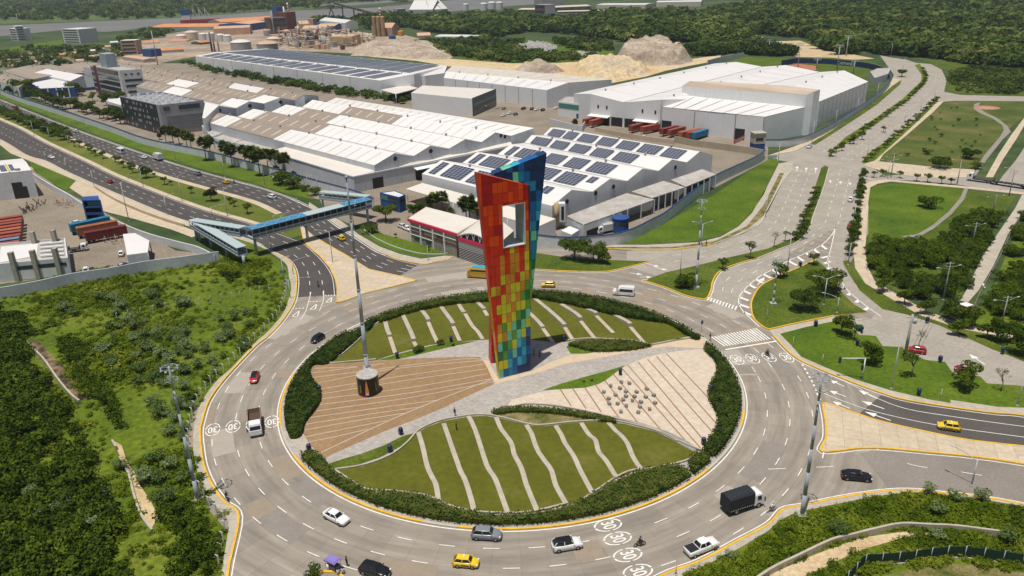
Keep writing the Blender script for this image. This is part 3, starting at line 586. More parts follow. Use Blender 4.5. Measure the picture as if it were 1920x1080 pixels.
# lawns: real low mounds of artificial turf between paving bands
def lawn(name,px,m,z=Z0+0.03): isl(name,px,z,m)
NL=[(717,602),(755,588),(792,579),(830,572),(870,566),(912,562),(997,556),(1020,561),(1047,568),(1110,581),(1150,590),(1200,596),(1247,603),(1262,611),(1302,632),(1262,640),(1220,648),(1185,641),(1140,638),(1100,637),(1065,640),(1047,643),(997,637),(912,637),(867,640),(805,647),(765,657),(730,667),(705,676),(660,680),(617,682),(645,664),(680,632),(695,617)]
lawn('north_lawn',NL,M_turf)
SL=[(627,883),(680,875),(730,857),(762,834),(782,812),(800,801),(830,790),(880,781),(910,780),(940,785),(960,790),(997,799),(1025,799),(1060,795),(1100,792),(1135,791),(1172,795),(1230,810),(1270,830),(1308,851),(1285,867),(1222,881),(1185,885),(1157,897),(1122,920),(1095,938),(1065,946),(1010,960),(960,965),(890,962),(840,950),(822,941),(790,930),(740,924),(687,920),(660,905),(640,892)]
lawn('south_lawn',SL,M_turf)
lawn('west_planting_bed',[(707,676),(742,665),(805,649),(850,641),(892,640),(842,651),(780,666),(745,674)],M_lush,Z0+0.035)
lawn('centre_planting_bed',[(1017,732),(1050,720),(1085,710),(1140,695),(1172,685),(1150,702),(1136,713),(1122,720),(1097,727),(1060,729)],M_lush,Z0+0.035)
lawn('north_planting_bed',[(1062,650),(1080,643),(1110,639),(1185,641),(1220,648),(1160,656),(1110,661),(1100,663),(1070,663)],M_lush,Z0+0.035)
lawn('south_west_bed',[(612,871),(645,860),(680,850),(720,835),(755,818),(776,812),(765,826),(750,838),(712,858),(667,873),(627,880)],M_grass,Z0+0.025)
lawn('south_bed',[(925,775),(960,771),(1010,772),(1060,776),(1110,784),(1150,790),(1120,791),(1060,795),(1010,798),(985,795),(960,789),(935,782)],M_dry,Z0+0.025)
# low pale walls edging the lawns
EW=MB()
for px in (NL[28:]+[NL[0]],NL[:16],NL[16:21],SL[:19],SL[19:26],SL[26:]+[SL[0]],[(960,750+15),(985,760),(1020,761),(1060,766),(1110,776),(1155,787),(1190,796),(1230,808),(1270,828),(1317,848)],[(1220,649),(1302,633),(1320,632)]):
    EW.ribbon(cr(GP(px),4),0.3,0,Z0,0.32)
struct('lawn_edging',EW,M_wall)
isl('grey_ramp_paving',[(1150,779),(1165,784),(1200,792),(1250,808),(1290,828),(1312,843),(1305,848),(1265,828),(1225,809),(1185,797),(1150,787)],Z0+0.03,M_stone)
# paving bands that rise into benches, and wavy bands of the south lawn
def band(px,wd,z0,zs=None,name='lawn_band'):
    L=cr(GP(px,Z0),8); n=len(L); mb=MB(); lo=[];
    for i in range(n):
        a=L[max(i-1,0)]; b=L[min(i+1,n-1)]; d=(b-a); d.z=0; d.normalize(); nn=Vector((-d.y,d.x,0)); t=i/(n-1)
        zt=z0+(zs(t) if zs else 0)
        lo.append((L[i]+nn*wd/2,L[i]-nn*wd/2,zt))
    for i in range(n-1):
        (a,b,z1),(c,d,z2)=lo[i],lo[i+1]
        q=[(a.x,a.y,z1),(b.x,b.y,z1),(d.x,d.y,z2),(c.x,c.y,z2),(a.x,a.y,Z0),(b.x,b.y,Z0),(d.x,d.y,Z0),(c.x,c.y,Z0)]
        fs=[(0,1,2,3),(0,3,7,4),(1,5,6,2)]
        if i==0: fs.append((0,4,5,1))
        if i==n-2: fs.append((3,2,6,7))
        mb.add(q,fs)
    return mb
NB=[([(722,602),(727,622),(731,632)],[(731,632),(741,662)]),([(755,590),(768,620),(776,641)],[(776,641),(782,652)]),([(790,581),(800,596),(803,604)],[(803,604),(812,625),(820,642)]),([(827,575),(838,593),(850,612)],[(850,612),(862,639)]),
([(860,570),(868,585),(872,588)],[(872,588),(885,610),(896,622),(905,636)]),([(893,564),(905,578),(908,582)],[(908,582),(914,592)]),([(975,575),(996,592),(1018,616)],[(1018,616),(1037,642)]),([(1002,559),(1030,585),(1059,614)],[(1059,614),(1075,639)]),
([(1052,570),(1072,586),(1089,602)],[(1089,602),(1117,637)]),([(1100,579),(1118,592)],[(1118,592),(1135,609),(1150,624)]),([(1150,589),(1182,613)],[(1182,613),(1207,642)])]
BZ=[0.6,0.75,0.7,0.8,0.5,0.5,0.5,0.8,0.95,0.8,0.9]
for i,(hi,lo) in enumerate(NB):
    root=thing('lawn_bench','pale concrete bench rising from the north lawn, %s from the left behind the tower'%ordn(i),'bench',G(*hi[0],Z0),world=True,group='benches rising from the north lawn bands')
    band(hi,1.0,Z0+0.05,lambda t,h=BZ[i]:h*min(1,t*1.3)).build('seat_wall',M_wall,root)
    band(lo,0.9,Z0+0.05).build('paving_band',M_pale,root)
SB=[[(784,810),(794,845),(802,877),(817,910),(822,940)],[(832,796),(841,822),(855,860),(862,880),(872,902),(884,940),(889,961)],[(878,783),(886,796),(893,812),(910,865),(918,885),(931,905),(952,962)],[(930,785),(940,805),(958,830),(965,855),(978,882),(988,912),(1007,958)],
[(987,799),(996,812),(1006,840),(1020,865),(1034,885),(1043,912),(1062,946)],[(1042,799),(1052,815),(1062,837),(1078,862),(1092,890),(1111,925)],[(1090,793),(1102,812),(1116,828),(1122,847),(1137,865),(1155,895)],[(1140,792),(1158,812),(1177,835),(1187,857),(1202,882)]]
for i,px in enumerate(SB):
    root=thing('lawn_bench','wavy pale concrete band across the south lawn, %s from the left'%ordn(i),'bench',G(*px[0],Z0),world=True,group='wavy bands across the south lawn')
    band(px,0.84,Z0+0.08,lambda t,k=i:0.32*max(0,math.sin(t*9.5+k*0.6))**0.7 if math.sin(t*9.5+k*0.6)>0 else 0).build('seat_wall',M_wall,root)
# ---------------------------------------------------------------- leaf-clump meshes
def clump(seed,rx,ry,rz,n,leaf,lobes=7,zc=None,lobe_r=0.5,flat=0.7,low=-0.5):
    """leaf sprays spread over several uneven lobes"""
    rnd=random.Random(seed); mb=MB(); zc=rz if zc is None else zc
    C=[]
    for i in range(lobes):
        a=rnd.uniform(0,6.283); r=rnd.uniform(0.25,0.75)*(i>0); C.append((r*math.cos(a),r*math.sin(a),rnd.uniform(-0.35,0.5),lobe_r*rnd.uniform(0.7,1.15)))
    vs=[];fs=[]
    for i in range(n):
        c=C[rnd.randrange(lobes)]
        while True:
            d=Vector((rnd.gauss(0,1),rnd.gauss(0,1),rnd.gauss(0,1))); d.normalize()
            if d.z>low: break
        rr=c[3]*rnd.uniform(0.55,1.05)**0.6
        p=Vector(((c[0]+d.x*rr)*rx,(c[1]+d.y*rr)*ry,zc+(c[2]+d.z*rr)*rz))
        nn=(d+Vector((rnd.uniform(-flat,flat),rnd.uniform(-flat,flat),rnd.uniform(-flat,flat)+0.3))).normalized()
        u=nn.cross(Vector((rnd.uniform(-1,1),rnd.uniform(-1,1),rnd.uniform(-1,1)))); u.normalize(); v=nn.cross(u)
        s=leaf*rnd.uniform(0.6,1.3); k=len(vs)
        vs+=[p-u*s-v*s*0.5,p+u*s*0.2-v*s*0.7,p+u*s+v*s*0.2,p-u*s*0.1+v*s*0.7]; fs.append((k,k+1,k+2,k+3))
    return mb.add(vs,fs)
LF_dark=leafy('dark leaves',[(0.022,0.042,0.003),(0.052,0.09,0.004),(0.115,0.16,0.01)],scale=0.8)
LF_mid=leafy('green leaves',[(0.028,0.052,0.005),(0.062,0.10,0.009),(0.12,0.155,0.017)],scale=0.8)
LF_hedge=leafy('hedge leaves',[(0.016,0.03,0.005),(0.036,0.062,0.008),(0.075,0.1,0.014),(0.11,0.12,0.025)],scale=0.7,trans=0.15)
LF_pale=leafy('pale shrub leaves',[(0.045,0.085,0.015),(0.11,0.165,0.04),(0.3,0.37,0.19)],scale=4.5)
LF_palm=leafy('palm leaves',[(0.035,0.06,0.008),(0.075,0.105,0.014),(0.17,0.19,0.04)],scale=1.0)
LF_grass=leafy('grass blades',[(0.06,0.10,0.004),(0.125,0.175,0.007),(0.22,0.25,0.025)],scale=0.12)
LF_forest=leafy('forest leaves',[(0.026,0.052,0.008),(0.066,0.112,0.014),(0.19,0.215,0.05)],scale=0.02)
M_bark=noisy('bark',[(0.1,0.08,0.06),(0.2,0.17,0.13)],scale=4.0,second=(9,0.2))
# hedges: a clipped leafy volume each
def pip(x,y,P):
    c=False; j=len(P)-1
    for i in range(len(P)):
        if (P[i].y>y)!=(P[j].y>y) and x<(P[j].x-P[i].x)*(y-P[i].y)/(P[j].y-P[i].y)+P[i].x: c=not c
        j=i
    return c
def inpts(P,n,rnd,step=None):
    x0=min(p.x for p in P);x1=max(p.x for p in P);y0=min(p.y for p in P);y1=max(p.y for p in P); out=[]
    while len(out)<n:
        x,y=rnd.uniform(x0,x1),rnd.uniform(y0,y1)
        if pip(x,y,P): out.append((x,y))
    return out
def area(P): return abs(sum(P[i].x*P[(i+1)%len(P)].y-P[(i+1)%len(P)].x*P[i].y for i in range(len(P))))/2
from mathutils import noise
def hedge(px,label,h=1.1,dens=26,m=None,leaf=0.17,seed=1,zb=Z0,top=True):
    # the traced outline is the leafy top edge; set it back to the ground beneath
    P=cr(GP(px,zb+h*0.55),3,True); P=[p*min(1,45.0/math.hypot(p.x,p.y)) for p in P]; rnd=random.Random(seed); mb=MB()
    mb.prism([Vector((p.x,p.y,0)) for p in P],zb,zb+h*0.55)
    A=area(P); vs=[];fs=[]
    hz=lambda x,y:.78+.14*noise.noise(Vector((x*.45,y*.45,seed)))+.12*noise.noise(Vector((x*1.3,y*1.3,seed)))
    pts=[(x,y,zb+h*(hz(x,y)+0.26*rnd.random()),Vector((0,0,1))) for x,y in inpts(P,int(A*dens),rnd)]
    n=len(P)
    for i in range(n):
        a,b=P[i],P[(i+1)%n]; L=(b-a).length
        for _ in range(int(L*dens*0.9)):
            t=rnd.random(); q=a.lerp(b,t); dd=(b-a).normalized(); nn=Vector((dd.y,-dd.x,0)); j=rnd.uniform(-0.4,0.05)+.2*noise.noise(Vector((q.x*.5,q.y*.5,seed+9)))
            pts.append((q.x+nn.x*j,q.y+nn.y*j,zb+h*rnd.random(),nn))
    for x,y,z,nn in pts:
        nn=(nn+Vector((rnd.uniform(-.8,.8),rnd.uniform(-.8,.8),rnd.uniform(-.4,.9)))).normalized()
        u=nn.cross(Vector((rnd.uniform(-1,1),rnd.uniform(-1,1),rnd.uniform(-1,1)))); u.normalize(); v=nn.cross(u); s=leaf*rnd.uniform(0.6,1.35); k=len(vs); p=Vector((x,y,z))
        vs+=[p-u*s,p-v*s*0.7,p+u*s,p+v*s*0.7]; fs.append((k,k+1,k+2,k+3))
    mb.add(vs,fs,0); o=mb.build('hedge',m or LF_hedge); tag(o,label,'hedge'); return o
hedge([(700,592),(730,575),(767,565),(805,555),(870,549),(935,545),(935,560),(912,562),(870,565),(830,570),(790,578),(755,587),(720,599),(705,600)],'dark clipped hedge curving behind the flagpole to the tower, left of it',seed=1)
hedge([(705,597),(687,597),(680,612),(655,622),(640,620),(618,635),(600,650),(582,665),(565,680),(552,697),(545,712),(535,728),(530,747),(528,775),(534,790),(532,810),(545,818),(560,816),(567,806),(572,788),(588,768),(600,748),(600,728),(585,708),(581,690),(590,680),(615,678),(650,652),(680,625),(700,608)],'broad dark hedge wrapping the left side of the brown striped plaza',seed=2)
hedge([(563,860),(568,850),(587,846),(600,856),(612,870),(625,884),(640,895),(660,905),(687,920),(730,924),(767,926),(805,935),(842,952),(880,960),(896,964),(896,985),(872,988),(857,984),(845,972),(805,970),(792,973),(760,968),(730,960),(690,946),(655,930),(630,916),(605,900),(585,884)],'long dark hedge curving below the left half of the south lawn',seed=3)
hedge([(900,966),(960,966),(1010,961),(1060,951),(1110,930),(1135,913),(1165,897),(1197,885),(1230,879),(1260,874),(1280,877),(1295,890),(1293,900),(1270,911),(1240,924),(1210,935),(1165,953),(1120,968),(1080,977),(1035,982),(1000,985),(960,986),(930,987),(900,986)],'wide dark hedge filling the bend below the right half of the south lawn',seed=4)
hedge([(1296,858),(1305,850),(1318,849),(1330,857),(1333,870),(1326,882),(1312,888),(1300,882),(1294,870)],'round clipped bush beside the gap at the right tip of the south lawn',seed=5,h=1.5)
hedge([(1320,838),(1330,822),(1342,806),(1347,790),(1345,770),(1336,755),(1330,740),(1331,725),(1343,702),(1346,685),(1338,668),(1324,655),(1323,645),(1336,642),(1352,646),(1362,660),(1370,677),(1380,695),(1388,715),(1394,740),(1393,765),(1387,785),(1380,806),(1368,830),(1350,845),(1332,850)],'tall dark hedge wrapping the right side of the cream plaza',seed=6,h=1.3)
hedge([(930,543),(997,540),(1030,541),(1060,544),(1122,551),(1155,557),(1185,565),(1217,573),(1247,582),(1275,594),(1297,607),(1313,622),(1312,632),(1300,632),(1280,620),(1262,608),(1247,602),(1215,598),(1185,593),(1150,587),(1100,575),(1060,566),(1025,560),(997,555),(930,556)],'dark clipped hedge curving behind the north lawn, right of the tower',seed=7)
hedge([(1066,645),(1085,641),(1110,638),(1150,638),(1185,640),(1205,644),(1220,647),(1190,653),(1160,656),(1130,657),(1105,655),(1085,650)],'low lens shaped hedge between the north lawn and the peach walk',seed=8,h=0.7)
hedge([(925,770),(945,765),(960,764),(1000,764),(1035,766),(1085,772),(1120,779),(1147,785),(1155,790),(1135,789),(1110,784),(1060,776),(1010,771),(960,771),(930,775)],'thin low hedge edging the dry bed above the south lawn',seed=9,h=0.6)
# stone seat cubes
cube=thing('stone_seat','x','seat'); 
mb=MB(); a=0.31
mb.add([(-a,-a,0),(a,-a,0),(a,a,0),(-a,a,0),(-a,-a,.5),(a,-a,.5),(a,a,.5),(-a,a,.5),(-a*.86,-a*.86,.56),(a*.86,-a*.86,.56),(a*.86,a*.86,.56),(-a*.86,a*.86,.7)],[(0,1,5,4),(1,2,6,5),(2,3,7,6),(3,0,4,7),(4,5,9,8),(5,6,10,9),(6,7,11,10),(7,4,8,11),(8,9,10,11)])
mb.build('block',M_stone,cube)
CUB=[(820,705),(880,715),(740,733),(810,752),(1010,757),(688,780),(853,777),(935,780),(777,803),(855,812),(918,815),(1003,818),(1063,805),(725,830),(835,838),(903,845),(967,855),(1073,862),(730,867),(792,868),(857,883),(960,892),(1032,908),(817,928),(947,932)]
for i,(x,y) in enumerate(sorted(CUB,key=lambda p:p[1])):
    place(cube,USED,G(960+x/4,540+(y+8)/4,Z0+0.02),random.Random(i).uniform(0,1.5),'%s grey stone cube seat of the cream plaza, counted from the far side'%ordn(i),group='stone cube seats on the cream plaza')
# ================================================================ TOWER (two coloured slabs)
def gpal(n,c,r=0.25):
    m=noisy(n,[tuple(min(.9,x*1.05) for x in c),tuple(min(.9,x*1.4) for x in c)],scale=.45,rough=.22,second=(2.2,.06)); m.node_tree.nodes['Principled BSDF'].inputs['Specular IOR Level'].default_value=.28; return m
PAL={'R':gpal('red glass',(0.52,0.028,0.008)),'K':gpal('dark red glass',(0.34,0.012,0.012)),'E':gpal('orange red glass',(0.66,0.062,0.008)),'O':gpal('orange glass',(0.48,0.19,0.015)),'Y':gpal('yellow green glass',(0.46,0.42,0.015)),
'G':gpal('green glass',(0.085,0.24,0.025)),'D':gpal('dark green glass',(0.008,0.13,0.035)),'T':gpal('mint glass',(0.12,0.42,0.25)),'C':gpal('cyan glass',(0.03,0.30,0.40)),'U':gpal('teal blue glass',(0.015,0.16,0.26)),'B':gpal('blue glass',(0.012,0.09,0.26)),'N':gpal('navy glass',(0.012,0.03,0.085))}
PK=list(PAL); M_seam=plain('dark seam',(0.03,0.02,0.02),0.6); M_white=plain('white trim',(0.7,0.7,0.68),0.5); M_red_side=noisy('red cladding',[(0.5,0.05,0.035),(0.42,0.035,0.03)],scale=0.3,rough=0.4)
def clip(poly,f):
    out=[]
    for i in range(len(poly)):
        a,b=poly[i],poly[(i+1)%len(poly)]; fa,fb=f(a),f(b)
        if fa>=0: out.append(a)
        if (fa>=0)!=(fb>=0): t=fa/(fa-fb); out.append((a[0]+(b[0]-a[0])*t,a[1]+(b[1]-a[1])*t))
    return out
def slab(root,name,o,u,nrm,quad,hole,grid,th,cw,rh,anchor,side_cols,top_cols,holegrow=0.0):
    """quad: 4 (s,z) in the slab's own plane, anticlockwise from bottom left; hole rectangle s0,s1,z0,z1"""
    X=lambda s,z,d=0.0: (o.x+u.x*s+nrm.x*d,o.y+u.y*s+nrm.y*d,z)
    mats=[PAL[k] for k in PK]+[M_seam,M_red_side]; seam=len(PK); mb=MB()
    def inside(p,i):
        a,b=quad[i],quad[(i+1)%4]; return (b[0]-a[0])*(p[1]-a[1])-(b[1]-a[1])*(p[0]-a[0])
    smin=min(q[0] for q in quad); smax=max(q[0] for q in quad); zmax=max(q[1] for q in quad)
    def cutcells(cell):
        # split a cell round the hole
        if not hole: return [cell]
        s0,s1,z0,z1=hole; (a,b,c,d)=cell
        if b<=s0 or a>=s1 or d<=z0 or c>=z1: return [cell]
        r=[]
        if a<s0: r.append((a,s0,c,d)); a=s0
        if b>s1: r.append((s1,b,c,d)); b=s1
        if c<z0: r.append((a,b,c,z0))
        if d>z1: r.append((a,b,z1,d))
        return r
    j=0; z=0.0
    rnd=random.Random(5)
    while z<zmax:
        k=0; s=anchor
        while s>smin-0.01:
            pass_c=(s-cw,s,z,z+rh)
            ch=grid(j,k,rnd)
            for face,dd in ((0,0.0),(1,th)):
              for c in cutcells(pass_c):
                g=0.028
                for mi,ins,off in ((PK.index(ch),g,0.0),):
                    poly=[(c[0]+ins,c[2]+ins),(c[1]-ins,c[2]+ins),(c[1]-ins,c[3]-ins),(c[0]+ins,c[3]-ins)]
                    for i in range(4): 
                        if poly: poly=clip(poly,lambda p,i=i:inside(p,i))
                    if len(poly)>2:
                        dv=-0.03 if face==0 else th+0.03
                        pts=[X(p[0],p[1],dv) for p in poly]
                        mb.add(pts,[tuple(range(len(pts))) if face==0 else tuple(range(len(pts)))[::-1]],mi)
            s-=cw; k+=1
        z+=rh; j+=1
    # dark backing sheet with hole, both faces
    for dv,fl in ((0.0,False),(th,True)):
        cells=[(smin-1,smax+1,0,zmax+1)]
        cells=[c2 for c in cells for c2 in cutcells(c)]
        for c in cells:
            poly=[(c[0],c[2]),(c[1],c[2]),(c[1],c[3]),(c[0],c[3])]
            for i in range(4):
                if poly: poly=clip(poly,lambda p,i=i:inside(p,i))
            if len(poly)>2:
                pts=[X(p[0],p[1],dv) for p in poly]; mb.add(pts,[tuple(range(len(pts)))[::-1 if fl else 1]],seam)
    o1=mb.build(name,mats,root)
    # edges
    eb=MB()
    for i,cols in ((1,side_cols[1]),(2,top_cols),(3,side_cols[0])):
        a,b=quad[i],quad[(i+1)%4]; n=len(cols)
        for q in range(n):
            t0,t1=q/n,(q+1)/n; p=(a[0]+(b[0]-a[0])*t0,a[1]+(b[1]-a[1])*t0); r=(a[0]+(b[0]-a[0])*t1,a[1]+(b[1]-a[1])*t1)
            eb.add([X(*p,-0.03),X(*r,-0.03),X(*r,th+0.03),X(*p,th+0.03)],[(3,2,1,0)],PK.index(cols[q]) if cols[q]!='S' else len(PK)+1)
    eb.build('edge_cladding',mats,root)
    return X
tower=thing('window_tower','giant sculpture tower of two coloured glass slabs with a square window, on the roundabout plaza','sculpture',(0,3,Z0),world=True)
TG=['NNNBUBT','NUCBCYY','BCBTUGD','NUCYGDT','BYTGTOY','YTDTYGO','TDGYOYR','GYYOYYY','DGOYOYRR','GOYYOROY','OYROOYRR','YROOROR','YROOROR','OREYRRR','OROEOREE']
o1=G(937,711,0); e1=G(995,696,0); u1=(e1-o1).normalized(); n1=Vector((-u1.y,u1.x,0))
def grid1(j,k,rnd):
    if j<len(TG) and k<len(TG[j]): return TG[j][k]
    if j<15: return 'R'
    if j>=18 and k in (0,8,7): return 'K'
    return rnd.choice('REERRK')
w1=(e1-o1).length
qd1=[(0,Z0),(w1,Z0),(7.62,39.7),(-3.1,43.6)]
hx=[Vector((-0.78,0.88,0)),Vector((3.36,2.83,0))]
hs=[(h-Vector((o1.x,o1.y,0))).dot(u1) for h in hx]
X1=slab(tower,'front_slab',o1,u1,n1,qd1,(hs[0],hs[1],28.3,36.5),grid1,1.15,1.06,2.06,w1+0.15,(['Y','O','O','E','S','S','S'][::-1],['N','B','D','Y','O','R','R','K']),['K','E','O','E','R','K'])
M_fr=noisy('grey window lining',[(0.4,0.42,0.4),(0.5,0.52,0.5)],scale=0.7,rough=0.6)
fb=MB(); (a,b),(c,d)=hs,(28.3,36.5); D=4.0
for q in ([X1(a,c,-.1),X1(b,c,-.1),X1(b,c,D),X1(a,c,D)],[X1(a,d,-.1),X1(a,d,D),X1(b,d,D),X1(b,d,-.1)],[X1(a,c,-.1),X1(a,c,D),X1(a,d,D),X1(a,d,-.1)],[X1(b,c,-.1),X1(b,d,-.1),X1(b,d,D),X1(b,c,D)]): fb.add(q,[(0,1,2,3)],0)
t=0.13
for q in ([X1(a-t,c-t,1.16),X1(a-t,c-t,D),X1(b+t,c-t,D),X1(b+t,c-t,1.16)],[X1(a-t,d+t,1.16),X1(b+t,d+t,1.16),X1(b+t,d+t,D),X1(a-t,d+t,D)],[X1(a-t,c-t,1.16),X1(a-t,d+t,1.16),X1(a-t,d+t,D),X1(a-t,c-t,D)],[X1(b+t,c-t,1.16),X1(b+t,c-t,D),X1(b+t,d+t,D),X1(b+t,d+t,1.16)]): fb.add(q,[(0,1,2,3)],1)
for dd in (-0.1,D):
    for s0,s1,z0,z1 in ((a-t,b+t,c-t,c),(a-t,b+t,d,d+t),(a-t,a,c,d),(b,b+t,c,d)):
        fb.add([X1(s0,z0,dd),X1(s1,z0,dd),X1(s1,z1,dd),X1(s0,z1,dd)],[(0,1,2,3)],1)
fb.build('window_frame',[M_fr,M_white],tower)
o2=G(920.7,682.8,0); an=R_(13); u2=Vector((math.cos(an),math.sin(an),0)); n2=Vector((-u2.y,u2.x,0))
G2=['KKRRRR','RRRRRR','RRRRRR','RKRRRR','YGDUYO','YGDGYO','GTGYOO','DGTYOY','DDGTYO','UDTGYO','TUDGYY','UTUDGY','GTUUDG','UUTUDG','BNUCUT','NCBUNBT','BUBNUUNB','NBNBTNBBN','NNUUNBBN','NNNBUTNN','NNNNBNB','NNNNNN']
def grid2(j,k,rnd): r=G2[min(j,len(G2)-1)]; return r[k%len(r)]
def onpl(px,py):
    r=ray(px,py); k=((o2.x-CX)*u2.y-(o2.y-CY)*u2.x)/(r.x*u2.y-r.y*u2.x); p=Vector((CX+r.x*k,CY+r.y*k,CH+r.z*k)); return ((Vector((p.x,p.y,0))-Vector((o2.x,o2.y,0))).dot(u2),p.z)
tr=onpl(1025,287); tl=onpl(925.6,326); wl=onpl(940,375); wr=onpl(985,462)
qd2=[(0,Z0),(7.6,Z0),tr,tl]
X2=slab(tower,'rear_slab',o2,u2,n2,qd2,(wl[0]-0.4,min(wr[0]+0.2,9.2),wr[1]-1.5,wl[1]+0.8),grid2,2.5,1.15,2.06,tr[0],(['N','N','B','R','S','S','S','S','S'],['O','Y','G','T','U','B','N','N']),['N','B','B','C','T','N'])
gl=MB(); gl.add([X2(0.6,Z0+.01,-0.06),X2(2.2,Z0+.01,-0.06),X2(2.2,2.6,-0.06),X2(0.6,2.6,-0.06)],[(0,1,2,3)]); gl.build('door',plain('dark door',(0.04,0.04,0.045),0.3),tower)
# ================================================================ FLAGPOLE
fp=thing('flagpole','very tall bare steel flagpole rising from the black drum on the brown plaza','flagpole',G(692,722,Z0),world=False)
M_steel=noisy('galvanised steel',[(0.30,0.335,0.365),(0.35,0.385,0.415)],scale=0.8,rough=0.45)
mb=MB(); zz=[0,7,14,21,28,35,43.0]; rr=[0.47,0.42,0.37,0.31,0.25,0.19,0.13]
for i in range(6): mb.tube((0,0,zz[i]),(0,0,zz[i+1]),rr[i],rr[i+1],14)
mb.build('pole',M_steel,fp)
for i in range(1,6): mb=MB(); mb.tube((0,0,zz[i]-0.15),(0,0,zz[i]+0.15),rr[i]+0.06,n=14); mb.build('joint_collar',M_steel,fp)
mb=MB(); mb.tube((0,0,43.0),(0,0,43.5),0.3,0.22,12); mb.build('truck_cap',M_steel,fp)
mb=MB(); mb.box(-.7,.7,-.7,.7,4.16-Z0,4.3-Z0); mb.tube((0,-.4,4.3-Z0),(0,-.4,5.2-Z0),.12,n=6); mb.build('base_plate',M_steel,fp)
dr=thing('drum_plinth','large black cylindrical plinth with colourful poster graphics under the flagpole','plinth',G(690,735,Z0)); dr.location.x+=0.2; R2=2.15
mb=MB(); mb.lathe([(R2,0),(R2,3.95)],40); mb.build('wrap',plain('black vinyl',(0.012,0.012,0.013),0.25),dr)
mb=MB(); mb.lathe([(R2+0.03,3.95),(R2+0.03,4.15),(0,4.16)],40,smooth=False); mb.build('concrete_cap',noisy('cap concrete',[(0.3,0.29,0.27),(0.45,0.43,0.4)],scale=1.2),dr)
def arcp(a0,a1,z0,z1,taper,m,nm,n=6):
    mb=MB(); vs=[]
    for i in range(n+1):
        t=i/n; a=R_(a0+(a1-a0)*t); vs.append(((R2+.02)*math.cos(a),(R2+.02)*math.sin(a),z0))
    mid=(a0+a1)/2
    for i in range(n+1):
        t=i/n; a=R_(mid+(a0-mid+(a1-a0)*t)*taper); vs.append(((R2+.02)*math.cos(a),(R2+.02)*math.sin(a),z1))
    mb.add(vs,[(i,i+1,n+2+i,n+1+i) for i in range(n)]); mb.build(nm,m,dr)
arcp(262,283,0.9,3.6,0.15,plain('orange print',(0.75,0.25,0.06),0.4),'orange_spire_print')
arcp(264,281,0.45,0.9,1,plain('white print',(0.6,0.6,0.62),0.4),'white_print')
arcp(228,268,0.12,0.4,1,plain('magenta print',(0.3,0.02,0.08),0.4),'magenta_print')
arcp(232,240,0.8,2.6,0.8,plain('olive print',(0.2,0.22,0.06),0.4),'olive_print')
arcp(322,327,0.9,2.9,1,plain('lime print',(0.25,0.3,0.05),0.4),'green_stripe_print')
# ================================================================ BUILDINGS
dirr=cyaw((702,330),(380,245))
M_wr=ribbed('white roof sheet',(0.70,0.675,0.65),pitch=1.2,rot=-dirr,dirt=0.10)
M_wr2=ribbed('white roof sheet warm',(0.68,0.63,0.56),pitch=1.2,rot=-dirr,dirt=0.3,dcol=(0.5,0.42,0.32))
M_br=ribbed('weathered brown roof',(0.27,0.22,0.175),pitch=1.5,rot=-dirr,dirt=0.4,dcol=(0.36,0.3,0.24),rough=0.8)
M_sky=noisy('roof light sheet',[(0.5,0.45,0.38),(0.6,0.55,0.48)],scale=0.3)
M_ww=ribbed('white wall sheet',(0.72,0.73,0.73),pitch=0.6,dirt=0.2,dcol=(0.4,0.38,0.35))
M_gw=ribbed('grey wall sheet',(0.52,0.545,0.57),pitch=0.6,dirt=0.35,dcol=(0.2,0.2,0.2))
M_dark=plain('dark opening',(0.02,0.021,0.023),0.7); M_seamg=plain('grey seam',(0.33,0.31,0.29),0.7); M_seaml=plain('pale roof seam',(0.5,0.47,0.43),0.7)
M_glass=plain('window glass',(0.035,0.045,0.05),0.12,0.0,0.6); M_gglass=plain('green window glass',(0.06,0.2,0.17),0.15)
M_blue=noisy('blue painted wall',[(0.02,0.06,0.2),(0.03,0.085,0.27)],scale=0.5); M_bluecap=plain('blue wall cap',(0.02,0.05,0.16),0.6)
M_gc=noisy('grey roof concrete',[(0.34,0.315,0.28),(0.45,0.42,0.38)],scale=0.25,second=(2,0.12))
M_lw=noisy('painted masonry',[(0.53,0.55,0.56),(0.61,0.62,0.62)],scale=0.25,second=(1.5,0.08))
M_beige=noisy('beige roof',[(0.48,0.38,0.29),(0.54,0.44,0.34)],scale=0.06,rough=0.7)
M_solar=None
def solarmat():
    m,nt,b=_m('solar cells'); N=nt.nodes.new; K=nt.links.new
    uvn=N('ShaderNodeUVMap'); bt=N('ShaderNodeTexBrick'); bt.offset=0; bt.inputs['Scale'].default_value=1.0; bt.inputs['Brick Width'].default_value=1.0; bt.inputs['Row Height'].default_value=1.0; bt.inputs['Mortar Size'].default_value=0.075
    bt.inputs['Color1'].default_value=(0.022,0.028,0.052,1); bt.inputs['Color2'].default_value=(0.03,0.037,0.065,1); bt.inputs['Mortar'].default_value=(0.36,0.38,0.42,1)
    K(uvn.outputs[0],bt.inputs['Vector']); K(bt.outputs[0],b.inputs['Base Color']); b.inputs['Roughness'].default_value=0.28; return m
M_solar=solarmat()
def wb(label,cat,name,px,z=0): g=G(*px,z); return thing(name,label,cat,(g.x,g.y,0),world=True)
def wallquad(mb,a,b,z0,z1a,z1b=None,mi=0,off=0.0):
    a=Vector((a[0],a[1],0)); b=Vector((b[0],b[1],0)); d=(b-a).normalized(); n=Vector((d.y,-d.x,0))*off; z1b=z1a if z1b is None else z1b
    mb.add([(a.x+n.x,a.y+n.y,z0),(b.x+n.x,b.y+n.y,z0),(b.x+n.x,b.y+n.y,z1b),(a.x+n.x,a.y+n.y,z1a)],[(0,1,2,3)],mi)
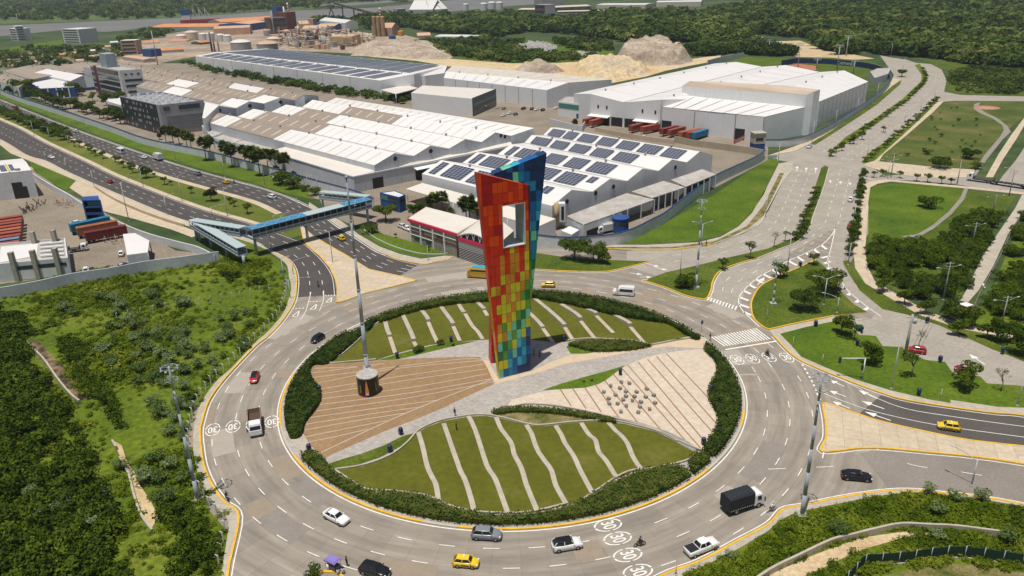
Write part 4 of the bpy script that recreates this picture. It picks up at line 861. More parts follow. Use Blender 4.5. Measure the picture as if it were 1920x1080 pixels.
def panel(root,name,a,b,u0,u1,z0,z1,m,off=0.06):
    """flat part on the wall a->b (outside to the right of a->b), u in 0..1"""
    a=Vector((a[0],a[1],0)); b=Vector((b[0],b[1],0)); d=b-a; mb=MB(); wn=d.normalized(); n=Vector((wn.y,-wn.x,0))
    p=a+d*u0; q=a+d*u1; vs=[]
    for w_ in (0,off):
        for e,z in ((p,z0),(q,z0),(q,z1),(p,z1)): vs.append((e.x+n.x*w_,e.y+n.y*w_,z))
    mb.add(vs,[(4,5,6,7),(0,4,7,3),(5,1,2,6),(7,6,2,3),(0,1,5,4)]); return mb.build(name,m,root)
def flat(root,P,h,wm,rm,par=0.5,eave=None,z0=0.0):
    """walls with a parapet and a sunken flat roof; P world points anticlockwise or not"""
    n=len(P); ar=sum(P[i][0]*P[(i+1)%n][1]-P[(i+1)%n][0]*P[i][1] for i in range(n))
    if ar<0: P=P[::-1]
    P=[Vector((p[0],p[1],0)) for p in P]; c=sum(P,Vector())/n
    mb=MB(); mb.prism(P,z0,h,0,top=False); I=[]
    for i in range(n):
        a,b,d=P[i-1],P[i],P[(i+1)%n]; e1=(b-a).normalized(); e2=(d-b).normalized(); n1=Vector((-e1.y,e1.x,0)); n2=Vector((-e2.y,e2.x,0)); m=(n1+n2); m=m/(max(m.dot(n1),0.3)); I.append(b+m*0.3)
    mb.add([(p.x,p.y,h) for p in P]+[(p.x,p.y,h) for p in I],[(i,(i+1)%n,n+(i+1)%n,n+i) for i in range(n)])
    mb.add([(p.x,p.y,h) for p in I]+[(p.x,p.y,h-par) for p in I],[(i,(i+1)%n,n+(i+1)%n,n+i) for i in range(n)])
    mb.build('wall',wm,root); MB().poly(I,h-par+0.01).build('roof',rm,root)
    return P
def para(a,b,c,h):
    """roof parallelogram from three photo points at height h: left, front corner, right"""
    A,B,Cc=G(*a,h),G(*b,h),G(*c,h); return [A,B,Cc,A+Cc-B]
def gables(root,L,Rr,wm,segs=None,mats=None,z0=0.0,eave=0.25,seams=0,seamm=None):
    """rows of gabled roofs: L and R are matching lists of 3D points along the two end facades"""
    n=len(L); mats=mats or [M_wr,M_br,M_sky]; rb=MB()
    for i in range(n-1):
        a,b,c,d=L[i],Rr[i],Rr[i+1],L[i+1]
        sg=(segs or {}).get(i,[(0,1,0)])
        for t0,t1,mi in sg:
            p=[a.lerp(b,t0),a.lerp(b,t1),d.lerp(c,t1),d.lerp(c,t0)]
            if mi==1:
                for q in p: q.z+=0.12
            rb.add(p,[(0,1,2,3)],mi)
            if mi==1:
                k=max(1,int((t1-t0)*(b-a).length/9))
                for j in range(k):
                    u=(j+0.5)/k; e0=p[0].lerp(p[1],u); e1=p[3].lerp(p[2],u); dd=(p[1]-p[0]).normalized()*0.5
                    s0=e0.lerp(e1,0.2)+Vector((0,0,.04)); s1=e0.lerp(e1,0.75)+Vector((0,0,.04)); rb.add([s0-dd,s0+dd,s1+dd,s1-dd],[(0,1,2,3)],2)
        if seams:
            for j in range(1,seams):
                e0=a.lerp(b,j/seams)+Vector((0,0,.05)); e1=d.lerp(c,j/seams)+Vector((0,0,.05)); dd=(b-a).normalized()*0.22
                e1=e0.lerp(e1,0.86)
                rb.add([e0-dd,e0+dd,e1+dd,e1-dd],[(0,1,2,3)],3)
    rb.build('roof',list(mats)+[M_seaml],root)
    for i in range(1,n-1):
        a,b=L[i],Rr[i]; Ls=(b-a).length
        if a.z<L[i-1].z and a.z<L[i+1].z+.01:
            g_=MB(); g_.bar(a+Vector((0,0,.1)),b+Vector((0,0,.1)),.55,.1); g_.build('valley_gutter',M_seamg,root)
        elif Ls>60:
            k=int(Ls/24)
            for j in range(k): p=a.lerp(b,(j+.5)/k); g_=MB(); g_.lathe([(.35,-.1),(.35,.45),(.6,.6),(.5,.95),(.02,1.1)],8,(p.x,p.y,p.z)); g_.build('ridge_vent',M_vent,root)
    wbm=MB()
    for F in (L,Rr):
        for i in range(n-1): wbm.add([(F[i].x,F[i].y,z0),(F[i+1].x,F[i+1].y,z0),F[i+1]-Vector((0,0,.06)),F[i]-Vector((0,0,.06))],[(0,1,2,3)])
    for i in (0,n-1): wbm.add([(L[i].x,L[i].y,z0),(Rr[i].x,Rr[i].y,z0),Rr[i]-Vector((0,0,.06)),L[i]-Vector((0,0,.06))],[(0,1,2,3)])
    wbm.build('wall',wm,root)
M_vent=plain('dull vent metal',(0.3,0.28,0.26),.6)
def vent(root,p,nrm,r=0.9):
    p=Vector(p); mb=MB(); mb.tube(p,p+nrm*0.15,r,n=14); mb.build('round_vent',M_dark,root)
def mul(pts): return [G(a,b,z) for a,b,z in pts]
# ---- factory with solar roof
sf=wb('long white factory of five gabled bays covered in solar panels, behind the tower','factory','solar_factory',(1035,386),8)
L=mul([(791,326,8),(827,300,11),(866,306,8),(895,285,11),(932,290,8),(957,271,11),(983,268,8),(997,253,11),(1018,254,8),(1033,239,11),(1046,239,8)])
Rr=mul([(1035,386,8),(1072,356,11),(1110,360,8),(1144,335,11),(1175,340,8),(1205,316,11),(1234,321,8),(1260,299,11),(1287,305,8),(1312,284,11),(1336,291,8)])
gables(sf,L,Rr,M_ww)
fac=(Rr[-1]-Rr[0]); fac.z=0; fac.normalize(); fn=Vector((fac.y,-fac.x,0))
for i,u,z in ((0,.75,8.6),(2,.2,8.2),(2,1.2,8.7),(6,1.25,8.5)):
    k=int(u); p=Rr[i+k].lerp(Rr[i+k+1],u-k); p.z=z-0.9; vent(sf,p,fn,0.8)
def onslope(a,b,c,d,u,v,off=0.12):
    p=a.lerp(b,u).lerp(d.lerp(c,u),v); n=(b-a).cross(d-a).normalized(); 
    if n.z<0: n=-n
    return p+n*off
M_solfar=noisy('dusty solar cells',[(0.1,0.11,0.135),(0.15,0.16,0.185)],scale=.05,rough=.35)
def solar(root,a,b,c,d,u0,u1,v0,v1,nu,nv,name='solar_panel',m=None):
    vs=[onslope(a,b,c,d,u,v,0.22) for u,v in ((u0,v0),(u1,v0),(u1,v1),(u0,v1))]; lo=[v-Vector((0,0,.18)) for v in vs]
    me=bpy.data.meshes.new(name); o=Vector(root['_world']); me.from_pydata([tuple(v-o) for v in vs+lo],[],[(0,1,2,3),(0,4,5,1),(1,5,6,2),(2,6,7,3),(3,7,4,0)]); me.materials.append(m or M_solar)
    ul=me.uv_layers.new(name='UVMap'); uvs=[(0,0),(nu,0),(nu,nv),(0,nv)]
    for i in range(4): ul.data[me.polygons[0].loop_indices[i]].uv=uvs[i]
    ob=bpy.data.objects.new(name,me); COL.objects.link(ob); ob.parent=root
for row in range(5):
    i=row*2; a,b,c,d=L[i],Rr[i],Rr[i+1],L[i+1]
    if row==4: lay=[(.10,.19),(.22,.31),(.34,.44),(.47,.57),(.60,.69),(.73,.84)][:6]; lay=[(.03,.12),(.15,.22),(.26,.36),(.40,.50),(.54,.64),(.68,.79),(.83,.93)]
    elif row==0: lay=[(.04,.085),(.14,.30),(.35,.50),(.70,.82),(.85,.895)]
    elif row==1: lay=[(.04,.085),(.13,.29),(.33,.48),(.54,.68),(.72,.86),(.90,.935)]
    elif row==2: lay=[(.05,.09),(.13,.29),(.36,.48),(.53,.65),(.70,.84)]
    else: lay=[(.05,.17),(.21,.31),(.36,.47),(.52,.63),(.68,.80)]
    for u0,u1 in lay:
        small=(u1-u0)<0.05
        solar(sf,a,b,c,d,u0-.004,u1+.008,0.12 if not (small and u0>.8) else .5,0.9,2 if small else 6,7)
# canopy at its left front and annexes
cn=wb('pale flat canopy roof on thin posts below the solar factory, behind the coloured tower','canopy','loading_canopy',(780,360),5)
P=mul([(761,354,5),(792,343,5.6),(1042,410,5.6),(1008,425,5)]); mb=MB()
mb.add([P[0],P[1],P[2],P[3]],[(0,3,2,1)]); mb.add([p-Vector((0,0,.3)) for p in P],[(0,1,2,3)]); mb.add(P+[p-Vector((0,0,.3)) for p in P],[(0,4,7,3),(3,7,6,2),(0,1,5,4)]); mb.build('roof',M_wr2,cn)
for u in (0.01,.2,.4,.6,.8,.99):
    p=P[0].lerp(P[3],u); mb=MB(); mb.tube((p.x,p.y,0),(p.x,p.y,4.8),0.15,n=8); mb.build('post',M_gw,cn)
mb=MB(); a=P[0].lerp(P[3],.36); b=P[3]; c=P[2]; wallquad(mb,a,b,0,4.6); wallquad(mb,b,c,0,4.7,5.3); mb.build('wall',M_ww,cn)
ax=wb('long low pale roofed annex along the right end of the solar factory','annex','factory_annex',(1100,400),5.5)
for pts in ([(1063,405,5.8),(1175,362,5.8),(1227,374,5),(1094,421,5)],[(1184,359,6),(1244,339,6),(1284,351,5.2),(1223,371,5.2)],[(1258,337,6.3),(1317,317,6.3),(1342,327,5.4),(1286,350,5.4)]):
    P=mul(pts); mb=MB(); mb.add(P,[(0,3,2,1)]); mb.add([p-Vector((0,0,.35)) for p in P],[(0,1,2,3)]); mb.add(P+[p-Vector((0,0,.35)) for p in P],[(0,4,7,3),(3,7,6,2),(2,6,5,1),(0,1,5,4)]); mb.build('roof',M_gc,ax)
    n=5
    for k in range(n+1):
        p=P[3].lerp(P[2],k/n); q=MB(); q.box(p.x-.2,p.x+.2,p.y-.2,p.y+.2,0,4.9); q.build('post',M_gw,ax)
    mb=MB(); a=P[0].lerp(P[3],.55); b=P[1].lerp(P[2],.55); wallquad(mb,a,b,0,5.2); wallquad(mb,P[0],P[3],0,5,4.6); mb.build('back_wall',M_seamg if pts[0][0]>1100 else M_gw,ax)
P=mul([(1063,405,5.8),(1175,362,5.8),(1227,374,5),(1094,421,5)])
mb=MB(); wallquad(mb,P[3],P[3].lerp(P[2],.52),0.0,4.6); mb.build('front_wall',M_ww,ax)
panel(ax,'dark_doorway',P[3],P[3].lerp(P[2],.52),.08,.4,0,2.6,M_dark); panel(ax,'dark_doorway',P[3],P[3].lerp(P[2],.52),.5,.78,0,2.8,M_dark)
si=wb('slim white silo tower at the right front corner of the solar factory','silo','process_silo',(1048,425))
g=G(1050,428); mb=MB(); mb.box(g.x-1.6,g.x+1.6,g.y-1.2,g.y+1.2,2.5,8.5); mb.build('housing',M_ww,si); mb=MB(); mb.tube((g.x-1.2,g.y-1.5,2),(g.x-1.2,g.y-1.5,9),.7,n=12); mb.build('filter_column',noisy('tan tank',[(0.4,0.3,0.14),(0.5,0.4,0.2)],scale=1),si)
mb=MB()
for dx,dy in ((-1.7,-1.6),(1.6,-1.6),(1.6,1.3),(-1.7,1.3)): mb.bar((g.x+dx,g.y+dy,0),(g.x+dx,g.y+dy,2.6),.18)
mb.build('support_frame',M_seamg,si); mb=MB(); mb.box(g.x+.3,g.x+1.2,g.y-1.26,g.y-1.2,3.2,7.6); mb.build('window',M_dark,si)
hut=wb('small white lean-to shed with a tilted roof beside the slim silo tower','shed','small_shed',(1070,432)); P=mul([(1052,432,3.2),(1068,424,3.4),(1086,431,3),(1072,440,2.8)]); mb=MB(); mb.add(P,[(0,3,2,1)]); mb.build('roof',M_ww,hut); mb=MB(); wallquad(mb,P[0],P[3],0,3.0,2.7); wallquad(mb,P[3],P[2],0,2.7,2.9); mb.build('wall',M_gw,hut)
bt_=wb('round blue guard booth with a window band inside the curved factory wall','guard booth','guard_booth',(1163,438)); g=G(1163,434); mb=MB(); mb.lathe([(2.6,0),(2.6,4.4),(2.75,4.4),(2.75,4.75),(0,4.8)],14,(g.x,g.y,0),smooth=False); mb.build('wall',M_blue,bt_); mb=MB(); mb.lathe([(2.65,2.6),(2.65,3.6)],14,(g.x,g.y,0)); mb.build('window',M_glass,bt_)
# white boundary wall with a blue cap
def bwall(px,h,label,m=None,cap=M_bluecap,name='boundary_wall',th=0.35,capw=0.55,n=4,z=None):
    P=cr(GP(px,h),n); root=thing(name,label,'wall',(P[0].x,P[0].y,0),world=True)
    mb=MB(); mb.ribbon(P,th,0,0.0,h); mb.build('wall',m or M_lw,root)
    if cap: mb=MB(); mb.ribbon(P,capw,0,h+0.002,0.22); mb.build('cap',cap,root)
    return P
bwall([(1005,440),(1040,444),(1080,445),(1144,440),(1175,433),(1198,424),(1225,410),(1248,398),(1293,363),(1340,330),(1373,314),(1415,295),(1431,285),(1434,278)],3.6,'white factory wall with blue cap curving round the sloping lawn by the avenue')
bwall([(0,168),(30,180),(110,205),(200,234),(275,260),(380,281),(465,303),(525,319),(600,340),(663,357),(700,372)],3.4,'long white wall with dark blue cap behind the palms on the highway')
wl_=bwall([(1434,262),(1470,262),(1490,260),(1520,252),(1560,232),(1600,207),(1640,180),(1662,160),(1670,146),(1660,132),(1640,122)],3.2,'white wall with blue top curving past the big white warehouse along the avenue')
bwall([(1265,255),(1300,262),(1340,267),(1400,275),(1432,281)],3.0,'beige panel wall of the truck yard behind the solar factory',m=noisy('beige panels',[(0.34,0.29,0.21),(0.42,0.36,0.27)],scale=0.2),cap=None)
bwall([(1115,238),(1160,247),(1215,256),(1265,262)],2.2,'low beige fence wall above the solar roof by the truck yard',m=M_beige,cap=None)
# ---- factory A (brown and white bays)
fa=wb('wide old factory of gabled bays, roof half weathered brown, half white','factory','gabled_factory',(702,310),9)
L=mul([(380,227,9),(410,212,12),(445,219,9),(475,204,12),(508,210,9),(536,196,12),(566,201,9),(586,187,12),(612,192,9),(630,183,12)])
Rr=mul([(702,310,9),(740,287,12),(775,293,9),(807,273,12),(841,279,9),(872,261,12),(902,267,9),(929,248,12),(957,255,9),(1002,240,12)])
gables(fa,L,Rr,M_gw,segs={0:[(0,.06,1),(.06,.17,0),(.17,.48,1),(.48,1,0)],2:[(0,.10,0),(.10,.50,1),(.50,1,0)],3:[(0,.1,0),(.1,.5,1),(.5,1,0)],4:[(0,.14,0),(.14,.36,1),(.36,1,0)],5:[(0,.14,0),(.14,.30,1),(.30,1,0)],6:[(0,.25,0),(.25,.56,1),(.56,1,0)],1:[(0,.1,0),(.1,.46,1),(.46,1,0)]},seams=22)
fac=(Rr[-1]-Rr[0]); fac.z=0; fac.normalize(); fn=Vector((fac.y,-fac.x,0))
for i in (1,3): p=Rr[i].copy(); p.z-=2.2; vent(fa,p,fn,0.9)
for u in (.35,.62): p=Rr[7].lerp(Rr[8],u); p.z-=.9; vent(fa,p,fn,0.8)
# annex strips of A
an=wb('low flat roofed annex wrapping the front corner of the gabled factory','annex','corner_annex',(663,333),6)
P=mul([(503,283,6.4),(536,275,6.9),(702,319,6.9),(957,265,6.5),(963,275,5.6),(663,333,6)]); 
mb=MB(); mb.add([P[0],P[5],P[2],P[1]],[(0,1,2,3)]); mb.add([P[5],P[4],P[3],P[2]],[(0,1,2,3)]); mb.build('roof',M_wr2,an)
mb=MB(); wallquad(mb,P[0],P[5],0,5.9); wallquad(mb,P[5],P[4],0,5.9); wallquad(mb,P[1],P[0],0,6.4); mb.build('wall',M_gw,an)
mb=MB(); mb.ribbon([P[0],P[5],P[4]],.5,0,6.05,.5); mb.build('parapet',M_ww,an)
for u0,u1,h in ((.10,.16,4.2),(.35,.47,4.6),(.62,.67,3),(.8,.86,3.4)): panel(an,'dark_doorway',P[5],P[4],u0,u1,0,h,M_dark)
a=P[5].lerp(P[4],.34); b=P[5].lerp(P[4],.49)
mb=MB(); d=(b-a).normalized(); n=Vector((d.y,-d.x,0)); mb.add([(a.x,a.y,5.2),(b.x,b.y,5.2),(b.x+n.x*2.5,b.y+n.y*2.5,4.6),(a.x+n.x*2.5,a.y+n.y*2.5,4.6)],[(0,3,2,1)]); mb.build('awning',M_ww,an)
for nm,px,h,lab in (('low_annex',[(398,257),(436,268),(470,254),(432,243)],5,'flat grey roofed block behind the palms nearest the grey office'),('low_annex',[(437,266),(500,283),(530,273),(478,256)],5,'flat grey roofed block behind the middle palms of the factory wall'),('low_annex',[(378,235),(398,256),(430,243),(400,232)],5.6,'pale flat roofed block right beside the grey office building')):
    r=wb(lab,'annex',nm,px[0],h); P=flat(r,GP(px,h),h,M_ww,M_gc,.4); panel(r,'window',P[0],P[1],.1,.9,2.2,3.6,M_gglass)
# ---- factory B (further back, higher)
fbk=wb('long brown roofed gabled factory behind the grey office, taller than its white neighbour','factory','gabled_factory',(467,190),15)
Rr=mul([(384,222,12),(410,198,15),(442,203,12),(467,190,15),(495,194,12),(525,183,15),(553,188,12),(570,178,15),(597,180,12)])
dv=(G(380,227,9)-G(702,310,9)).normalized(); Ln=(G(597,180,12)-G(225,120,12)).length
L=[p+dv*q for p,q in zip(Rr,(3,16,140,140,140))]
gables(fbk,L,Rr[:5],M_gw,segs={0:[(0,1,0)],1:[(0,1,0)],2:[(0,.3,1),(.3,.5,0),(.5,.86,1),(.86,1,0)],3:[(0,.86,1),(.86,1,0)]})
L=[p+dv*Ln for p in Rr[4:]]; gables(fbk,L,Rr[4:],M_gw,segs={0:[(0,.4,1),(.4,.55,1),(.55,.66,0),(.66,.94,1),(.94,1,0)],1:[(0,.94,1),(.94,1,0)],2:[(0,.35,1),(.35,.5,1),(.5,.72,1),(.72,.85,0),(.85,1,1)],3:[(0,1,1)]})
for i in (1,3,5): p=Rr[i].copy(); p.z-=2.4; vent(fbk,p,fn,1.0)
# ---- big solar shed and its extension
ss=wb('huge white shed with dark striped solar roof below the far refinery','warehouse','solar_warehouse',(366,105),10.5)
L=mul([(366,105,10.5),(404,98,13.5),(500,91,10.5)]); Rr=mul([(712,151,10.5),(776,139,13.5),(838,124,10.5)])
gables(ss,L,Rr,M_ww)
for i in range(15):
    u0=.03+i*.0635; solar(ss,L[0],Rr[0],Rr[1],L[1],u0,u0+.047,.1,.92,16,10,m=M_solfar)
for i in range(15):
    u0=.03+i*.0635; solar(ss,L[2],Rr[2],Rr[1],L[1],u0,u0+.056,.04,.94,16,10,m=M_solfar)
for k in range(1,8):
    p=L[0].lerp(Rr[0],k/8); mb=MB(); mb.bar((p.x,p.y-.1,0),(p.x,p.y-.1,10.3),.3); mb.build('downpipe',M_seamg,ss)
lk=wb('short white link block joining the two large sheds','warehouse','link_block',(790,142),11); flat(lk,mul([(776,140,11),(797,142,11),(833,137,11),(838,124,11),(822,121,11)]),11,M_ww,M_wr,.2)
se=wb('long white shed with pale cream roof, right of the solar striped shed','warehouse','cream_roof_warehouse',(832,146),10.5)
L=mul([(832,146,10.5),(836,134,13),(850,122,10.5)]); Rr=mul([(1025,169,10.5),(1065,155,13),(1147,149,10.5)])
gables(se,L,Rr,M_ww,segs={1:[(0,1,2)]},seams=10)
for k in range(1,8):
    p=L[0].lerp(Rr[0],k/8); mb=MB(); mb.bar((p.x,p.y-.1,0),(p.x,p.y-.1,10.3),.3); mb.build('downpipe',M_seamg,se)
dw=wb('white box building with a dark glazed grey end beside the small car park','building','glazed_end_building',(885,185),10)
P=mul([(771,174,10),(885,185,10),(930,167,10),(792,160,10)]); flat(dw,P,10,M_ww,M_wr2,.15)
panel(dw,'grey_end_wall',P[1],P[2],0,1,0,10.3,noisy('grey cladding',[(0.13,0.14,0.15),(0.17,0.18,0.19)],scale=.3)); panel(dw,'window',P[1],P[2],.04,.96,5.4,7.2,M_glass,.12); panel(dw,'window',P[1],P[2],.04,.96,.4,3.8,M_glass,.12)
c2=wb('white open canopy between the solar striped shed and the box building','canopy','yard_canopy',(742,176),6); P=mul([(714,168,6),(742,176,6),(784,165,6),(762,159,6)])
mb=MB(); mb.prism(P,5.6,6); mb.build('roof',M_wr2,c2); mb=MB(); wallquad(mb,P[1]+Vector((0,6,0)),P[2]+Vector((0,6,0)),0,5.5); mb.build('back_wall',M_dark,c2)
for p in P: mb=MB(); mb.tube((p.x,p.y,0),(p.x,p.y,5.6),.2,n=6); mb.build('post',M_ww,c2)
# ---- big white complex at the right
bw=wb('vast white warehouse with several low gables, its dock front facing the red containers','warehouse','dock_warehouse',(1170,192),12.5)
near=mul([(1076,176,12.5),(1107,176,15.3),(1170,192,12.6),(1239,187,15.5),(1310,205,12.6),(1420,186,15.5),(1537,190,12.6)])
near[4]=(G(1312,163,19)+G(1312,152,21.5))/2; near[4].z=12.6; near[5]=(G(1425,172,19)+G(1425,157,21.5))/2; near[5].z=15.5
far=mul([(1340,119,12.5),(1380,116,15.3),(1430,125,12.6),(1473,122,15.5),(1538,135,12.6),(1583,132,15.5),(1628,153,12.6)])
gables(bw,far,near,M_ww,seams=9)
F=[near[1],near[2],near[3]]
for a,b,u in ((1,2,.22),(1,2,.48),(2,3,.5),(2,3,.85)): panel(bw,'square_vent',near[a],near[b],u,u+.045,8.3,10,M_dark,.1)
panel(bw,'dock_opening',near[1],near[2],.12,.58,0,4.0,M_dark); panel(bw,'dock_opening',near[1],near[2],.64,.97,0,4.6,M_dark); panel(bw,'dock_opening',near[2],near[3],.03,.36,0,4.6,M_dark); panel(bw,'dock_opening',near[2],near[3],.4,.95,0,3.6,M_dark)
for a,b,u0,u1 in ((near[1],near[2],0,.62),(near[2],near[3],.33,.97)):
    p,q=a.lerp(b,u0),a.lerp(b,u1); d=(q-p); d.z=0; d.normalize(); n=Vector((d.y,-d.x,0)); mb=MB(); mb.add([(p.x,p.y,5),(q.x,q.y,5),(q.x+n.x*3,q.y+n.y*3,4.4),(p.x+n.x*3,p.y+n.y*3,4.4)],[(0,3,2,1)]); mb.add([(p.x+n.x*3,p.y+n.y*3,4.4),(q.x+n.x*3,q.y+n.y*3,4.4),(q.x+n.x*3,q.y+n.y*3,4.1),(p.x+n.x*3,p.y+n.y*3,4.1)],[(0,3,2,1)]); mb.build('awning',M_wr,bw)
for k in range(1,12): p=near[6].lerp(far[6],k/12); mb=MB(); mb.bar((p.x+.12,p.y,0),(p.x+.12,p.y,p.z-.2),.25); mb.build('downpipe',M_seamg,bw)
lf=wb('lower white front block with wide roof seams, right of the truck docks','warehouse','front_warehouse',(1434,219),11.8)
A=mul([(1238,200,11.8),(1340,210,11.8),(1434,219,11.8)]); _a,_b=G(1512,178,19),G(1279,161,19); _a.z=13.4; _b.z=14.4; A+=[_a,_a.lerp(_b,.5),_b]
mb=MB(); mb.add([A[0],A[1],A[2],A[3],A[4],A[5]],[(0,1,4,5),(1,2,3,4)])
for k in range(1,8):
    p=A[0].lerp(A[2],k/8)+Vector((0,0,.1)); q=A[5].lerp(A[3],k/8)+Vector((0,0,.1)); q=p.lerp(q,.92); mb.add([p+Vector((-.3,0,0)),p+Vector((.3,0,0)),q+Vector((.3,0,0)),q+Vector((-.3,0,0))],[(0,1,2,3)],1)
mb.build('roof',[M_wr,M_seamg],lf)
mb=MB(); wallquad(mb,A[0],A[2],0,11.6); wallquad(mb,A[2],A[3],0,11.6,13.2); wallquad(mb,A[5],A[0],0,14.4,11.6); mb.build('wall',M_ww,lf)
panel(lf,'dark_doorway',A[0],A[2],.02,.125,0,5.2,M_dark); panel(lf,'dark_doorway',A[0],A[2],.745,.835,0,5.2,M_dark)
for u in (.35,.74,.995): 
    p=A[0].lerp(A[2],u); mb=MB(); mb.bar((p.x,p.y-.15,0),(p.x,p.y-.15,11.5),.35); mb.build('downpipe',M_seamg,lf)
tb=wb('tall beige roofed block with curved edge standing over the white warehouse roof','warehouse','raised_block',(1512,178),19)
P=mul([(1279,161,19),(1340,166,19),(1512,178,19)])+mul([(1526,172,20.5),(1538,168,21)])+mul([(1470,160,21.5),(1340,153,21.5),(1293,152,21.5)])
mb=MB(); mb.add(P,[(0,1,2,7),(7,2,3,6),(3,4,5,6)]); mb.build('roof',M_beige,tb)
mb=MB()
for i in range(len(P)): a,b=P[i],P[(i+1)%len(P)]; wallquad(mb,a,b,0,a.z-.05,b.z-.05)
mb.build('wall',M_ww,tb)
ga=wb('open grey gate frame with a turquoise beam at the warehouse corner','gate','loading_gate',(1500,250)); a,b=G(1503,251),G(1524,241); mb=MB(); mb.bar((a.x,a.y,5.6),(b.x,b.y,5.6),.7); mb.build('beam',plain('turquoise paint',(0.03,0.25,0.3),.5),ga)
for p in (a,b): mb=MB(); mb.bar((p.x,p.y,0),(p.x,p.y,5.4),.4); mb.build('post',M_seamg,ga)
go=wb('small white office with a green glass band beside the dock warehouse','office','green_glass_office',(1047,190),8)
P=flat(go,mul([(1047,190,8),(1087,195,8),(1098,183,8),(1062,181,8)]),8,M_ww,M_gc,.5)
P=mul([(1047,190,8),(1087,195,8),(1098,183,8)]); panel(go,'glass_band',P[0],P[1],.02,.98,4.6,7.2,M_gglass,.12); panel(go,'glass_band',P[1],P[2],.05,.6,4.6,7.2,M_gglass,.12); panel(go,'door',P[0],P[1],.85,.95,0,2.6,M_blue,.1)
lw=wb('low pale wall in front of the small green glass office','wall','boundary_wall',(1060,235)); bP=GP([(1030,222),(1060,229),(1092,236),(1096,228)],3); mb=MB(); mb.ribbon(bP,.4,0,0,3); mb.build('wall',M_lw,lw)
gt=wb('square beige guard tower on blue base at the yard gate, right of the parked trucks','guard tower','guard_tower',(1418,280))
g=G(1419,283); mb=MB(); mb.obox(g,.1,5,4.5,0,3.6); mb.build('base',M_blue,gt); mb=MB(); mb.obox(g,.1,5.2,4.7,3.61,8); mb.obox(g,.1,5.8,5.3,8.01,8.4); mb.build('upper_room',noisy('beige masonry',[(0.36,0.33,0.27),(0.45,0.41,0.34)],scale=.5),gt); mb=MB(); mb.obox((g.x,g.y-2.4),.1,3.4,.1,5,6.2); mb.build('window',M_dark,gt)
# ---- offices
t1=wb('six storey office with dark glass bands, a maroon stripe and a rooftop box','office building','office_tower',(224,132),20)
P=para((169,122),(224,132),(265,129),20); flat(t1,P,20,noisy('office render',[(0.5,0.49,0.48),(0.6,0.59,0.57)],scale=.3),M_gc,.8)
for k in range(5): z=1.2+k*3.8; panel(t1,'window_band',P[0],P[1],.22,.93,z,z+2.7,M_glass,.15)
for k in range(5): z=1.2+k*3.8; panel(t1,'window_band',P[0],P[1],0,.10,z,z+2.7,M_glass,.15)
panel(t1,'maroon_stripe',P[0],P[1],.115,.205,0,20.2,plain('maroon cladding',(0.09,0.012,0.025),.5),.3)
for k,(u0,u1,h) in enumerate(((.15,.95,1.6),(.15,.95,1.8),(.2,.98,1.6))): z=12.2-k*3.8; panel(t1,'window_band',P[1],P[2],u0,u1,z,z+h,M_glass,.12)
for u in (.18,.45,.75): panel(t1,'window',P[1],P[2],u,u+.12,16.6,17.6,M_glass,.12)
c=(P[0]+P[2])/2; d=cyaw((169,122),(224,132)); mb=MB(); q=G(205,123,20); mb.obox((q.x,q.y),d,13,7,19.3,28.5); mb.build('rooftop_box',noisy('blue grey cladding',[(0.25,0.3,0.34),(0.32,0.36,0.4)],scale=.2),t1)
t2=wb('grey five storey office with dark perforated screen front and many roof units','office building','screened_office',(298,197),16)
P=para((224,180),(298,197),(381,188),16); M_grc=noisy('grey office concrete',[(0.27,0.27,0.28),(0.33,0.33,0.34)],scale=.3)
flat(t2,P,16,M_grc,noisy('grey roof',[(0.25,0.25,0.26),(0.36,0.36,0.36)],scale=.3),.9)
panel(t2,'dark_screen',P[0],P[1],.02,.93,.5,15.6,plain('dark screen',(0.018,0.022,0.026),.4),.3)
rnd=random.Random(3); mb=MB(); a=Vector((P[0].x,P[0].y,0)); b=Vector((P[1].x,P[1].y,0)); d=(b-a); n=Vector((d.y,-d.x,0)).normalized()*.36
for r_ in range(5):
    for k in range(26):
        if rnd.random()<.42:
            u=.04+k*.034; z=1.3+r_*3.0; p=a+d*u+n; q=a+d*(u+.018)+n; mb.add([(p.x,p.y,z),(q.x,q.y,z),(q.x,q.y,z+1.5),(p.x,p.y,z+1.5)],[(0,1,2,3)])
mb.build('screen_fins',plain('pale fins',(0.4,0.42,0.43),.5),t2)
panel(t2,'window',P[1],P[2],.08,.22,12.6,14.8,M_glass,.12); panel(t2,'window',P[1],P[2],.42,.9,12.6,14.8,M_glass,.12)
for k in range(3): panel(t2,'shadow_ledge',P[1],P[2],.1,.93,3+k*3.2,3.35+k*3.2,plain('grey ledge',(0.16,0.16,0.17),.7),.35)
panel(t2,'end_fin',P[1],P[2],.94,1.0,0,16.4,M_grc,.8)
k=0
for i in range(6):
    for j in range(4):
        u,v=.1+i*.15,.14+j*.22; q=P[0].lerp(P[1],u)+(P[3]-P[0])*v; mb=MB(); mb.obox(q,rnd.uniform(0,.3),1.5,.9,15.12,16.6+rnd.uniform(0,.8)); mb.build('roof_unit',M_ww,t2)
a2=wb('small two storey white annex left of the dark screened office','annex','office_annex',(199,189),8); P=flat(a2,para((199,189),(226,197),(236,185),8),8,M_ww,M_wr,.5); P=para((199,189),(226,197),(236,185),8); panel(a2,'window_band',P[0],P[1],.05,.95,4.2,6.2,M_glass,.1)
bb=wb('low bright blue building with white columns behind the roadside trees','building','blue_building',(72,152),8); P=flat(bb,mul([(56,155,7),(75,166,7),(140,163,7),(134,148,7),(100,146,7)]),7,M_blue,M_wr,.4)
for u in (.2,.45,.62,.8): panel(bb,'white_column',G(75,166,7),G(140,163,7),u,u+.03,0,7.3,M_ww,.6)
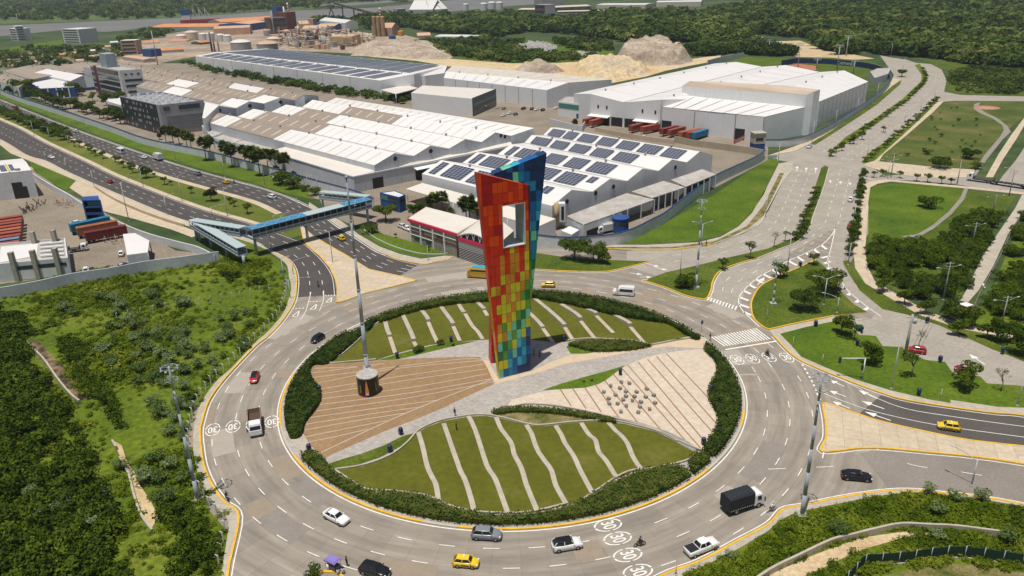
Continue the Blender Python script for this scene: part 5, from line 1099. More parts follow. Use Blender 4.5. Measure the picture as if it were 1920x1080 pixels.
panel(bb,'window_band',G(75,166,7),G(140,163,7),.05,.17,1,5.8,M_glass); panel(bb,'window_band',G(75,166,7),G(140,163,7),.66,.78,1,5.8,M_glass)
c3=wb('gabled white hall with a blue base between the blue building and tall office','hall','gabled_hall',(156,141),10.5); L=mul([(62,137,8),(88,129,10.5),(112,133,8)]); Rr=mul([(132,152,8),(156,141,10.5),(182,147,8)]); gables(c3,L,Rr,M_lw,segs={1:[(0,.5,1),(.5,.8,0),(.8,1,1)]}); panel(c3,'blue_base',Rr[0],Rr[2],0,1,0,2.2,M_blue,.1); p=Rr[1].copy(); p.z-=2; vent(c3,p,fn,.9)
for i,(a,b,c) in enumerate((((60,150),(5,133),(100,122)),((150,135),(105,125),(200,118)),((35,165),(-10,150),(20,140)))):
    h=7; A,B,C2=G(*a,h),G(*b,h),G(*c,h); D_=C2+(A-B); r=wb(['weathered brown shed roof at the far left behind the blue building','brown shed roof between the gabled hall and the tall office','grey brown shed roof at the left edge above the roadside trees'][i],'shed','brown_shed',a,h)
    M1=(A+D_)/2; M2_=(B+C2)/2; M1.z=M2_.z=h+2; gables(r,[B,M2_,C2],[A,M1,D_],M_lw,segs={0:[(0,1,1)],1:[(0,1,1)]})
# ---- store with the red fascia
sto=wb('long stone clad store with white roof, red fascia and an arched gate end','store','red_fascia_store',(766,409),7.5)
M_sto=slabs('grey stone cladding',[(0.3,0.27,0.23),(0.25,0.225,0.195)],size=(.8,.4),line=.03,linecol=(0.2,0.18,0.16),vary=.12); M_red=plain('magenta red fascia',(0.6,0.02,0.08),.45)
P=mul([(766,409,7.5),(857,437,7.5),(898,413,7.5),(799,388,7.5)]); A,B,C2,D_=P
mb=MB(); mb.prism([A,B,C2,D_],7.0,7.5); mb.build('roof',M_wr2,sto)
mb=MB(); wallquad(mb,A,B,0,7.0); wallquad(mb,D_,A,0,7.0); wallquad(mb,C2,D_,0,7); wallquad(mb,B,C2,0,7); mb.build('wall',M_sto,sto)
panel(sto,'red_fascia',A,B,-.01,1,6.55,7.35,M_red,.35); panel(sto,'red_fascia',D_,A,0,1.0,6.55,7.35,M_red,.35)
for u in (.02,.24,.50,.73): panel(sto,'white_column',A,B,u,u+.022,0,6.5,M_white,.3)
panel(sto,'white_beam',A,B,.02,1,5.1,5.35,M_white,.2); panel(sto,'brown_band',A,B,.02,1,3.5,3.75,plain('brown band',(0.1,0.03,0.02),.5),.2); panel(sto,'white_beam',A,B,.02,.5,2.5,2.7,M_white,.2)
for u,z in ((.2,4.2),(.27,4.2),(.58,4.1),(.64,4.1),(.1,1.2),(.15,1.2),(.35,1.2),(.4,1.2)): panel(sto,'window',A,B,u,u+.05,z,z+.85,M_glass,.12)
dF=(B-A); dF.z=0; wF=dF.length; dF.normalize(); back=(D_-A); back.z=0
E0=B+dF*.02; E1=B+dF*15.5; pr=[]; n=12; z0=6.6
for k in range(n+1): t=k/n; p=E0.lerp(E1,t); pr.append(Vector((p.x,p.y,z0+2.2*math.sin(math.pi*t))))
mb=MB(); bk=back*1.25
mb.add(pr+[p+bk for p in pr],[(k,k+1,n+2+k,n+1+k) for k in range(n)],0,True); mb.build('arched_roof',M_wr2,sto)
mb=MB(); mb.add(pr+[Vector((p.x,p.y,z0-.2)) for p in pr],[(k,n+1+k,n+2+k,k+1) for k in range(n)]); mb.build('arch_panel',M_dark,sto)
nrm=Vector((dF.y,-dF.x,0)); mb=MB()
for k in range(n):
    mb.bar(pr[k]+nrm*.1,pr[k+1]+nrm*.1,.3); 
    if 0<k<n: q=E0.lerp(E1,(k+(0.5 if k%2 else -.5))/n); q.z=z0; mb.bar(pr[k]+nrm*.12,Vector((q.x,q.y,z0))+nrm*.12,.16)
mb.build('arch_truss',plain('white steel',(0.55,0.55,0.55),.4),sto)
mb=MB(); wallquad(mb,E1,E1+bk,0,z0); wallquad(mb,E0+bk,E0,0,z0); wallquad(mb,E1+bk,E0+bk,0,z0); mb.build('side_wall',M_sto,sto)
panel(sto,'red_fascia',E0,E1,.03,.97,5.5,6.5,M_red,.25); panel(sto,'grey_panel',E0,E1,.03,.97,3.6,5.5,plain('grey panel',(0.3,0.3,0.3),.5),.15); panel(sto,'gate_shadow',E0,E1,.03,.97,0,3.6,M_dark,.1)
mb=MB()
for k in range(7): z=.35+k*.5; a=E0.lerp(E1,.04); b=E0.lerp(E1,.96); mb.bar((a.x+nrm.x*.2,a.y+nrm.y*.2,z),(b.x+nrm.x*.2,b.y+nrm.y*.2,z),.12,.16)
mb.build('slatted_gate',plain('gate slats',(0.4,0.39,0.38),.5),sto)
for u in (0,1): p=E0.lerp(E1,u)+nrm*.15; mb=MB(); mb.bar((p.x,p.y,0),(p.x,p.y,6.8),.5); mb.build('brown_pillar',plain('brown pillar',(0.06,0.03,0.025),.5),sto)
# ---- blue booth by the bridge
bo=wb('two storey dark blue booth with green glass under a flat roof by the footbridge','booth','blue_booth',(712,359),5.6)
P=mul([(712,361,5.6),(748,370,5.6),(760,365,5.6),(740,357,5.6)]); flat(bo,P,5.6,M_blue,M_lw,.2); panel(bo,'green_window',P[0],P[1],.05,.4,3.4,5,M_gglass,.1); panel(bo,'window',P[0],P[1],.45,.95,3.4,5,M_glass,.1); panel(bo,'window',P[1],P[2],.1,.9,3.4,5,M_glass,.1)
# ---- left yard
yb=wb('pale warehouse with a dark doorway and small roof solar panels, left edge','warehouse','yard_warehouse',(59,319),10.5)
A,B,C2=G(-90,334,10.5),G(59,319,10.5),G(42,297,10.5); D_=A+C2-B; mid1,mid2=(B+C2)/2,(A+D_)/2; gables(yb,[A,A.lerp(D_,.5)+Vector((0,0,.8)),D_],[B,B.lerp(C2,.5)+Vector((0,0,.8)),C2],M_lw)
panel(yb,'dark_doorway',A,B,.70,.835,0,6.4,M_dark,.1); panel(yb,'dark_doorway',A,B,.835,.885,0,4.6,M_dark,.1)
m1=A.lerp(D_,.5)+Vector((0,0,.8)); m2=B.lerp(C2,.5)+Vector((0,0,.8))
solar(yb,A,B,m2,m1,.62,.70,.15,.85,4,6); solar(yb,A,B,m2,m1,.745,.80,.15,.85,3,6); solar(yb,A,B,m2,m1,.80,.87,.1,.3,4,2)
mb=MB(); mb.add([onslope(A,B,m2,m1,u,v,.1) for u,v in ((.71,0),(.735,0),(.735,1),(.71,1))],[(0,1,2,3)]); mb.build('yellow_walkway',plain('yellow walkway',(0.5,0.38,0.08),.6),yb)
y2=wb('low white workshop with concrete pillars and a strip window, bottom left yard','workshop','pillared_workshop',(127,483),5.5)
A,B,C2=G(-60,500,5.5),G(127,483,5.5),G(122,446,5.5); D_=A+C2-B; flat(y2,[A,B,C2,D_],5.5,M_lw,M_gc,.5)
for u0,u1 in ((.45,.66),(.68,.885)): panel(y2,'strip_window',A,B,u0,u1,3.2,4.3,M_glass,.1); panel(y2,'pale_door',A,B,u0,u1,.3,2.9,M_ww,.08)
panel(y2,'strip_window',A,B,.9,.97,3.3,4.2,M_glass,.1)
M_pil=noisy('concrete pillar',[(0.3,0.28,0.22),(0.38,0.35,0.28)],scale=1)
for u,v in ((.665,0),(.89,0),(.665,.95),(.89,.95),(.45,0)):
    p=A.lerp(B,u)+(D_-A)*v; mb=MB(); mb.box(p.x-.6,p.x+.6,p.y-.7,p.y+.5,0,8.6); mb.build('pillar',M_pil,y2)
mb=MB()
for k in range(4): q=A.lerp(B,.72)+(D_-A)*(.2+.2*k); r_=A.lerp(B,.97)+(D_-A)*(.2+.2*k); mb.bar((q.x,q.y,5.5),(r_.x,r_.y,5.5),.7,.3)
mb.build('roof_beam',M_ww,y2)
mb=MB(); mb.poly([A.lerp(B,.3)+(D_-A)*.12,A.lerp(B,.68)+(D_-A)*.3,A.lerp(B,.7)+(D_-A)*.9,A.lerp(B,.3)+(D_-A)*.9],5.08); mb.build('white_roof_coating',M_wr,y2)
y3=wb('small white roofed shed with open dark side at the end of the yard','shed','white_shed',(238,478),4.5)
P=mul([(230,436,5),(252,434,5),(280,451,4.5),(277,473,4.5),(238,478,4.5)]); mb=MB(); mb.prism(P,4.2,4.5); mb.build('roof',M_wr,y3)
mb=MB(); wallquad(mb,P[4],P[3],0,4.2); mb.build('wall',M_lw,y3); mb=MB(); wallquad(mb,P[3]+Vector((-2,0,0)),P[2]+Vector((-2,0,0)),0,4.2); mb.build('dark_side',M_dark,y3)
for p in (P[2],P[3],P[0],P[1]): mb=MB(); mb.tube((p.x,p.y,0),(p.x,p.y,4.3),.15,n=6); mb.build('post',M_seamg,y3)
y4=wb('three storey navy blue open building with balconies beside the blue container','building','navy_building',(155,375),7.5)
P=mul([(155,376,8),(187,375,8),(184,367,8),(152,369,8)]); mb=MB()
for z in (.15,2.7,5.3,7.7): mb.prism(P,z,z+.35)
mb.build('floor_slab',M_blue,y4); mb=MB(); wallquad(mb,P[2],P[3],0,8); wallquad(mb,P[3],P[0],0,8); wallquad(mb,P[1],P[2],0,8); mb.build('wall',M_blue,y4)
panel(y4,'railing',P[0],P[1],0,1,2.9,3.7,M_blue,.1); panel(y4,'window',P[0]+Vector((0,1,0)),P[1]+Vector((0,1,0)),.15,.85,5.7,7.3,M_gglass,.1)
for p in (P[0],P[1]): mb=MB(); mb.bar((p.x,p.y,0),(p.x,p.y,8),.4); mb.build('corner_post',M_blue,y4)
bwall([(-40,545),(0,539),(67,527),(137,512),(205,502),(275,489),(340,481),(404,472),(407,472)],3.2,'long pale blue grey wall dividing the container yard from the scrubland',cap=None,m=noisy('pale blue grey wall',[(0.42,0.45,0.48),(0.5,0.53,0.55)],scale=.12,second=(1.5,.1)))
bwall([(62,325),(90,343),(125,362),(150,378),(190,400),(232,420),(280,438),(335,453),(370,462),(402,478)],2.4,'light wall along the service road behind the container yard',cap=None,m=M_lw)
bwall([(176,347),(215,371),(262,392),(312,410),(345,420)],1.1,'low beige retaining wall between the service road and the highway',cap=None,m=M_tan)
# ================================================================ FOOTBRIDGE
fbz=wb('covered steel footbridge with blue glazed roof and zigzag ramps over the highway','footbridge','footbridge',(565,420))
M_fs=plain('pale grey steel',(0.36,0.42,0.44),.45); M_fr2=plain('pale roof glass',(0.42,0.5,0.5),.3); M_fb=plain('blue roof glass',(0.03,0.22,0.42),.2); M_screen=plain('dark mesh side',(0.13,0.155,0.16),.5)
def gallery(a,b,za,zb,wd=3.0,ht=2.5,roofs=((0,1,0),),tag_='ramp'):
    """covered gallery from a to b (world xy), deck heights za,zb"""
    a=Vector((a[0],a[1],za)); b=Vector((b[0],b[1],zb)); d=(b-a); h=Vector((d.x,d.y,0)).normalized(); s=Vector((-h.y,h.x,0))*wd/2; U=Vector((0,0,1))
    mb=MB(); mb.bar(a,b,wd,.35); mb.build(tag_+'_deck',M_fs,fbz)
    rm=MB(); 
    for t0,t1,mi in roofs:
        p,q=a.lerp(b,t0)+U*ht,a.lerp(b,t1)+U*ht
        rm.bar(p,q,wd+.3,.12,mi)
        if mi==1:
            k=max(2,int((q-p).length/3.2))
            for i in range(k):
                u,v=p.lerp(q,i/k)+U*.09,p.lerp(q,(i+1)/k)+U*.09
                rm.bar(u+s,v-s,.14,.06,2); rm.bar(u-s,v+s,.14,.06,2)
    rm.build(tag_+'_roof',[M_fr2,M_fb,M_fs],fbz)
    tr=MB(); k=max(3,int(d.length/2.2))
    for sg in (1,-1):
        for i in range(k+1):
            p=a.lerp(b,i/k)+s*sg; tr.bar(p,p+U*ht,.14)
        for z in (.15,1.15,ht): tr.bar(a+s*sg+U*z,b+s*sg+U*z,.16)
        for i in range(k): tr.bar(a.lerp(b,i/k)+s*sg+U*.1,a.lerp(b,(i+1)/k)+s*sg+U*1.15,.07)
    tr.build(tag_+'_truss',M_fs,fbz)
    sc_=MB()
    for sg in (1,-1):
        sc_.add([a+s*sg*.97+U*.15,b+s*sg*.97+U*.15,b+s*sg*.97+U*(1.15 if mi==0 or tag_!='span' else 1.4),a+s*sg*.97+U*(1.15 if mi==0 or tag_!='span' else 1.4)],[(0,1,2,3)])
    sc_.build(tag_+'_side_screen',M_screen if tag_=='span' else M_fs,fbz)
    return a,b
S0,S1=G(466,427,8.9),G(690,371,8.9)
gallery(S0,S1,5.9,5.9,wd=3.9,ht=2.8,roofs=((0,.44,1),(.44,.76,0),(.76,1,1)),tag_='span')
R0,R1=G(455,425,8.6),G(366,404,8.6)
gallery(R0,R1,5.9,4.6,wd=2.8,tag_='ramp')
Q0,Q1=G(362,410,7.0),G(452,459,6.6)
gallery(Q0,Q1,4.4,3.4,wd=2.8,tag_='ramp')
T0,T1=G(690,371,8.0),G(602,356,7.4)
gallery(T0+Vector((0,2,0)),T1,5.6,4.4,wd=2.6,tag_='ramp')
for p,h in [(S0.lerp(S1,.03),5.7),(S0.lerp(S1,.98),5.7),(S0.lerp(S1,.44),5.7),(R0.lerp(R1,.5),5),(R1,4.5),(Q0.lerp(Q1,.33),3.9),(Q0.lerp(Q1,.66),3.6),(Q1,3.3),(Q0,4.2),(T0.lerp(T1,.5),4.8),(T1,4.2)]:
    mb=MB(); mb.tube((p.x,p.y,0),(p.x,p.y,h),.42,n=10); mb.build('column',M_fs,fbz)
# ================================================================ CONTAINERS AND TRAILERS
def container(name,col,label,chassis=True,L_=12.2):
    root=thing(name,label,'container',(0,0,0)); z0=1.15 if chassis else .05
    m=noisy('container '+name+str(col),[tuple(c*.85 for c in col),tuple(min(1,c*1.15) for c in col)],scale=.7,rough=.55,second=(3,.12))
    mb=MB(); n=40; h=2.65; wd=2.44
    for s in (1,-1):   # corrugated sides
        vs=[];fs=[]
        for i in range(n+1):
            x=-L_/2+.1+(L_-.2)*i/n; y=s*(wd/2-(.05 if i%2 else 0)); vs+=[(x,y,z0+.15),(x,y,z0+h-.1)]
        for i in range(n): fs.append((2*i,2*i+2,2*i+3,2*i+1))
        mb.add(vs,fs)
    mb.box(-L_/2,L_/2,-wd/2,wd/2,z0+h-.12,z0+h); mb.box(-L_/2,L_/2,-wd/2,wd/2,z0,z0+.16); mb.box(L_/2-.1,L_/2,-wd/2,wd/2,z0+.16,z0+h-.12); mb.build('shell',m,root)
    db=MB(); db.box(-L_/2,-L_/2+.1,-wd/2,wd/2,z0+.16,z0+h-.12); db.build('door',m,root)
    lb=MB()
    for y in (-.8,-.4,.4,.8): lb.box(-L_/2-.04,-L_/2,y-.02,y+.02,z0+.2,z0+h-.15)
    lb.build('lock_bar',M_seamg,root)
    if chassis:
        cb=MB(); cb.box(-L_/2,L_/2,-.9,-.7,.95,1.14); cb.box(-L_/2,L_/2,.7,.9,.95,1.14)
        for x in (-5.4,-3.9,0,4.5): cb.box(x-.1,x+.1,-.9,.9,.9,1.1)
        cb.build('chassis',plain('chassis black',(0.02,0.02,0.02),.6),root)
        for x in (-5.2,-3.9):
            for s in (1,-1): t=MB(); t.tube((x,s*.75,.5),(x,s*1.2,.5),.5,n=12); t.build('wheel',plain('tyre',(0.015,0.015,0.016),.8),root)
        for s in (1,-1): t=MB(); t.box(3.3,3.45,s*.8-.08,s*.8+.08,0,.95); t.build('landing_leg',M_seamg,root)
    return root
def putc(col,a,b,label,z=3.85,group=None,chassis=True,name='shipping_container'):
    p,q=G(*a,z),G(*b,z); o=container(name,col,label,chassis); o.location=((p.x+q.x)/2,(p.y+q.y)/2,0.0); o.rotation_euler=(0,0,math.atan2(q.y-p.y,q.x-p.x))
    if group: o['group']=group
    return o
REDS=[(0.26,0.06,0.04),(0.32,0.07,0.045),(0.2,0.04,0.035),(0.36,0.12,0.05)]
putc((0.02,0.15,0.26),(131,420),(202,405),'bright blue shipping container on a trailer beside the navy building'); putc((0.3,0.1,0.045),(145,426),(216,413),'rusty orange brown container between the blue and the maroon one',); putc((0.13,0.022,0.02),(160,435),(233,422),'dark maroon container on a trailer nearest the white roofed shed')
yl=[(404,33,0),(410,32,1),(415,31,0),(421,30,1),(427,29,3),(433,28,1),(440,27,0),(446,24,4),(453,23,1),(460,21,0)]
for i,(y,x,k) in enumerate(yl):
    c=REDS[k] if k<4 else (0.16,0.2,0.28)
    putc(c,(x,y),(x-62,y+9),'%s container from the top in the parallel row at the left edge of the yard'%ordn(i),group='container row at the left edge')
rc=[((1120,217),(1097,223),0),((1133,219),(1107,226),1),((1207,229),(1184,235),0),((1232,232),(1207,237),1),((1268,235),(1242,241),2),((1280,237),(1257,243),0),((1302,241),(1277,247),3),((1313,241),(1291,248),0)]
for i,(a,b,k) in enumerate(rc):
    p,q=G(*a,3.85),G(*b,3.85); o=putc(REDS[k],a,b,'%s red container trailer from the left at the white warehouse docks'%ordn(i),group='container trailers at the docks')
o=putc((0.02,0.16,0.28),(1325,241),(1300,249),'blue container trailer right of the red ones at the warehouse docks')
# ================================================================ FAR LAND: RIVER, SAND, FIELDS, INDUSTRY
M_water=noisy('river water',[(0.17,0.155,0.135),(0.21,0.195,0.17)],scale=0.01,rough=0.35)
sheet('river',[(-700,95),(-200,75),(0,68),(30,65),(120,56),(200,60),(240,56),(275,50),(350,48),(405,46),(480,43),(560,44),(620,36),(697,30),(730,27),(800,26),(842,22),(905,16),(960,11),(1000,8),(1040,1),(1040,-4),(960,-1),(880,-2),(800,4),(760,9),(705,14),(605,18),(540,20),(480,23),(325,34),(250,37),(120,43),(0,48),(-200,57),(-700,75)],0.02,M_water)
sheet('river_channel',[(590,11),(640,11),(700,7),(780,1),(790,-3),(700,2),(640,6),(592,9)],0.03,M_water)
sheet('village_ground',[(-60,108),(0,104),(60,92),(110,93),(200,91),(235,88),(262,84),(258,100),(225,112),(190,120),(100,130),(0,134),(-60,136)],0.036,noisy('village ground',[(0.08,0.1,0.03),(0.3,0.24,0.17)],scale=.02,second=(.15,.25)))
sheet('river_meadow',[(-200,100),(0,92),(60,82),(118,74),(120,82),(80,90),(20,104),(0,106),(-200,118)],0.03,M_lush)
M_sand=noisy('quarry sand',[(0.5,0.34,0.16),(0.56,0.44,0.27),(0.42,0.35,0.26)],scale=0.03,rough=0.95,second=(0.35,0.2),contrast=(0.3,0.7),bump=1.2,bscale=0.25)
M_spoil=noisy('grey spoil',[(0.26,0.2,0.155),(0.46,0.38,0.29)],scale=0.05,rough=0.95,second=(0.4,0.22),bump=1.5,bscale=0.2)
M_coal=noisy('coal heap',[(0.035,0.036,0.042),(0.06,0.06,0.065)],scale=0.02,rough=0.95)
sheet('quarry_floor',[(655,100),(730,99),(812,101),(842,110),(905,115),(960,119),(1047,118),(1110,114),(1150,111),(1290,112),(1322,107),(1352,104),(1350,110),(1327,117),(1290,124),(1247,133),(1210,144),(1147,156),(1080,150),(960,134),(838,124),(780,114),(700,107)],0.04,M_sand)
sheet('sand_patch',[(958,42),(1000,41),(1040,43),(1070,45),(1045,50),(1010,56),(975,58),(950,57),(940,50)],0.05,M_sand)
sheet('dirt_ground',[(1380,76),(1440,90),(1500,108),(1540,108),(1600,112),(1640,110),(1600,102),(1550,96),(1500,76),(1450,78),(1420,66),(1380,70)],0.05,M_dirt)
sheet('dirt_track',[(1262,82),(1275,80),(1306,60),(1300,60)],0.06,M_sand)
sheet('coal_yard',[(1010,34),(1060,30),(1100,24),(1200,20),(1300,20),(1400,24),(1380,29),(1280,32),(1200,30),(1100,37),(1030,42)],0.05,M_coal)
sheet('industrial_ground',[(180,118),(230,100),(300,66),(400,50),(520,46),(600,48),(690,62),(760,66),(800,76),(760,86),(655,100),(520,94),(366,106),(280,122)],0.03,noisy('industrial ground',[(0.24,0.19,0.14),(0.4,0.31,0.23)],scale=0.02,rough=0.95,second=(0.15,0.25)))
sheet('ball_field',[(1478,112),(1500,107),(1560,108),(1640,118),(1655,125),(1640,140),(1600,150),(1560,140),(1490,122)],0.06,M_grass)
sheet('red_clay',[(1478,122),(1500,120),(1530,124),(1530,132),(1480,128)],0.09,noisy('red clay',[(0.36,0.13,0.08),(0.42,0.17,0.1)],scale=.1))
sheet('practice_field',[(1360,116),(1400,106),(1478,110),(1478,118),(1440,124),(1380,122)],0.06,M_lush)
sheet('shrub_meadow',[(1775,150),(1780,135),(1730,112),(1700,108),(1760,112),(1925,130),(1925,180),(1800,177),(1772,170)],0.03,M_grass)
bwall([(1466,113),(1480,111),(1495,109),(1535,110),(1560,111),(1594,114),(1620,117),(1640,121),(1657,127)],4.0,'curved dark blue outfield wall with white lettering around the ball field',m=plain('navy field wall',(0.012,0.03,0.10),.5),cap=None,th=.5)
def wtext(body,px,h,size,z,off):
    fc=bpy.data.curves.new('t','FONT'); fc.body=body; fc.size=size; fc.align_x='CENTER'; fo=bpy.data.objects.new('t',fc); COL.objects.link(fo); bpy.context.view_layer.update()
    me=bpy.data.meshes.new_from_object(fo.evaluated_get(bpy.context.evaluated_depsgraph_get())); bpy.data.objects.remove(fo)
    a,b=G(*px[0],h),G(*px[1],h); d=(b-a); d.z=0; d.normalize(); n=Vector((d.y,-d.x,0)); c=(a+b)/2; mb=MB()
    mb.add([(c.x+d.x*v.co.x+n.x*off,c.y+d.y*v.co.x+n.y*off,z+v.co.y) for v in me.vertices],[tuple(p.vertices) for p in me.polygons]); return mb
wl2=[o for o in COL.objects if o.get('label','').startswith('curved dark blue outfield')][0]
wtext('CAIMANES',((1577,113),(1598,115)),4,3.2,.9,.5).build('wall_lettering',M_white,wl2)
wtext('LCI',((1518,109),(1526,109.5)),4,2.6,1,.5).build('wall_lettering',M_white,wl2)
bwall([(1327,113),(1350,107),(1395,98)],4.5,'grey wall beside the practice field behind the white warehouse',m=M_gw,cap=None)
# stadium seats block
gs=wb('small white roofed grandstand at the right end of the ball field','grandstand','grandstand',(1650,150)); flat(gs,GP([(1632,134),(1645,128),(1670,127),(1665,138),(1640,146)],5),5,M_lw,M_gc,.3)
# ---- mounds
def mound(name,px,H_,m,edge,res=44,seed=1,rough=1.0,flat_=0.0,kind='structure'):
    from mathutils import noise
    P=cr(GP(px),4,True); x0=min(p.x for p in P);x1=max(p.x for p in P);y0=min(p.y for p in P);y1=max(p.y for p in P); V=[];F=[]
    def dist(x,y):
        if not pip(x,y,P): return 0
        return min(((Vector((x,y,0))-a)-(b-a)*max(0,min(1,(Vector((x,y,0))-a).dot(b-a)/max((b-a).length_squared,1e-6)))).length for a,b in zip(P,P[1:]+P[:1]))
    for j in range(res+1):
        for i in range(res+1):
            x=x0+(x1-x0)*i/res;y=y0+(y1-y0)*j/res; d=dist(x,y); t=min(1,d/edge); t=t*t*(3-2*t)
            nz=noise.noise(Vector((x*.03,y*.03,seed)))*.5+noise.noise(Vector((x*.09,y*.09,seed)))*.28+noise.noise(Vector((x*.25,y*.25,seed)))*.2
            V.append((x,y,-.3+H_*t*(1+nz*.5*rough)+ (nz*H_*.35*rough if d>0 else 0)*min(1,d/edge*2)+(.3 if d>0 else 0)))
    for j in range(res):
        for i in range(res):
            a=j*(res+1)+i; F.append((a,a+1,a+res+2,a+res+1))
    mb=MB(); mb.add(V,F,0); struct(name,mb,m,kind)
mound('quarry_hill',[(1147,118),(1165,100),(1195,92),(1250,88),(1272,95),(1300,112),(1285,120),(1230,124),(1180,122)],10.5,M_spoil,9,rough=1.0,seed=3,res=84)
mound('sand_heap',[(1062,136),(1075,122),(1110,118),(1160,117),(1205,124),(1225,134),(1195,146),(1147,153),(1100,147)],6,M_sand,12,seed=5,rough=1.9,res=84)
mound('grey_heap',[(965,132),(985,124),(1010,120),(1040,124),(1060,134),(1020,138)],4.5,M_spoil,9,seed=7,rough=1.3)
mound('sand_bank',[(655,104),(700,97),(760,95),(830,98),(850,108),(800,112),(720,106)],5,M_spoil,14,seed=8,rough=1.5)
mound('spoil_bank',[(650,98),(670,88),(730,80),(800,84),(840,92),(815,100),(760,99),(700,100)],6,M_spoil,20,seed=9)
mound('rust_heap',[(1213,29),(1225,25),(1237,27),(1232,31)],8,noisy('rust soil',[(0.3,0.09,0.05),(0.36,0.12,0.07)],scale=.05),20,res=14)
mound('coal_mound',[(1020,36),(1060,32),(1120,28),(1130,33),(1060,40)],6,M_coal,30,res=20); mound('coal_mound',[(1250,24),(1320,22),(1390,26),(1320,31),(1250,30)],6,M_coal,30,res=20)
# ---- industry
OR_=noisy('orange roof',[(0.5,0.2,0.08),(0.58,0.27,0.12)],scale=.02,second=(.2,.15)); PKR=noisy('pink dusty roof',[(0.5,0.3,0.2),(0.56,0.36,0.25)],scale=.02,second=(.2,.1)); TANR=noisy('tan roof',[(0.48,0.33,0.19),(0.55,0.4,0.25)],scale=.02,second=(.2,.1))
WHT=plain('far white',(0.62,0.61,0.58),.6); GRY=noisy('far grey',[(0.3,0.29,0.28),(0.38,0.37,0.35)],scale=.05); BLU=plain('far blue',(0.02,0.08,0.22),.5); MAR=noisy('rust maroon',[(0.15,0.055,0.045),(0.2,0.08,0.06)],scale=.05); CRM=plain('far cream',(0.56,0.5,0.4),.6); STL=noisy('dark steelwork',[(0.07,0.05,0.045),(0.16,0.12,0.1)],scale=.08,second=(.5,.3)); PKW=noisy('pink dusty wall',[(0.36,0.24,0.19),(0.42,0.3,0.24)],scale=.05)
def blk(a,b,hpx,dep,roof,wall,label,cat='shed',name=None,gable=0.0,z0=0.0,win=0):
    A,B=G(*a),G(*b); h=HT(a,(a[0],a[1]-hpx)); d=(B-A).normalized(); n=Vector((-d.y,d.x,0))*dep
    root=thing(name or cat.replace(' ','_'),label,cat,(A.x,A.y,0),world=True); P=[A,B,B+n,A+n]
    if gable:
        m1,m2=(P[0]+P[3])/2,(P[1]+P[2])/2; U=Vector((0,0,h)); g_=Vector((0,0,h*(1+gable)))
        rb=MB(); rb.add([P[0]+U,P[1]+U,m2+g_,m1+g_],[(0,1,2,3)]); rb.add([m1+g_,m2+g_,P[2]+U,P[3]+U],[(0,1,2,3)]); rb.build('roof',roof,root)
        w_=MB(); w_.add(P+[p+U for p in P]+[m1+g_,m2+g_],[(0,1,5,4),(1,2,6,9,5),(2,3,7,6),(3,0,4,8,7)]); w_.build('wall',wall,root)
    else:
        w_=MB(); w_.prism(P,z0,h,0,top=False); w_.build('wall',wall,root); MB().poly(P,h-.02).build('roof',roof,root)
    for k in range(win):
        z=h*(k+.45)/win; panel(root,'window_band',A,B,.08,.92,z,z+h*.35/win,M_glass,.2)
    return root
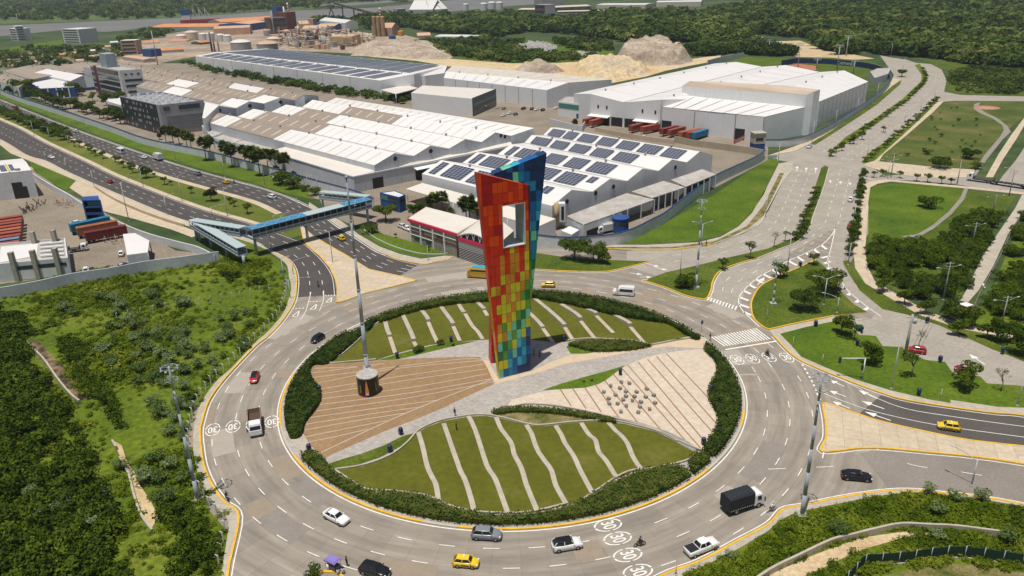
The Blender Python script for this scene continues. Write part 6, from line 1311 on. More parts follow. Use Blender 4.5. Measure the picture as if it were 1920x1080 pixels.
BL=[((22,76),(35,77),23,18,WHT,WHT,'narrow white block by the river bank, left of the two at far left','building','apartment_block',0,5),((35,77),(50,76),28,18,WHT,WHT,'tallest narrow white tower by the river, beside its lower twin','building','apartment_block',0,6),
((121,81),(152,82),27,26,WHT,WHT,'wide white block by the river at far left','building','apartment_block',0,6),((154,81),(171,80),24,26,GRY,GRY,'grey framed block adjoining the wide white riverside block','building','apartment_block',0,6),
((230,103),(259,102),27,16,WHT,PKW,'square beige tower block with pale floor bands left of the refinery','building','beige_tower',0,4),
((282,58),(404,57),7,70,OR_,GRY,'long orange roofed warehouse on the river bank','warehouse','orange_warehouse',.5,0),((416,50),(520,43),8,60,OR_,PKW,'orange roofed warehouse right of the red ship','warehouse','orange_warehouse',.6,0),
((402,67),(470,64),13,50,PKR,PKR,'dusty pink shed behind the white tanks','shed','pink_shed',.2,0),((468,58),(508,52),13,50,PKR,BLU,'pink roofed shed with blue gable left of the refinery frame','shed','pink_shed',.2,0),
((300,100),(345,97),5,30,OR_,GRY,'low orange roof left of the solar warehouse','shed','orange_shed',.6,0),((268,84),(300,82),4,30,OR_,WHT,'small orange roofed shed left of the storage tanks','shed','orange_shed',.6,0),((315,80),(350,79),3,24,OR_,WHT,'thin orange roofed shed in front of the domed tanks','shed','orange_shed',.6,0),((376,84),(396,82),4,20,OR_,STL,'small orange roof beside the black chimneys','shed','orange_shed',.6,0),
((541,60),(558,58),37,22,MAR,MAR,'tall rust maroon process building beside the chimneys','industrial building','process_block',0,0),((509,64),(541,62),30,30,STL,STL,'dark open steel process frame under the blue box','industrial building','steelwork_plant',0,3),((521,34),(533,33),21,14,BLU,BLU,'blue box tower rising over the dark process frame','industrial building','blue_tower',0,0),
((563,57),(582,56),12,30,TANR,TANR,'tan roofed hall right of the maroon process building','shed','tan_hall',.4,0),((578,50),(588,50),15,10,PKR,PKW,'small brick tower between tan halls','tower','brick_tower',0,0),((566,60),(610,59),6,30,TANR,WHT,'wide tan roofed hall with a blue gable end','shed','tan_hall',.8,0),((594,57),(628,57),8,24,TANR,BLU,'tan roofed hall on blue open base','shed','tan_hall',.5,0),
((592,50),(627,53),8,30,BLU,BLU,'long blue hall behind the tan roofs','shed','blue_hall',.2,0),((600,50),(648,56),12,20,WHT,WHT,'white arched hall beyond the blue hall','shed','white_hall',.4,0),
((645,88),(661,87),17,26,TANR,TANR,'left of two tan plastered tank boxes at the refinery edge','industrial building','tan_box',0,0),((662,87),(677,82),19,26,TANR,TANR,'right of two tan plastered tank boxes at the refinery edge','industrial building','tan_box',0,0),
((698,68),(736,68),16,22,PKR,PKW,'pink gabled hall wrapped round the four tan silos','shed','pink_hall',.5,0),((783,72),(808,71),5,26,PKR,PKW,'pinkish gabled shed left of the long white roof','shed','pink_shed',.8,0),((815,73),(895,74),5,26,WHT,WHT,'long low white roof at the edge of the woods','shed','white_shed',.3,0),
((768,32),(812,32),14,40,WHT,GRY,'left white tent shaped store near the river','storage hall','tent_hall',1.2,0),((806,32),(828,31),14,40,WHT,GRY,'middle white tent shaped store near the river','storage hall','tent_hall',1.2,0),((829,31),(840,30),14,40,WHT,GRY,'right white tent shaped store near the river','storage hall','tent_hall',1.2,0),
((1118,16),(1210,16),7,60,WHT,CRM,'long white warehouse near the top of the picture','warehouse','white_warehouse',.15,0),((1230,13),(1314,12),9,60,WHT,CRM,'pale white warehouse at the top, right of its longer neighbour','warehouse','white_warehouse',.15,0),
((1003,28),(1022,28),19,26,GRY,STL,'dark open cement works frame','industrial building','cement_works',0,2),((1022,28),(1041,27),19,26,GRY,GRY,'plain blue grey cement works block','industrial building','cement_works',0,0),((1018,18),(1058,16),22,40,GRY,GRY,'tall grey cement works tower block at the top edge','industrial building','cement_works',0,0),
((970,24),(1003,24),6,40,CRM,STL,'cream roofed shed left of the cement works','shed','cream_shed',.3,0),((1041,21),(1108,18),7,40,CRM,STL,'long cream roofed shed right of the cement works','shed','cream_shed',.3,0),((1045,25),(1140,23),3,30,CRM,STL,'lowest cream roofed shed in front of the cement works','shed','cream_shed',.4,0),
((268,106),(285,107),14,12,BLU,BLU,'small blue hopper house left of the solar warehouse','hopper','blue_hopper',0,0),((230,112),(270,118),6,12,PKR,GRY,'pinkish low wall shed in front of the beige tower','shed','pink_shed',.2,0),((160,112),(220,108),5,20,TANR,GRY,'low tan shed behind the office rooftop box','shed','tan_shed',.3,0),((1163,22),(1179,22),11,14,GRY,GRY,'pair of grey silos at the edge of the woods','silo','grey_silo',0,0),((745,29),(761,28),12,16,GRY,GRY,'grey silo block on the river bank','silo','grey_silo',0,3)]
for a,b,hp,dp,rf,wl,lab,cat,nm,gb,wn in BL: blk(a,b,hp,dp,rf,wl,lab,cat,nm,gb,win=wn)
def tank(c,wpx,hpx,label,m=WHT,dome=.16,cat='storage tank',name='storage_tank',top=None):
    g=G(*c); r=wpx*(G(c[0]+1,c[1])-g).length/2; h=HT(c,(c[0],c[1]-hpx)); root=thing(name,label,cat,(g.x,g.y+r,0))
    mb=MB(); mb.lathe([(r,0),(r,h)],24); mb.build('shell',m,root); mb=MB(); mb.lathe([(r*1.02,h),(r*.7,h+r*dome),(r*.3,h+r*dome*1.5),(0.01,h+r*dome*1.6)],24); mb.build('domed_roof',top or m,root); return root
for c,w_,h_,lab,m,top in (((497,97),35,14,'largest grey tank with a pink dome at the refinery edge',GRY,PKR),((447,95),33,15,'large grey tank with a white dome behind the solar warehouse',GRY,WHT),((510,83),22,10,'low tan tank behind the largest pink domed one',CRM,CRM),((500,68),12,11,'small tank with pink dome left of the steel frame',GRY,PKR),((337,77),16,10,'leftmost white domed tank',WHT,WHT),((356,76),20,15,'cream domed tank second from the left',CRM,CRM),((379,77),12,13,'slim white domed tank third from the left',WHT,WHT),((393,77),13,14,'slim white domed tank fourth from the left',WHT,WHT),((411,79),15,13,'white tank right of the black chimneys',WHT,WHT),((425,80),13,13,'white tank just left of the large white dome',WHT,WHT),((751,68),10,9,'small orange tank near the tan silos',plain('orange tank',(0.55,0.25,0.03),.5),None),((735,75),12,7,'blue ball shaped tank in front of the pink hall',BLU,None),((873,20),9,12,'lone white tank near the river at the top',WHT,WHT),((907,20),12,13,'left white tank of three at the top by the river',WHT,WHT),((922,19),13,14,'middle white tank of three at the top by the river',WHT,WHT),((936,18),12,13,'right white tank of three at the top by the river',WHT,WHT),((535,63),14,5,'pink domed tank in front of the steel frame',PKW,PKR)):
    tank(c,w_,h_,lab,m,top=top)
for i,x in enumerate((703,711,719)): tank((x,69),7,37,'%s tall tan silo from the left in the tight row by the woods'%ordn(i),noisy('tan silo',[(0.3,0.2,0.1),(0.4,0.28,0.15)],scale=.05),dome=.3,cat='silo',name='tan_silo')
def stack(b,t,r,label,m=STL,bands=False):
    g=G(*b); h=HT(b,t); root=thing('chimney',label,'chimney',(g.x,g.y,0)); mb=MB(); mb.tube((0,0,0),(0,0,h),r,r*.8,10); mb.build('shaft',m,root)
    if bands:
        for k in range(5): z=h*(.5+.1*k); mb=MB(); mb.tube((0,0,z),(0,0,z+h*.05),r*1.05,n=10); mb.build('band',plain('red band',(0.4,0.05,0.04),.6),root)
stack((545,58),(543,5),1.3,'white chimney with red bands above the maroon building',WHT,True); stack((537,58),(536,12),1.2,'thin white chimney left of the red banded one',WHT); stack((514,64),(512,20),1.0,'thin grey chimney at the left of the steel frame',GRY); stack((716,68),(716,14),1.0,'red and white chimney rising beside the tan silos',WHT,True); stack((398,97),(394,60),1.1,'taller black chimney behind the solar warehouse'); stack((403,97),(401,72),.9,'shorter black chimney behind the solar warehouse'); stack((411,97),(410,62),.8,'grey chimney with a platform behind the solar warehouse',GRY); stack((560,92),(559,50),.8,'thin striped chimney amid the refinery pipework',WHT,True); stack((36,50),(33,26),.6,'red and white radio mast beside the tallest river tower',WHT,True)
stack((296,122),(287,58),.5,'slender grey mast left of the solar warehouse',GRY)
# refinery pipework: one tangle of pipes, racks and vessels
rnd=random.Random(12); mb=MB(); P=GP([(520,70),(560,62),(640,60),(700,72),(690,88),(640,94),(560,94),(520,90)])
for x,y in inpts(P,230,rnd):
    k=rnd.random(); mi=rnd.randrange(4)
    if k<.45: a=rnd.choice((dirr,dirr+1.571)); L_=rnd.uniform(6,26); z=rnd.uniform(1.5,8); mb.tube((x,y,z),(x+L_*math.cos(a),y+L_*math.sin(a),z),rnd.uniform(.3,.8),n=6,mi=mi)
    elif k<.75: z=rnd.uniform(2,8); mb.obox((x,y),dirr,rnd.uniform(3,9),rnd.uniform(3,7),0,z,mi)
    elif k<.9: mb.tube((x,y,0),(x,y,rnd.uniform(3,13)),rnd.uniform(.6,1.8),n=8,mi=mi)
    else: mb.bar((x,y,0),(x,y,rnd.uniform(8,20)),.5,mi=mi)
struct('refinery_pipework',mb,[PKR,GRY,STL,CRM],'stuff')
# ship, river crane and conveyor
sh=wb('moored ship with red hull, blue bridge and white masts beyond the orange warehouse','ship','ship',(340,46))
a=G(338,46); b=G(412,43); d=(b-a).normalized(); n=Vector((-d.y,d.x,0)); L_=(b-a).length; mb=MB(); hw=8
vs=[]
for u,w_ in ((0,.5),(.1,1),(.85,1),(1,.05)):
    for s in (-1,1):
        for z in (0,7): p=a+d*L_*u+n*hw*w_*s+n*10; vs.append((p.x,p.y,z))
mb.add(vs,[(0,4,5,1),(4,8,9,5),(8,12,13,9),(2,3,7,6),(6,7,11,10),(10,11,15,14),(1,5,7,3),(5,9,11,7),(9,13,15,11),(0,1,3,2)]); mb.build('hull',plain('red hull',(0.3,0.03,0.03),.5),sh)
p=a+d*L_*.16+n*10; mb=MB(); mb.obox((p.x,p.y),cyaw((338,46),(412,43)),14,13,7,22); mb.build('superstructure',WHT,sh); mb=MB(); mb.obox((p.x,p.y),cyaw((338,46),(412,43)),14.5,13.5,15,24); mb.build('bridge_house',BLU,sh)
for u in (.35,.5,.65): p=a+d*L_*u+n*10; mb=MB(); mb.bar((p.x,p.y,7),(p.x,p.y,27),1); mb.bar((p.x,p.y,24),(p.x+7,p.y,12),.7); mb.build('mast_crane',WHT,sh)
cv=wb('long inclined conveyor gallery on legs running from the river crane','conveyor','river_conveyor',(625,34)); a=G(630,32); b=G(702,37); mb=MB(); mb.bar((a.x,a.y,24),(b.x,b.y,10),3.5,3.5); mb.build('gallery',STL,cv)
for t in (.2,.5,.75): q=a.lerp(b,t); mb=MB(); mb.bar((q.x,q.y,0),(q.x,q.y,24-14*t),2); mb.build('leg',STL,cv)
crn=wb('dark quay crane with a raised jib on the river bank','crane','quay_crane',(622,33)); a=G(622,33); mb=MB()
for s in (-6,6): mb.bar((a.x+s,a.y,0),(a.x,a.y,16),1.5)
mb.build('portal_leg',STL,crn); mb=MB(); mb.box(a.x-6,a.x+6,a.y-4,a.y+4,16,22); mb.build('cab',STL,crn); mb=MB(); mb.bar((a.x,a.y,22),(a.x-22,a.y,17),2); mb.bar((a.x,a.y,22),(a.x+18,a.y,17),1.5); mb.build('jib',STL,crn)
# small houses under the trees at the far left
rnd=random.Random(4); hs_=[(12,118),(45,112),(62,121),(92,112),(100,120),(118,107),(140,104),(150,118),(172,100),(190,96),(205,112),(22,128),(205,92),(215,84),(250,80)]
for i,(x,y) in enumerate(hs_):
    blk((x-7,y),(x+8,y-1),4.2,12,[OR_,TANR,PKR,WHT,GRY][i%5],[CRM,WHT,PKW][i%3],'small %s roofed house among the far left trees, %s from the left'%(['orange','tan','pink','white','grey'][i%5],ordn(sorted(hs_).index((x,y)))),'house','house',.45)
    COL.objects[-1] if False else None
# ---- scattered vegetation, instanced over real ground
def protoob(mb,m):
    me=bpy.data.meshes.new('leaf_clump'); me.from_pydata([tuple(v) for v in mb.v],[],mb.f); me.materials.append(m); me.update(); return bpy.data.objects.new('leaf_clump',me)
def scatter(name,pts,protos,label=None,seed=0,tilt=.15):
    """pts: (x,y,z,scale); one object that instances the leafy prototypes"""
    me=bpy.data.meshes.new(name); me.from_pydata([p[:3] for p in pts],[],[]); at=me.attributes.new('sc','FLOAT','POINT'); at.data.foreach_set('value',[p[3] for p in pts])
    ob=bpy.data.objects.new(name,me); COL.objects.link(ob); ob['kind']='stuff'
    ng=bpy.data.node_groups.new(name,'GeometryNodeTree'); ng.interface.new_socket('Geometry',in_out='INPUT',socket_type='NodeSocketGeometry'); ng.interface.new_socket('Geometry',in_out='OUTPUT',socket_type='NodeSocketGeometry')
    N=ng.nodes.new; K=ng.links.new; gi=N('NodeGroupInput'); go_=N('NodeGroupOutput'); ip=N('GeometryNodeInstanceOnPoints'); jn=N('GeometryNodeJoinGeometry')
    for p in protos[::-1]:
        oi=N('GeometryNodeObjectInfo'); oi.inputs['Object'].default_value=p; oi.inputs['As Instance'].default_value=True; K(oi.outputs['Geometry'],jn.inputs[0])
    K(gi.outputs[0],ip.inputs['Points']); K(jn.outputs[0],ip.inputs['Instance']); ip.inputs['Pick Instance'].default_value=True
    ri=N('FunctionNodeRandomValue'); ri.data_type='INT'; ri.inputs['Min'].default_value=0; ri.inputs['Max'].default_value=len(protos)-1; ri.inputs['Seed'].default_value=seed; K(ri.outputs['Value'],ip.inputs['Instance Index'])
    rr=N('FunctionNodeRandomValue'); rr.data_type='FLOAT_VECTOR'; rr.inputs[0].default_value=(-tilt,-tilt,0); rr.inputs[1].default_value=(tilt,tilt,6.283); rr.inputs['Seed'].default_value=seed+1; K(rr.outputs[0],ip.inputs['Rotation'])
    na=N('GeometryNodeInputNamedAttribute'); na.data_type='FLOAT'; na.inputs['Name'].default_value='sc'; K(na.outputs['Attribute'],ip.inputs['Scale'])
    K(ip.outputs[0],go_.inputs[0]); md=ob.modifiers.new('scatter','NODES'); md.node_group=ng; return ob
sheet('scrub_meadow',[(760,90),(800,80),(905,76),(1040,78),(1150,84),(1150,108),(1110,113),(1040,117),(960,118),(900,114),(840,108)],0.045,M_lush)
sheet('far_bank_meadow',[(-300,60),(0,46),(250,36),(325,33),(480,21),(600,16),(600,8),(480,8),(250,18),(0,26),(-300,34)],0.03,noisy('bank meadow',[(0.06,0.1,0.02),(0.09,0.13,0.03)],scale=.006,second=(.03,.3)))
PF=[protoob(clump(30+i,1,1,.55+.1*i,110,.2,lobes=6,zc=.5,low=-.3),LF_forest) for i in range(4)]
PD=[protoob(clump(40+i,1,1,.7,260,.11,lobes=8,zc=.6,low=-.2),LF_dark) for i in range(3)]
PG=[protoob(clump(50+i,1,1,.5,120,.13,lobes=7,zc=.3,low=-.1),LF_grass) for i in range(3)]
RUB=GP([(965,90),(985,77),(1030,76),(1060,92),(1130,98),(1128,108),(1050,106),(980,98)])
def logpts(px,n,sc0,seed,r0=500,exp=.75,zj=0,sub=1):
    P=GP(px) if not sub==0 else px; rnd=random.Random(seed); rs=[math.hypot(p.x-CX,p.y-CY) for p in P]; th_=[math.atan2(p.y-CY,p.x-CX) for p in P]; a,b=math.log(min(rs)),math.log(max(rs)); out=[]; tries=0
    while len(out)<n and tries<n*30:
        tries+=1; r=math.exp(rnd.uniform(a,b)); t=rnd.uniform(min(th_),max(th_)); x,y=CX+r*math.cos(t),CY+r*math.sin(t)
        if pip(x,y,P) and not (RUB and pip(x,y,RUB)): out.append((x,y,0,sc0*(r/r0)**exp*rnd.uniform(.6,1.35)))
    return out
scatter('forest',logpts([(1072,45),(1060,63),(1135,73),(1165,78),(1200,80),(1265,78),(1322,82),(1380,75),(1435,66),(1515,72),(1540,90),(1580,104),(1615,98),(1647,102),(1700,106),(1760,112),(1830,124),(1930,128),(2200,150),(2300,-20),(1900,-45),(1500,-22),(1440,8),(1400,25),(1300,34),(1200,34),(1110,38)],11000,5.6,1)
 ,PF,seed=1)
scatter('forest',logpts([(590,47),(592,44),(640,45),(700,40),(735,37),(850,39),(905,36),(960,33),(1010,42),(1072,44),(1060,63),(990,60),(960,64),(940,70),(900,72),(880,66),(800,60),(755,50),(700,60),(690,48)],1300,4.6,2),PF,seed=2)
scatter('forest',logpts([(760,90),(800,80),(860,78),(905,76),(960,82),(1040,78),(1150,84),(1150,96),(1060,100),(1120,110),(1040,116),(960,117),(900,113),(850,106),(830,96)],520,3.3,3),PF,seed=3)
scatter('forest',logpts([(1290,96),(1330,86),(1420,86),(1460,98),(1500,104),(1440,106),(1380,100),(1340,104),(1300,106)],500,4.2,4),PF,seed=4)
scatter('forest',logpts([(-60,108),(0,104),(60,92),(110,93),(200,91),(235,88),(262,84),(258,74),(320,70),(325,60),(270,58),(235,66),(215,75),(245,92),(225,108),(190,118),(150,120),(100,128),(60,132),(0,130),(-60,132)],240,2.7,5),PF,seed=5)
scatter('forest',logpts([(-300,-12),(300,-15),(700,-8),(800,-2),(760,6),(700,3),(600,8),(600,16),(480,21),(325,33),(250,36),(0,40),(-300,52)],3000,7,6,r0=1500,exp=.9),PF,seed=6)
scatter('forest',logpts([(300,122),(340,116),(366,128),(420,142),(480,152),(560,166),(640,180),(700,186),(760,196),(770,184),(720,178),(640,168),(560,154),(480,140),(420,130),(372,118)],230,2.7,7),PF,seed=7)
scatter('shrub_cover',logpts([(1778,152),(1785,135),(1830,128),(1925,134),(1925,178),(1800,174)],420,2.0,8),PF,seed=8)
# rubble of white rocks
rnd=random.Random(8); mb=MB(); P=GP([(972,86),(990,80),(1025,80),(1045,90),(1035,97),(985,95)])
for x,y in inpts(P,420,rnd):
    s=rnd.uniform(.6,2.0); mb.tube((x,y,-.2),(x+rnd.uniform(-.5,.5),y,s*rnd.uniform(.7,1.6)),s,s*rnd.uniform(.3,.7),5,smooth=False)
P=GP([(1040,102),(1080,97),(1125,100),(1120,105),(1060,104)])
for x,y in inpts(P,160,rnd):
    s=rnd.uniform(.5,1.4); mb.tube((x,y,-.2),(x,y,s),s,s*.5,5,smooth=False)
struct('rock_rubble',mb,noisy('pale rock',[(0.4,0.38,0.35),(0.62,0.6,0.57)],scale=.3),'stuff')
# ---- the rough field at the left: tussocks, dark thickets
FIELD=GP([(0,558),(130,510),(410,484),(500,490),(535,530),(530,585),(480,640),(400,720),(366,780),(360,850),(380,915),(425,965),(412,1100),(-160,1120),(-160,600)])
rnd=random.Random(21)
from mathutils import noise as _nz
pts=[]
for x,y in inpts(FIELD,5200,rnd):
    v=_nz.noise(Vector((x*.05,y*.05,2)))
    if rnd.random()<.55+v: pts.append((x,y,0,rnd.uniform(.5,1.25)*(1+v)))
pts=[p for p in pts if not any(pip(p[0],p[1],c) for c in (GP([(52,633),(72,640),(160,740),(172,752),(150,760),(100,715),(60,655)]),GP([(210,822),(236,830),(262,885),(300,960),(292,990),(272,985),(245,930),(220,850)])))]
scatter('long_grass',pts,PG,seed=11)
TH=GP([(-160,620),(0,585),(40,600),(60,640),(60,700),(95,745),(130,790),(170,850),(190,930),(220,1000),(240,1100),(-160,1120)])
pts=[(x,y,0,rnd.uniform(1.4,2.9)) for x,y in inpts(TH,560,rnd)]
TH2=GP([(130,700),(200,760),(240,830),(250,900),(290,1000),(330,1080),(410,1080),(400,1000),(330,940),(270,930),(250,860),(215,760),(150,640),(110,640)])
pts+=[(x,y,0,rnd.uniform(1.0,2.0)) for x,y in inpts(TH2,120,rnd)]
for x,y in inpts(FIELD,260,rnd):
    if _nz.noise(Vector((x*.04,y*.04,7)))>.16: pts.append((x,y,0,rnd.uniform(.8,1.9)))
CN=[GP([(45,625),(75,640),(160,740),(178,758),(150,775),(100,725),(60,672)]),GP([(205,815),(240,825),(262,880),(305,960),(300,995),(278,1000),(245,930),(215,850)])]
pts=[p for p in pts if not any(pip(p[0],p[1],c) for c in CN)]
scatter('thicket',pts,PD,seed=12)
SEB=[G(a,b) for a,b in ((1110,1190),(1285,1088),(1350,1052),(1390,1034),(1445,1000),(1492,968),(1545,956),(1635,938),(1695,931),(1745,931),(1820,938),(1925,956),(2150,1000),(2150,1200))]
pts=[]
DT=GP([(1400,1100),(1470,1062),(1530,1035),(1590,1012),(1650,1000),(1700,994),(1760,998),(1690,1012),(1620,1032),(1560,1058),(1510,1090),(1480,1120)])
for x,y in inpts(SEB,2600,rnd):
    if not pip(x,y,DT) : pts.append((x,y,0.05,rnd.uniform(.55,1.25)))
FN=GP([(1480,1140),(1600,1082),(1660,1068),(1780,1058),(1925,1078),(2100,1120),(2100,1200)])
pts=[p for p in pts if not pip(p[0],p[1],FN)]
scatter('long_grass',pts,PG,seed=13)
sheet('drain_bed',[(1380,1120),(1440,1080),(1500,1052),(1560,1028),(1620,1008),(1690,998),(1760,1000),(1690,1010),(1620,1030),(1560,1056),(1510,1085),(1470,1120)],0.07,M_dirt)
bwall([(1370,1118),(1440,1068),(1500,1038),(1560,1010),(1600,1000),(1640,990),(1690,980),(1745,982),(1790,984),(1840,990),(1900,998)],1.1,'curved low concrete retaining wall along the sandy drain, bottom right',m=M_wall,cap=None)
# canal in the left field
M_mud=noisy('muddy water',[(0.03,0.02,0.012),(0.24,0.17,0.09)],scale=.25,rough=.4,contrast=(.4,.6)); M_sandy=noisy('sandy canal bed',[(0.42,0.3,0.15),(0.55,0.43,0.25)],scale=.3,second=(2,.15))
sheet('drain_water',[(62,638),(76,644),(102,672),(133,698),(158,722),(172,744),(148,752),(110,715),(80,680),(58,648)],0.06,M_mud)
sheet('drain_sand',[(215,828),(228,835),(238,865),(255,890),(262,910),(280,935),(290,955),(298,968),(285,990),(272,980),(258,950),(248,910),(235,875),(220,845)],0.06,M_sandy)
bwall([(48,637),(62,652),(82,672),(105,705),(130,735),(148,750)],1.0,'long pale concrete edge of the drain in the left field',m=M_wall,cap=None)
bwall([(210,824),(217,836)],1.0,'short pale concrete stub at the head of the sandy drain',m=M_wall,cap=None,n=2)
bwall([(224,855),(240,885),(252,930),(265,965),(285,992)],.5,'thin broken concrete edge along the sandy drain in the left field',m=M_wall,cap=None)
# ================================================================ VEHICLES
M_tyre=plain('tyre rubber',(0.014,0.014,0.015),.85); M_rim=plain('wheel rim',(0.4,0.4,0.42),.3,.8); M_vglass=plain('vehicle glass',(0.012,0.015,0.018),.06,0,.7); M_trim=plain('black trim',(0.02,0.02,0.022),.5); M_head=plain('headlight lens',(0.7,0.72,0.75),.1); M_tail=plain('tail light lens',(0.4,0.01,0.01),.2); M_chr=plain('plate',(0.6,0.58,0.4),.5)
def paint(c): return plain('car paint %.2f %.2f %.2f'%c,c,.22,0.0,.6)
def wheel(root,x,y,r=.33,w_=.22,sg=1,nm='wheel'):
    t=MB(); t.lathe([(r*.62,-w_/2),(r,-w_/2),(r*1.02,0),(r,w_/2),(r*.62,w_/2)],16)
    rot=Matrix.Rotation(math.pi/2,4,'X'); t.v=[tuple(rot@Vector(v)+Vector((x,y,r))) for v in t.v]; o=t.build(nm,M_tyre,root)
    d=MB(); yy=y+sg*w_*.42; vs=[]
    for k in range(10):
        a=2*math.pi*k/10
        for rr in (r*.2,r*(.64 if k%2 else .5)): vs.append((x+rr*math.cos(a),yy,r+rr*math.sin(a)))
    d.add(vs,[tuple(range(0,20,2))]+[(2*k,2*k+1,(2*k+3)%20,(2*k+2)%20) for k in range(10)]); rm=d.build('rim',M_rim,o)
def loft(mb,secs,mi=0,smooth=True,capend=True):
    """secs: list of equal-length point rings"""
    n=len(secs[0]); vs=[p for s in secs for p in s]; fs=[]
    for j in range(len(secs)-1):
        for k in range(n): fs.append((j*n+k,(j+1)*n+k,(j+1)*n+(k+1)%n,j*n+(k+1)%n))
    if capend: fs.append(tuple(range(n))); fs.append(tuple((len(secs)-1)*n+k for k in range(n))[::-1])
    mb.add(vs,fs,mi,smooth)
def ring(x,w_,zl,zb,top=None):
    """car body cross-section with tumblehome; top = crown height"""
    top=zb+.04 if top is None else top; h=[(w_*.86,zl),(w_*.98,zl+.12),(w_,(zl+zb)/2),(w_*.97,zb-.06),(w_*.9,zb),(w_*.55,top-.01),(0,top)]
    return [(x,y,z) for y,z in h]+[(x,-y,z) for y,z in h[-2::-1]]
KIND={ # L,W,H, hood z, belt z, rear deck z, windscreen base x, roof front x, roof rear x, rear glass base x
'sedan':(4.65,1.82,1.46,.92,.95,1.02,.95,.35,-1.1,-1.85),'hatch':(3.75,1.64,1.5,.93,.97,.97,.95,.45,-1.25,-1.72),'suv':(4.5,1.88,1.68,1.05,1.1,1.1,1.0,.5,-1.6,-2.1),'pickup':(5.3,1.9,1.8,1.12,1.15,1.15,1.2,.7,-.6,-.95)}
def car(kind,col,label,roofcol=None,name=None,top_sign=False,cat='car'):
    L_,W_,H_,zh,zb,zd,xw,xf,xr,xg=KIND[kind]; root=thing(name or {'sedan':'sedan_car','hatch':'hatchback_car','suv':'suv_car','pickup':'pickup_truck'}[kind],label,cat); pm=paint(col); h=W_/2; fx,rx=L_/2,-L_/2; mb=MB()
    prof=[(fx,.62,.38,.55),(fx-.06,.78,.26,.66),(fx-.35,.93,.2,zh-.12),(fx-.75,.99,.2,zh-.03),(xw,1.0,.2,zb),(xw-.8,1.0,.2,zb),(xg+.4,1.0,.2,zb),(xg-.05,.99,.2,zd),(rx+.35,.95,.22,zd-.02),(rx+.07,.86,.28,zd-.12),(rx,.74,.42,zd-.22)]
    if kind=='pickup': prof=[(fx,.66,.45,.75),(fx-.08,.82,.34,.92),(fx-.4,.95,.3,zh-.06),(xw,1,.3,zb),(xg,1,.3,zb),(rx+.1,1,.34,zb-.05),(rx,.95,.4,zb-.08)]
    loft(mb,[ring(x,h*w_,zl,z) for x,w_,zl,z in prof]); mb.build('body',pm,root)
    # greenhouse
    g=MB(); hb,ht=h*.9,h*.68; zr=H_-.05
    B=[(xw,hb*.86,zb-.03),(xw,-hb*.86,zb-.03),(xg,-hb*.86,zd-.03),(xg,hb*.86,zd-.03)]; T=[(xf,ht*.95,zr),(xf,-ht*.95,zr),(xr,-ht*.93,zr),(xr,ht*.93,zr)]
    Bm=[((xw+xg)/2,hb,zb-.03),((xw+xg)/2,-hb,zb-.03)]; Tm=[((xf+xr)/2,ht*1.04,zr),((xf+xr)/2,-ht*1.04,zr)]
    V=[B[0],B[1],Bm[1],B[2],B[3],Bm[0],T[0],T[1],Tm[1],T[2],T[3],Tm[0]]
    g.add(V,[(i,(i+1)%6,6+(i+1)%6,6+i) for i in range(6)]); g.build('windows',M_vglass,root)
    r=MB(); rp=[(T[0][0]+.05,T[0][1]),(T[0][0]+.05,T[1][1]),(Tm[1][0],Tm[1][1]*1.02),(T[2][0]-.04,T[2][1]),(T[3][0]-.04,T[3][1]),(Tm[0][0],Tm[0][1]*1.02)]
    vs=[(x,y,zr-.01) for x,y in rp]+[(x*.97+(xf+xr)/2*.03,y*.86,zr+.055) for x,y in rp]; r.add(vs,[(i,(i+1)%6,6+(i+1)%6,6+i) for i in range(6)]+[(6,7,8,9,10,11)]); r.build('roof',paint(roofcol) if roofcol else pm,root)
    pl=MB()
    for i in range(6):
        a,b=Vector(V[i]),Vector(V[6+i]); pl.bar(a,b,.1 if i in(2,5) else .09,.07)
    pl.build('pillars',M_trim if i==9 else pm,root)
    for s in (1,-1):
        wheel(root,fx-.85,s*(h-.1),.33 if kind!='suv' else .37,sg=s); wheel(root,rx+.8,s*(h-.1),.33 if kind!='suv' else .37,sg=s)
        m_=MB(); m_.box(fx-.3,fx-.1,s*h*.78-.16,s*h*.78+.1,zh-.3,zh-.16); m_.build('headlight',M_head,root)
        t=MB(); t.box(rx+.0,rx+.16,s*h*.76-.16,s*h*.76+.12,zd-.32,zd-.16); t.build('tail_light',M_tail,root)
        q=MB(); q.box(xw-.25,xw-.1,s*(h+.02)-.09,s*(h+.02)+.09,zb+.02,zb+.16); q.build('mirror',pm,root)
    p=MB(); p.box(fx-.03,fx+.015,-.26,.26,.42,.54); p.build('number_plate',M_chr,root)
    gr=MB(); gr.box(fx-.1,fx-.01,-h*.5,h*.5,.55,.66); gr.build('grille',M_trim,root)
    if kind=='pickup':
        c=MB(); c.box(rx+.08,xg-.08,-h*.82,h*.82,zb-.04,zb+.05); c.build('bed_cover',M_trim,root)
    if top_sign:
        c=MB(); c.box(-.35,-.15,-.3,.3,H_+.0,H_+.14); c.build('taxi_roof_sign',plain('taxi sign',(0.7,0.68,0.55),.5),root)
        for s in (1,-1): c=MB(); c.box(-.6,.6,s*h-.0,s*(h)+.02 if s>0 else -h-.0,.5,.68) if s>0 else c.box(-.6,.6,-h-.02,-h,.5,.68); c.build('side_number',M_trim,root)
    return root
def park(o,c,head,z=0.05):
    """c = photo point of the middle of the car on the road; head = photo point it faces"""
    p=G(*c); q=G(*head); o.location=(p.x,p.y,z); o.rotation_euler=(0,0,math.atan2(q.y-p.y,q.x-p.x)); return o
WHc=(0.72,0.72,0.71); YEL=(0.72,0.5,0.02); BLK=(0.012,0.012,0.014); GRc=(0.2,0.215,0.23); REDc=(0.42,0.02,0.025)
park(car('sedan',WHc,'white sedan with dark windows on the lower left of the roundabout'),(631,975),(665,992))
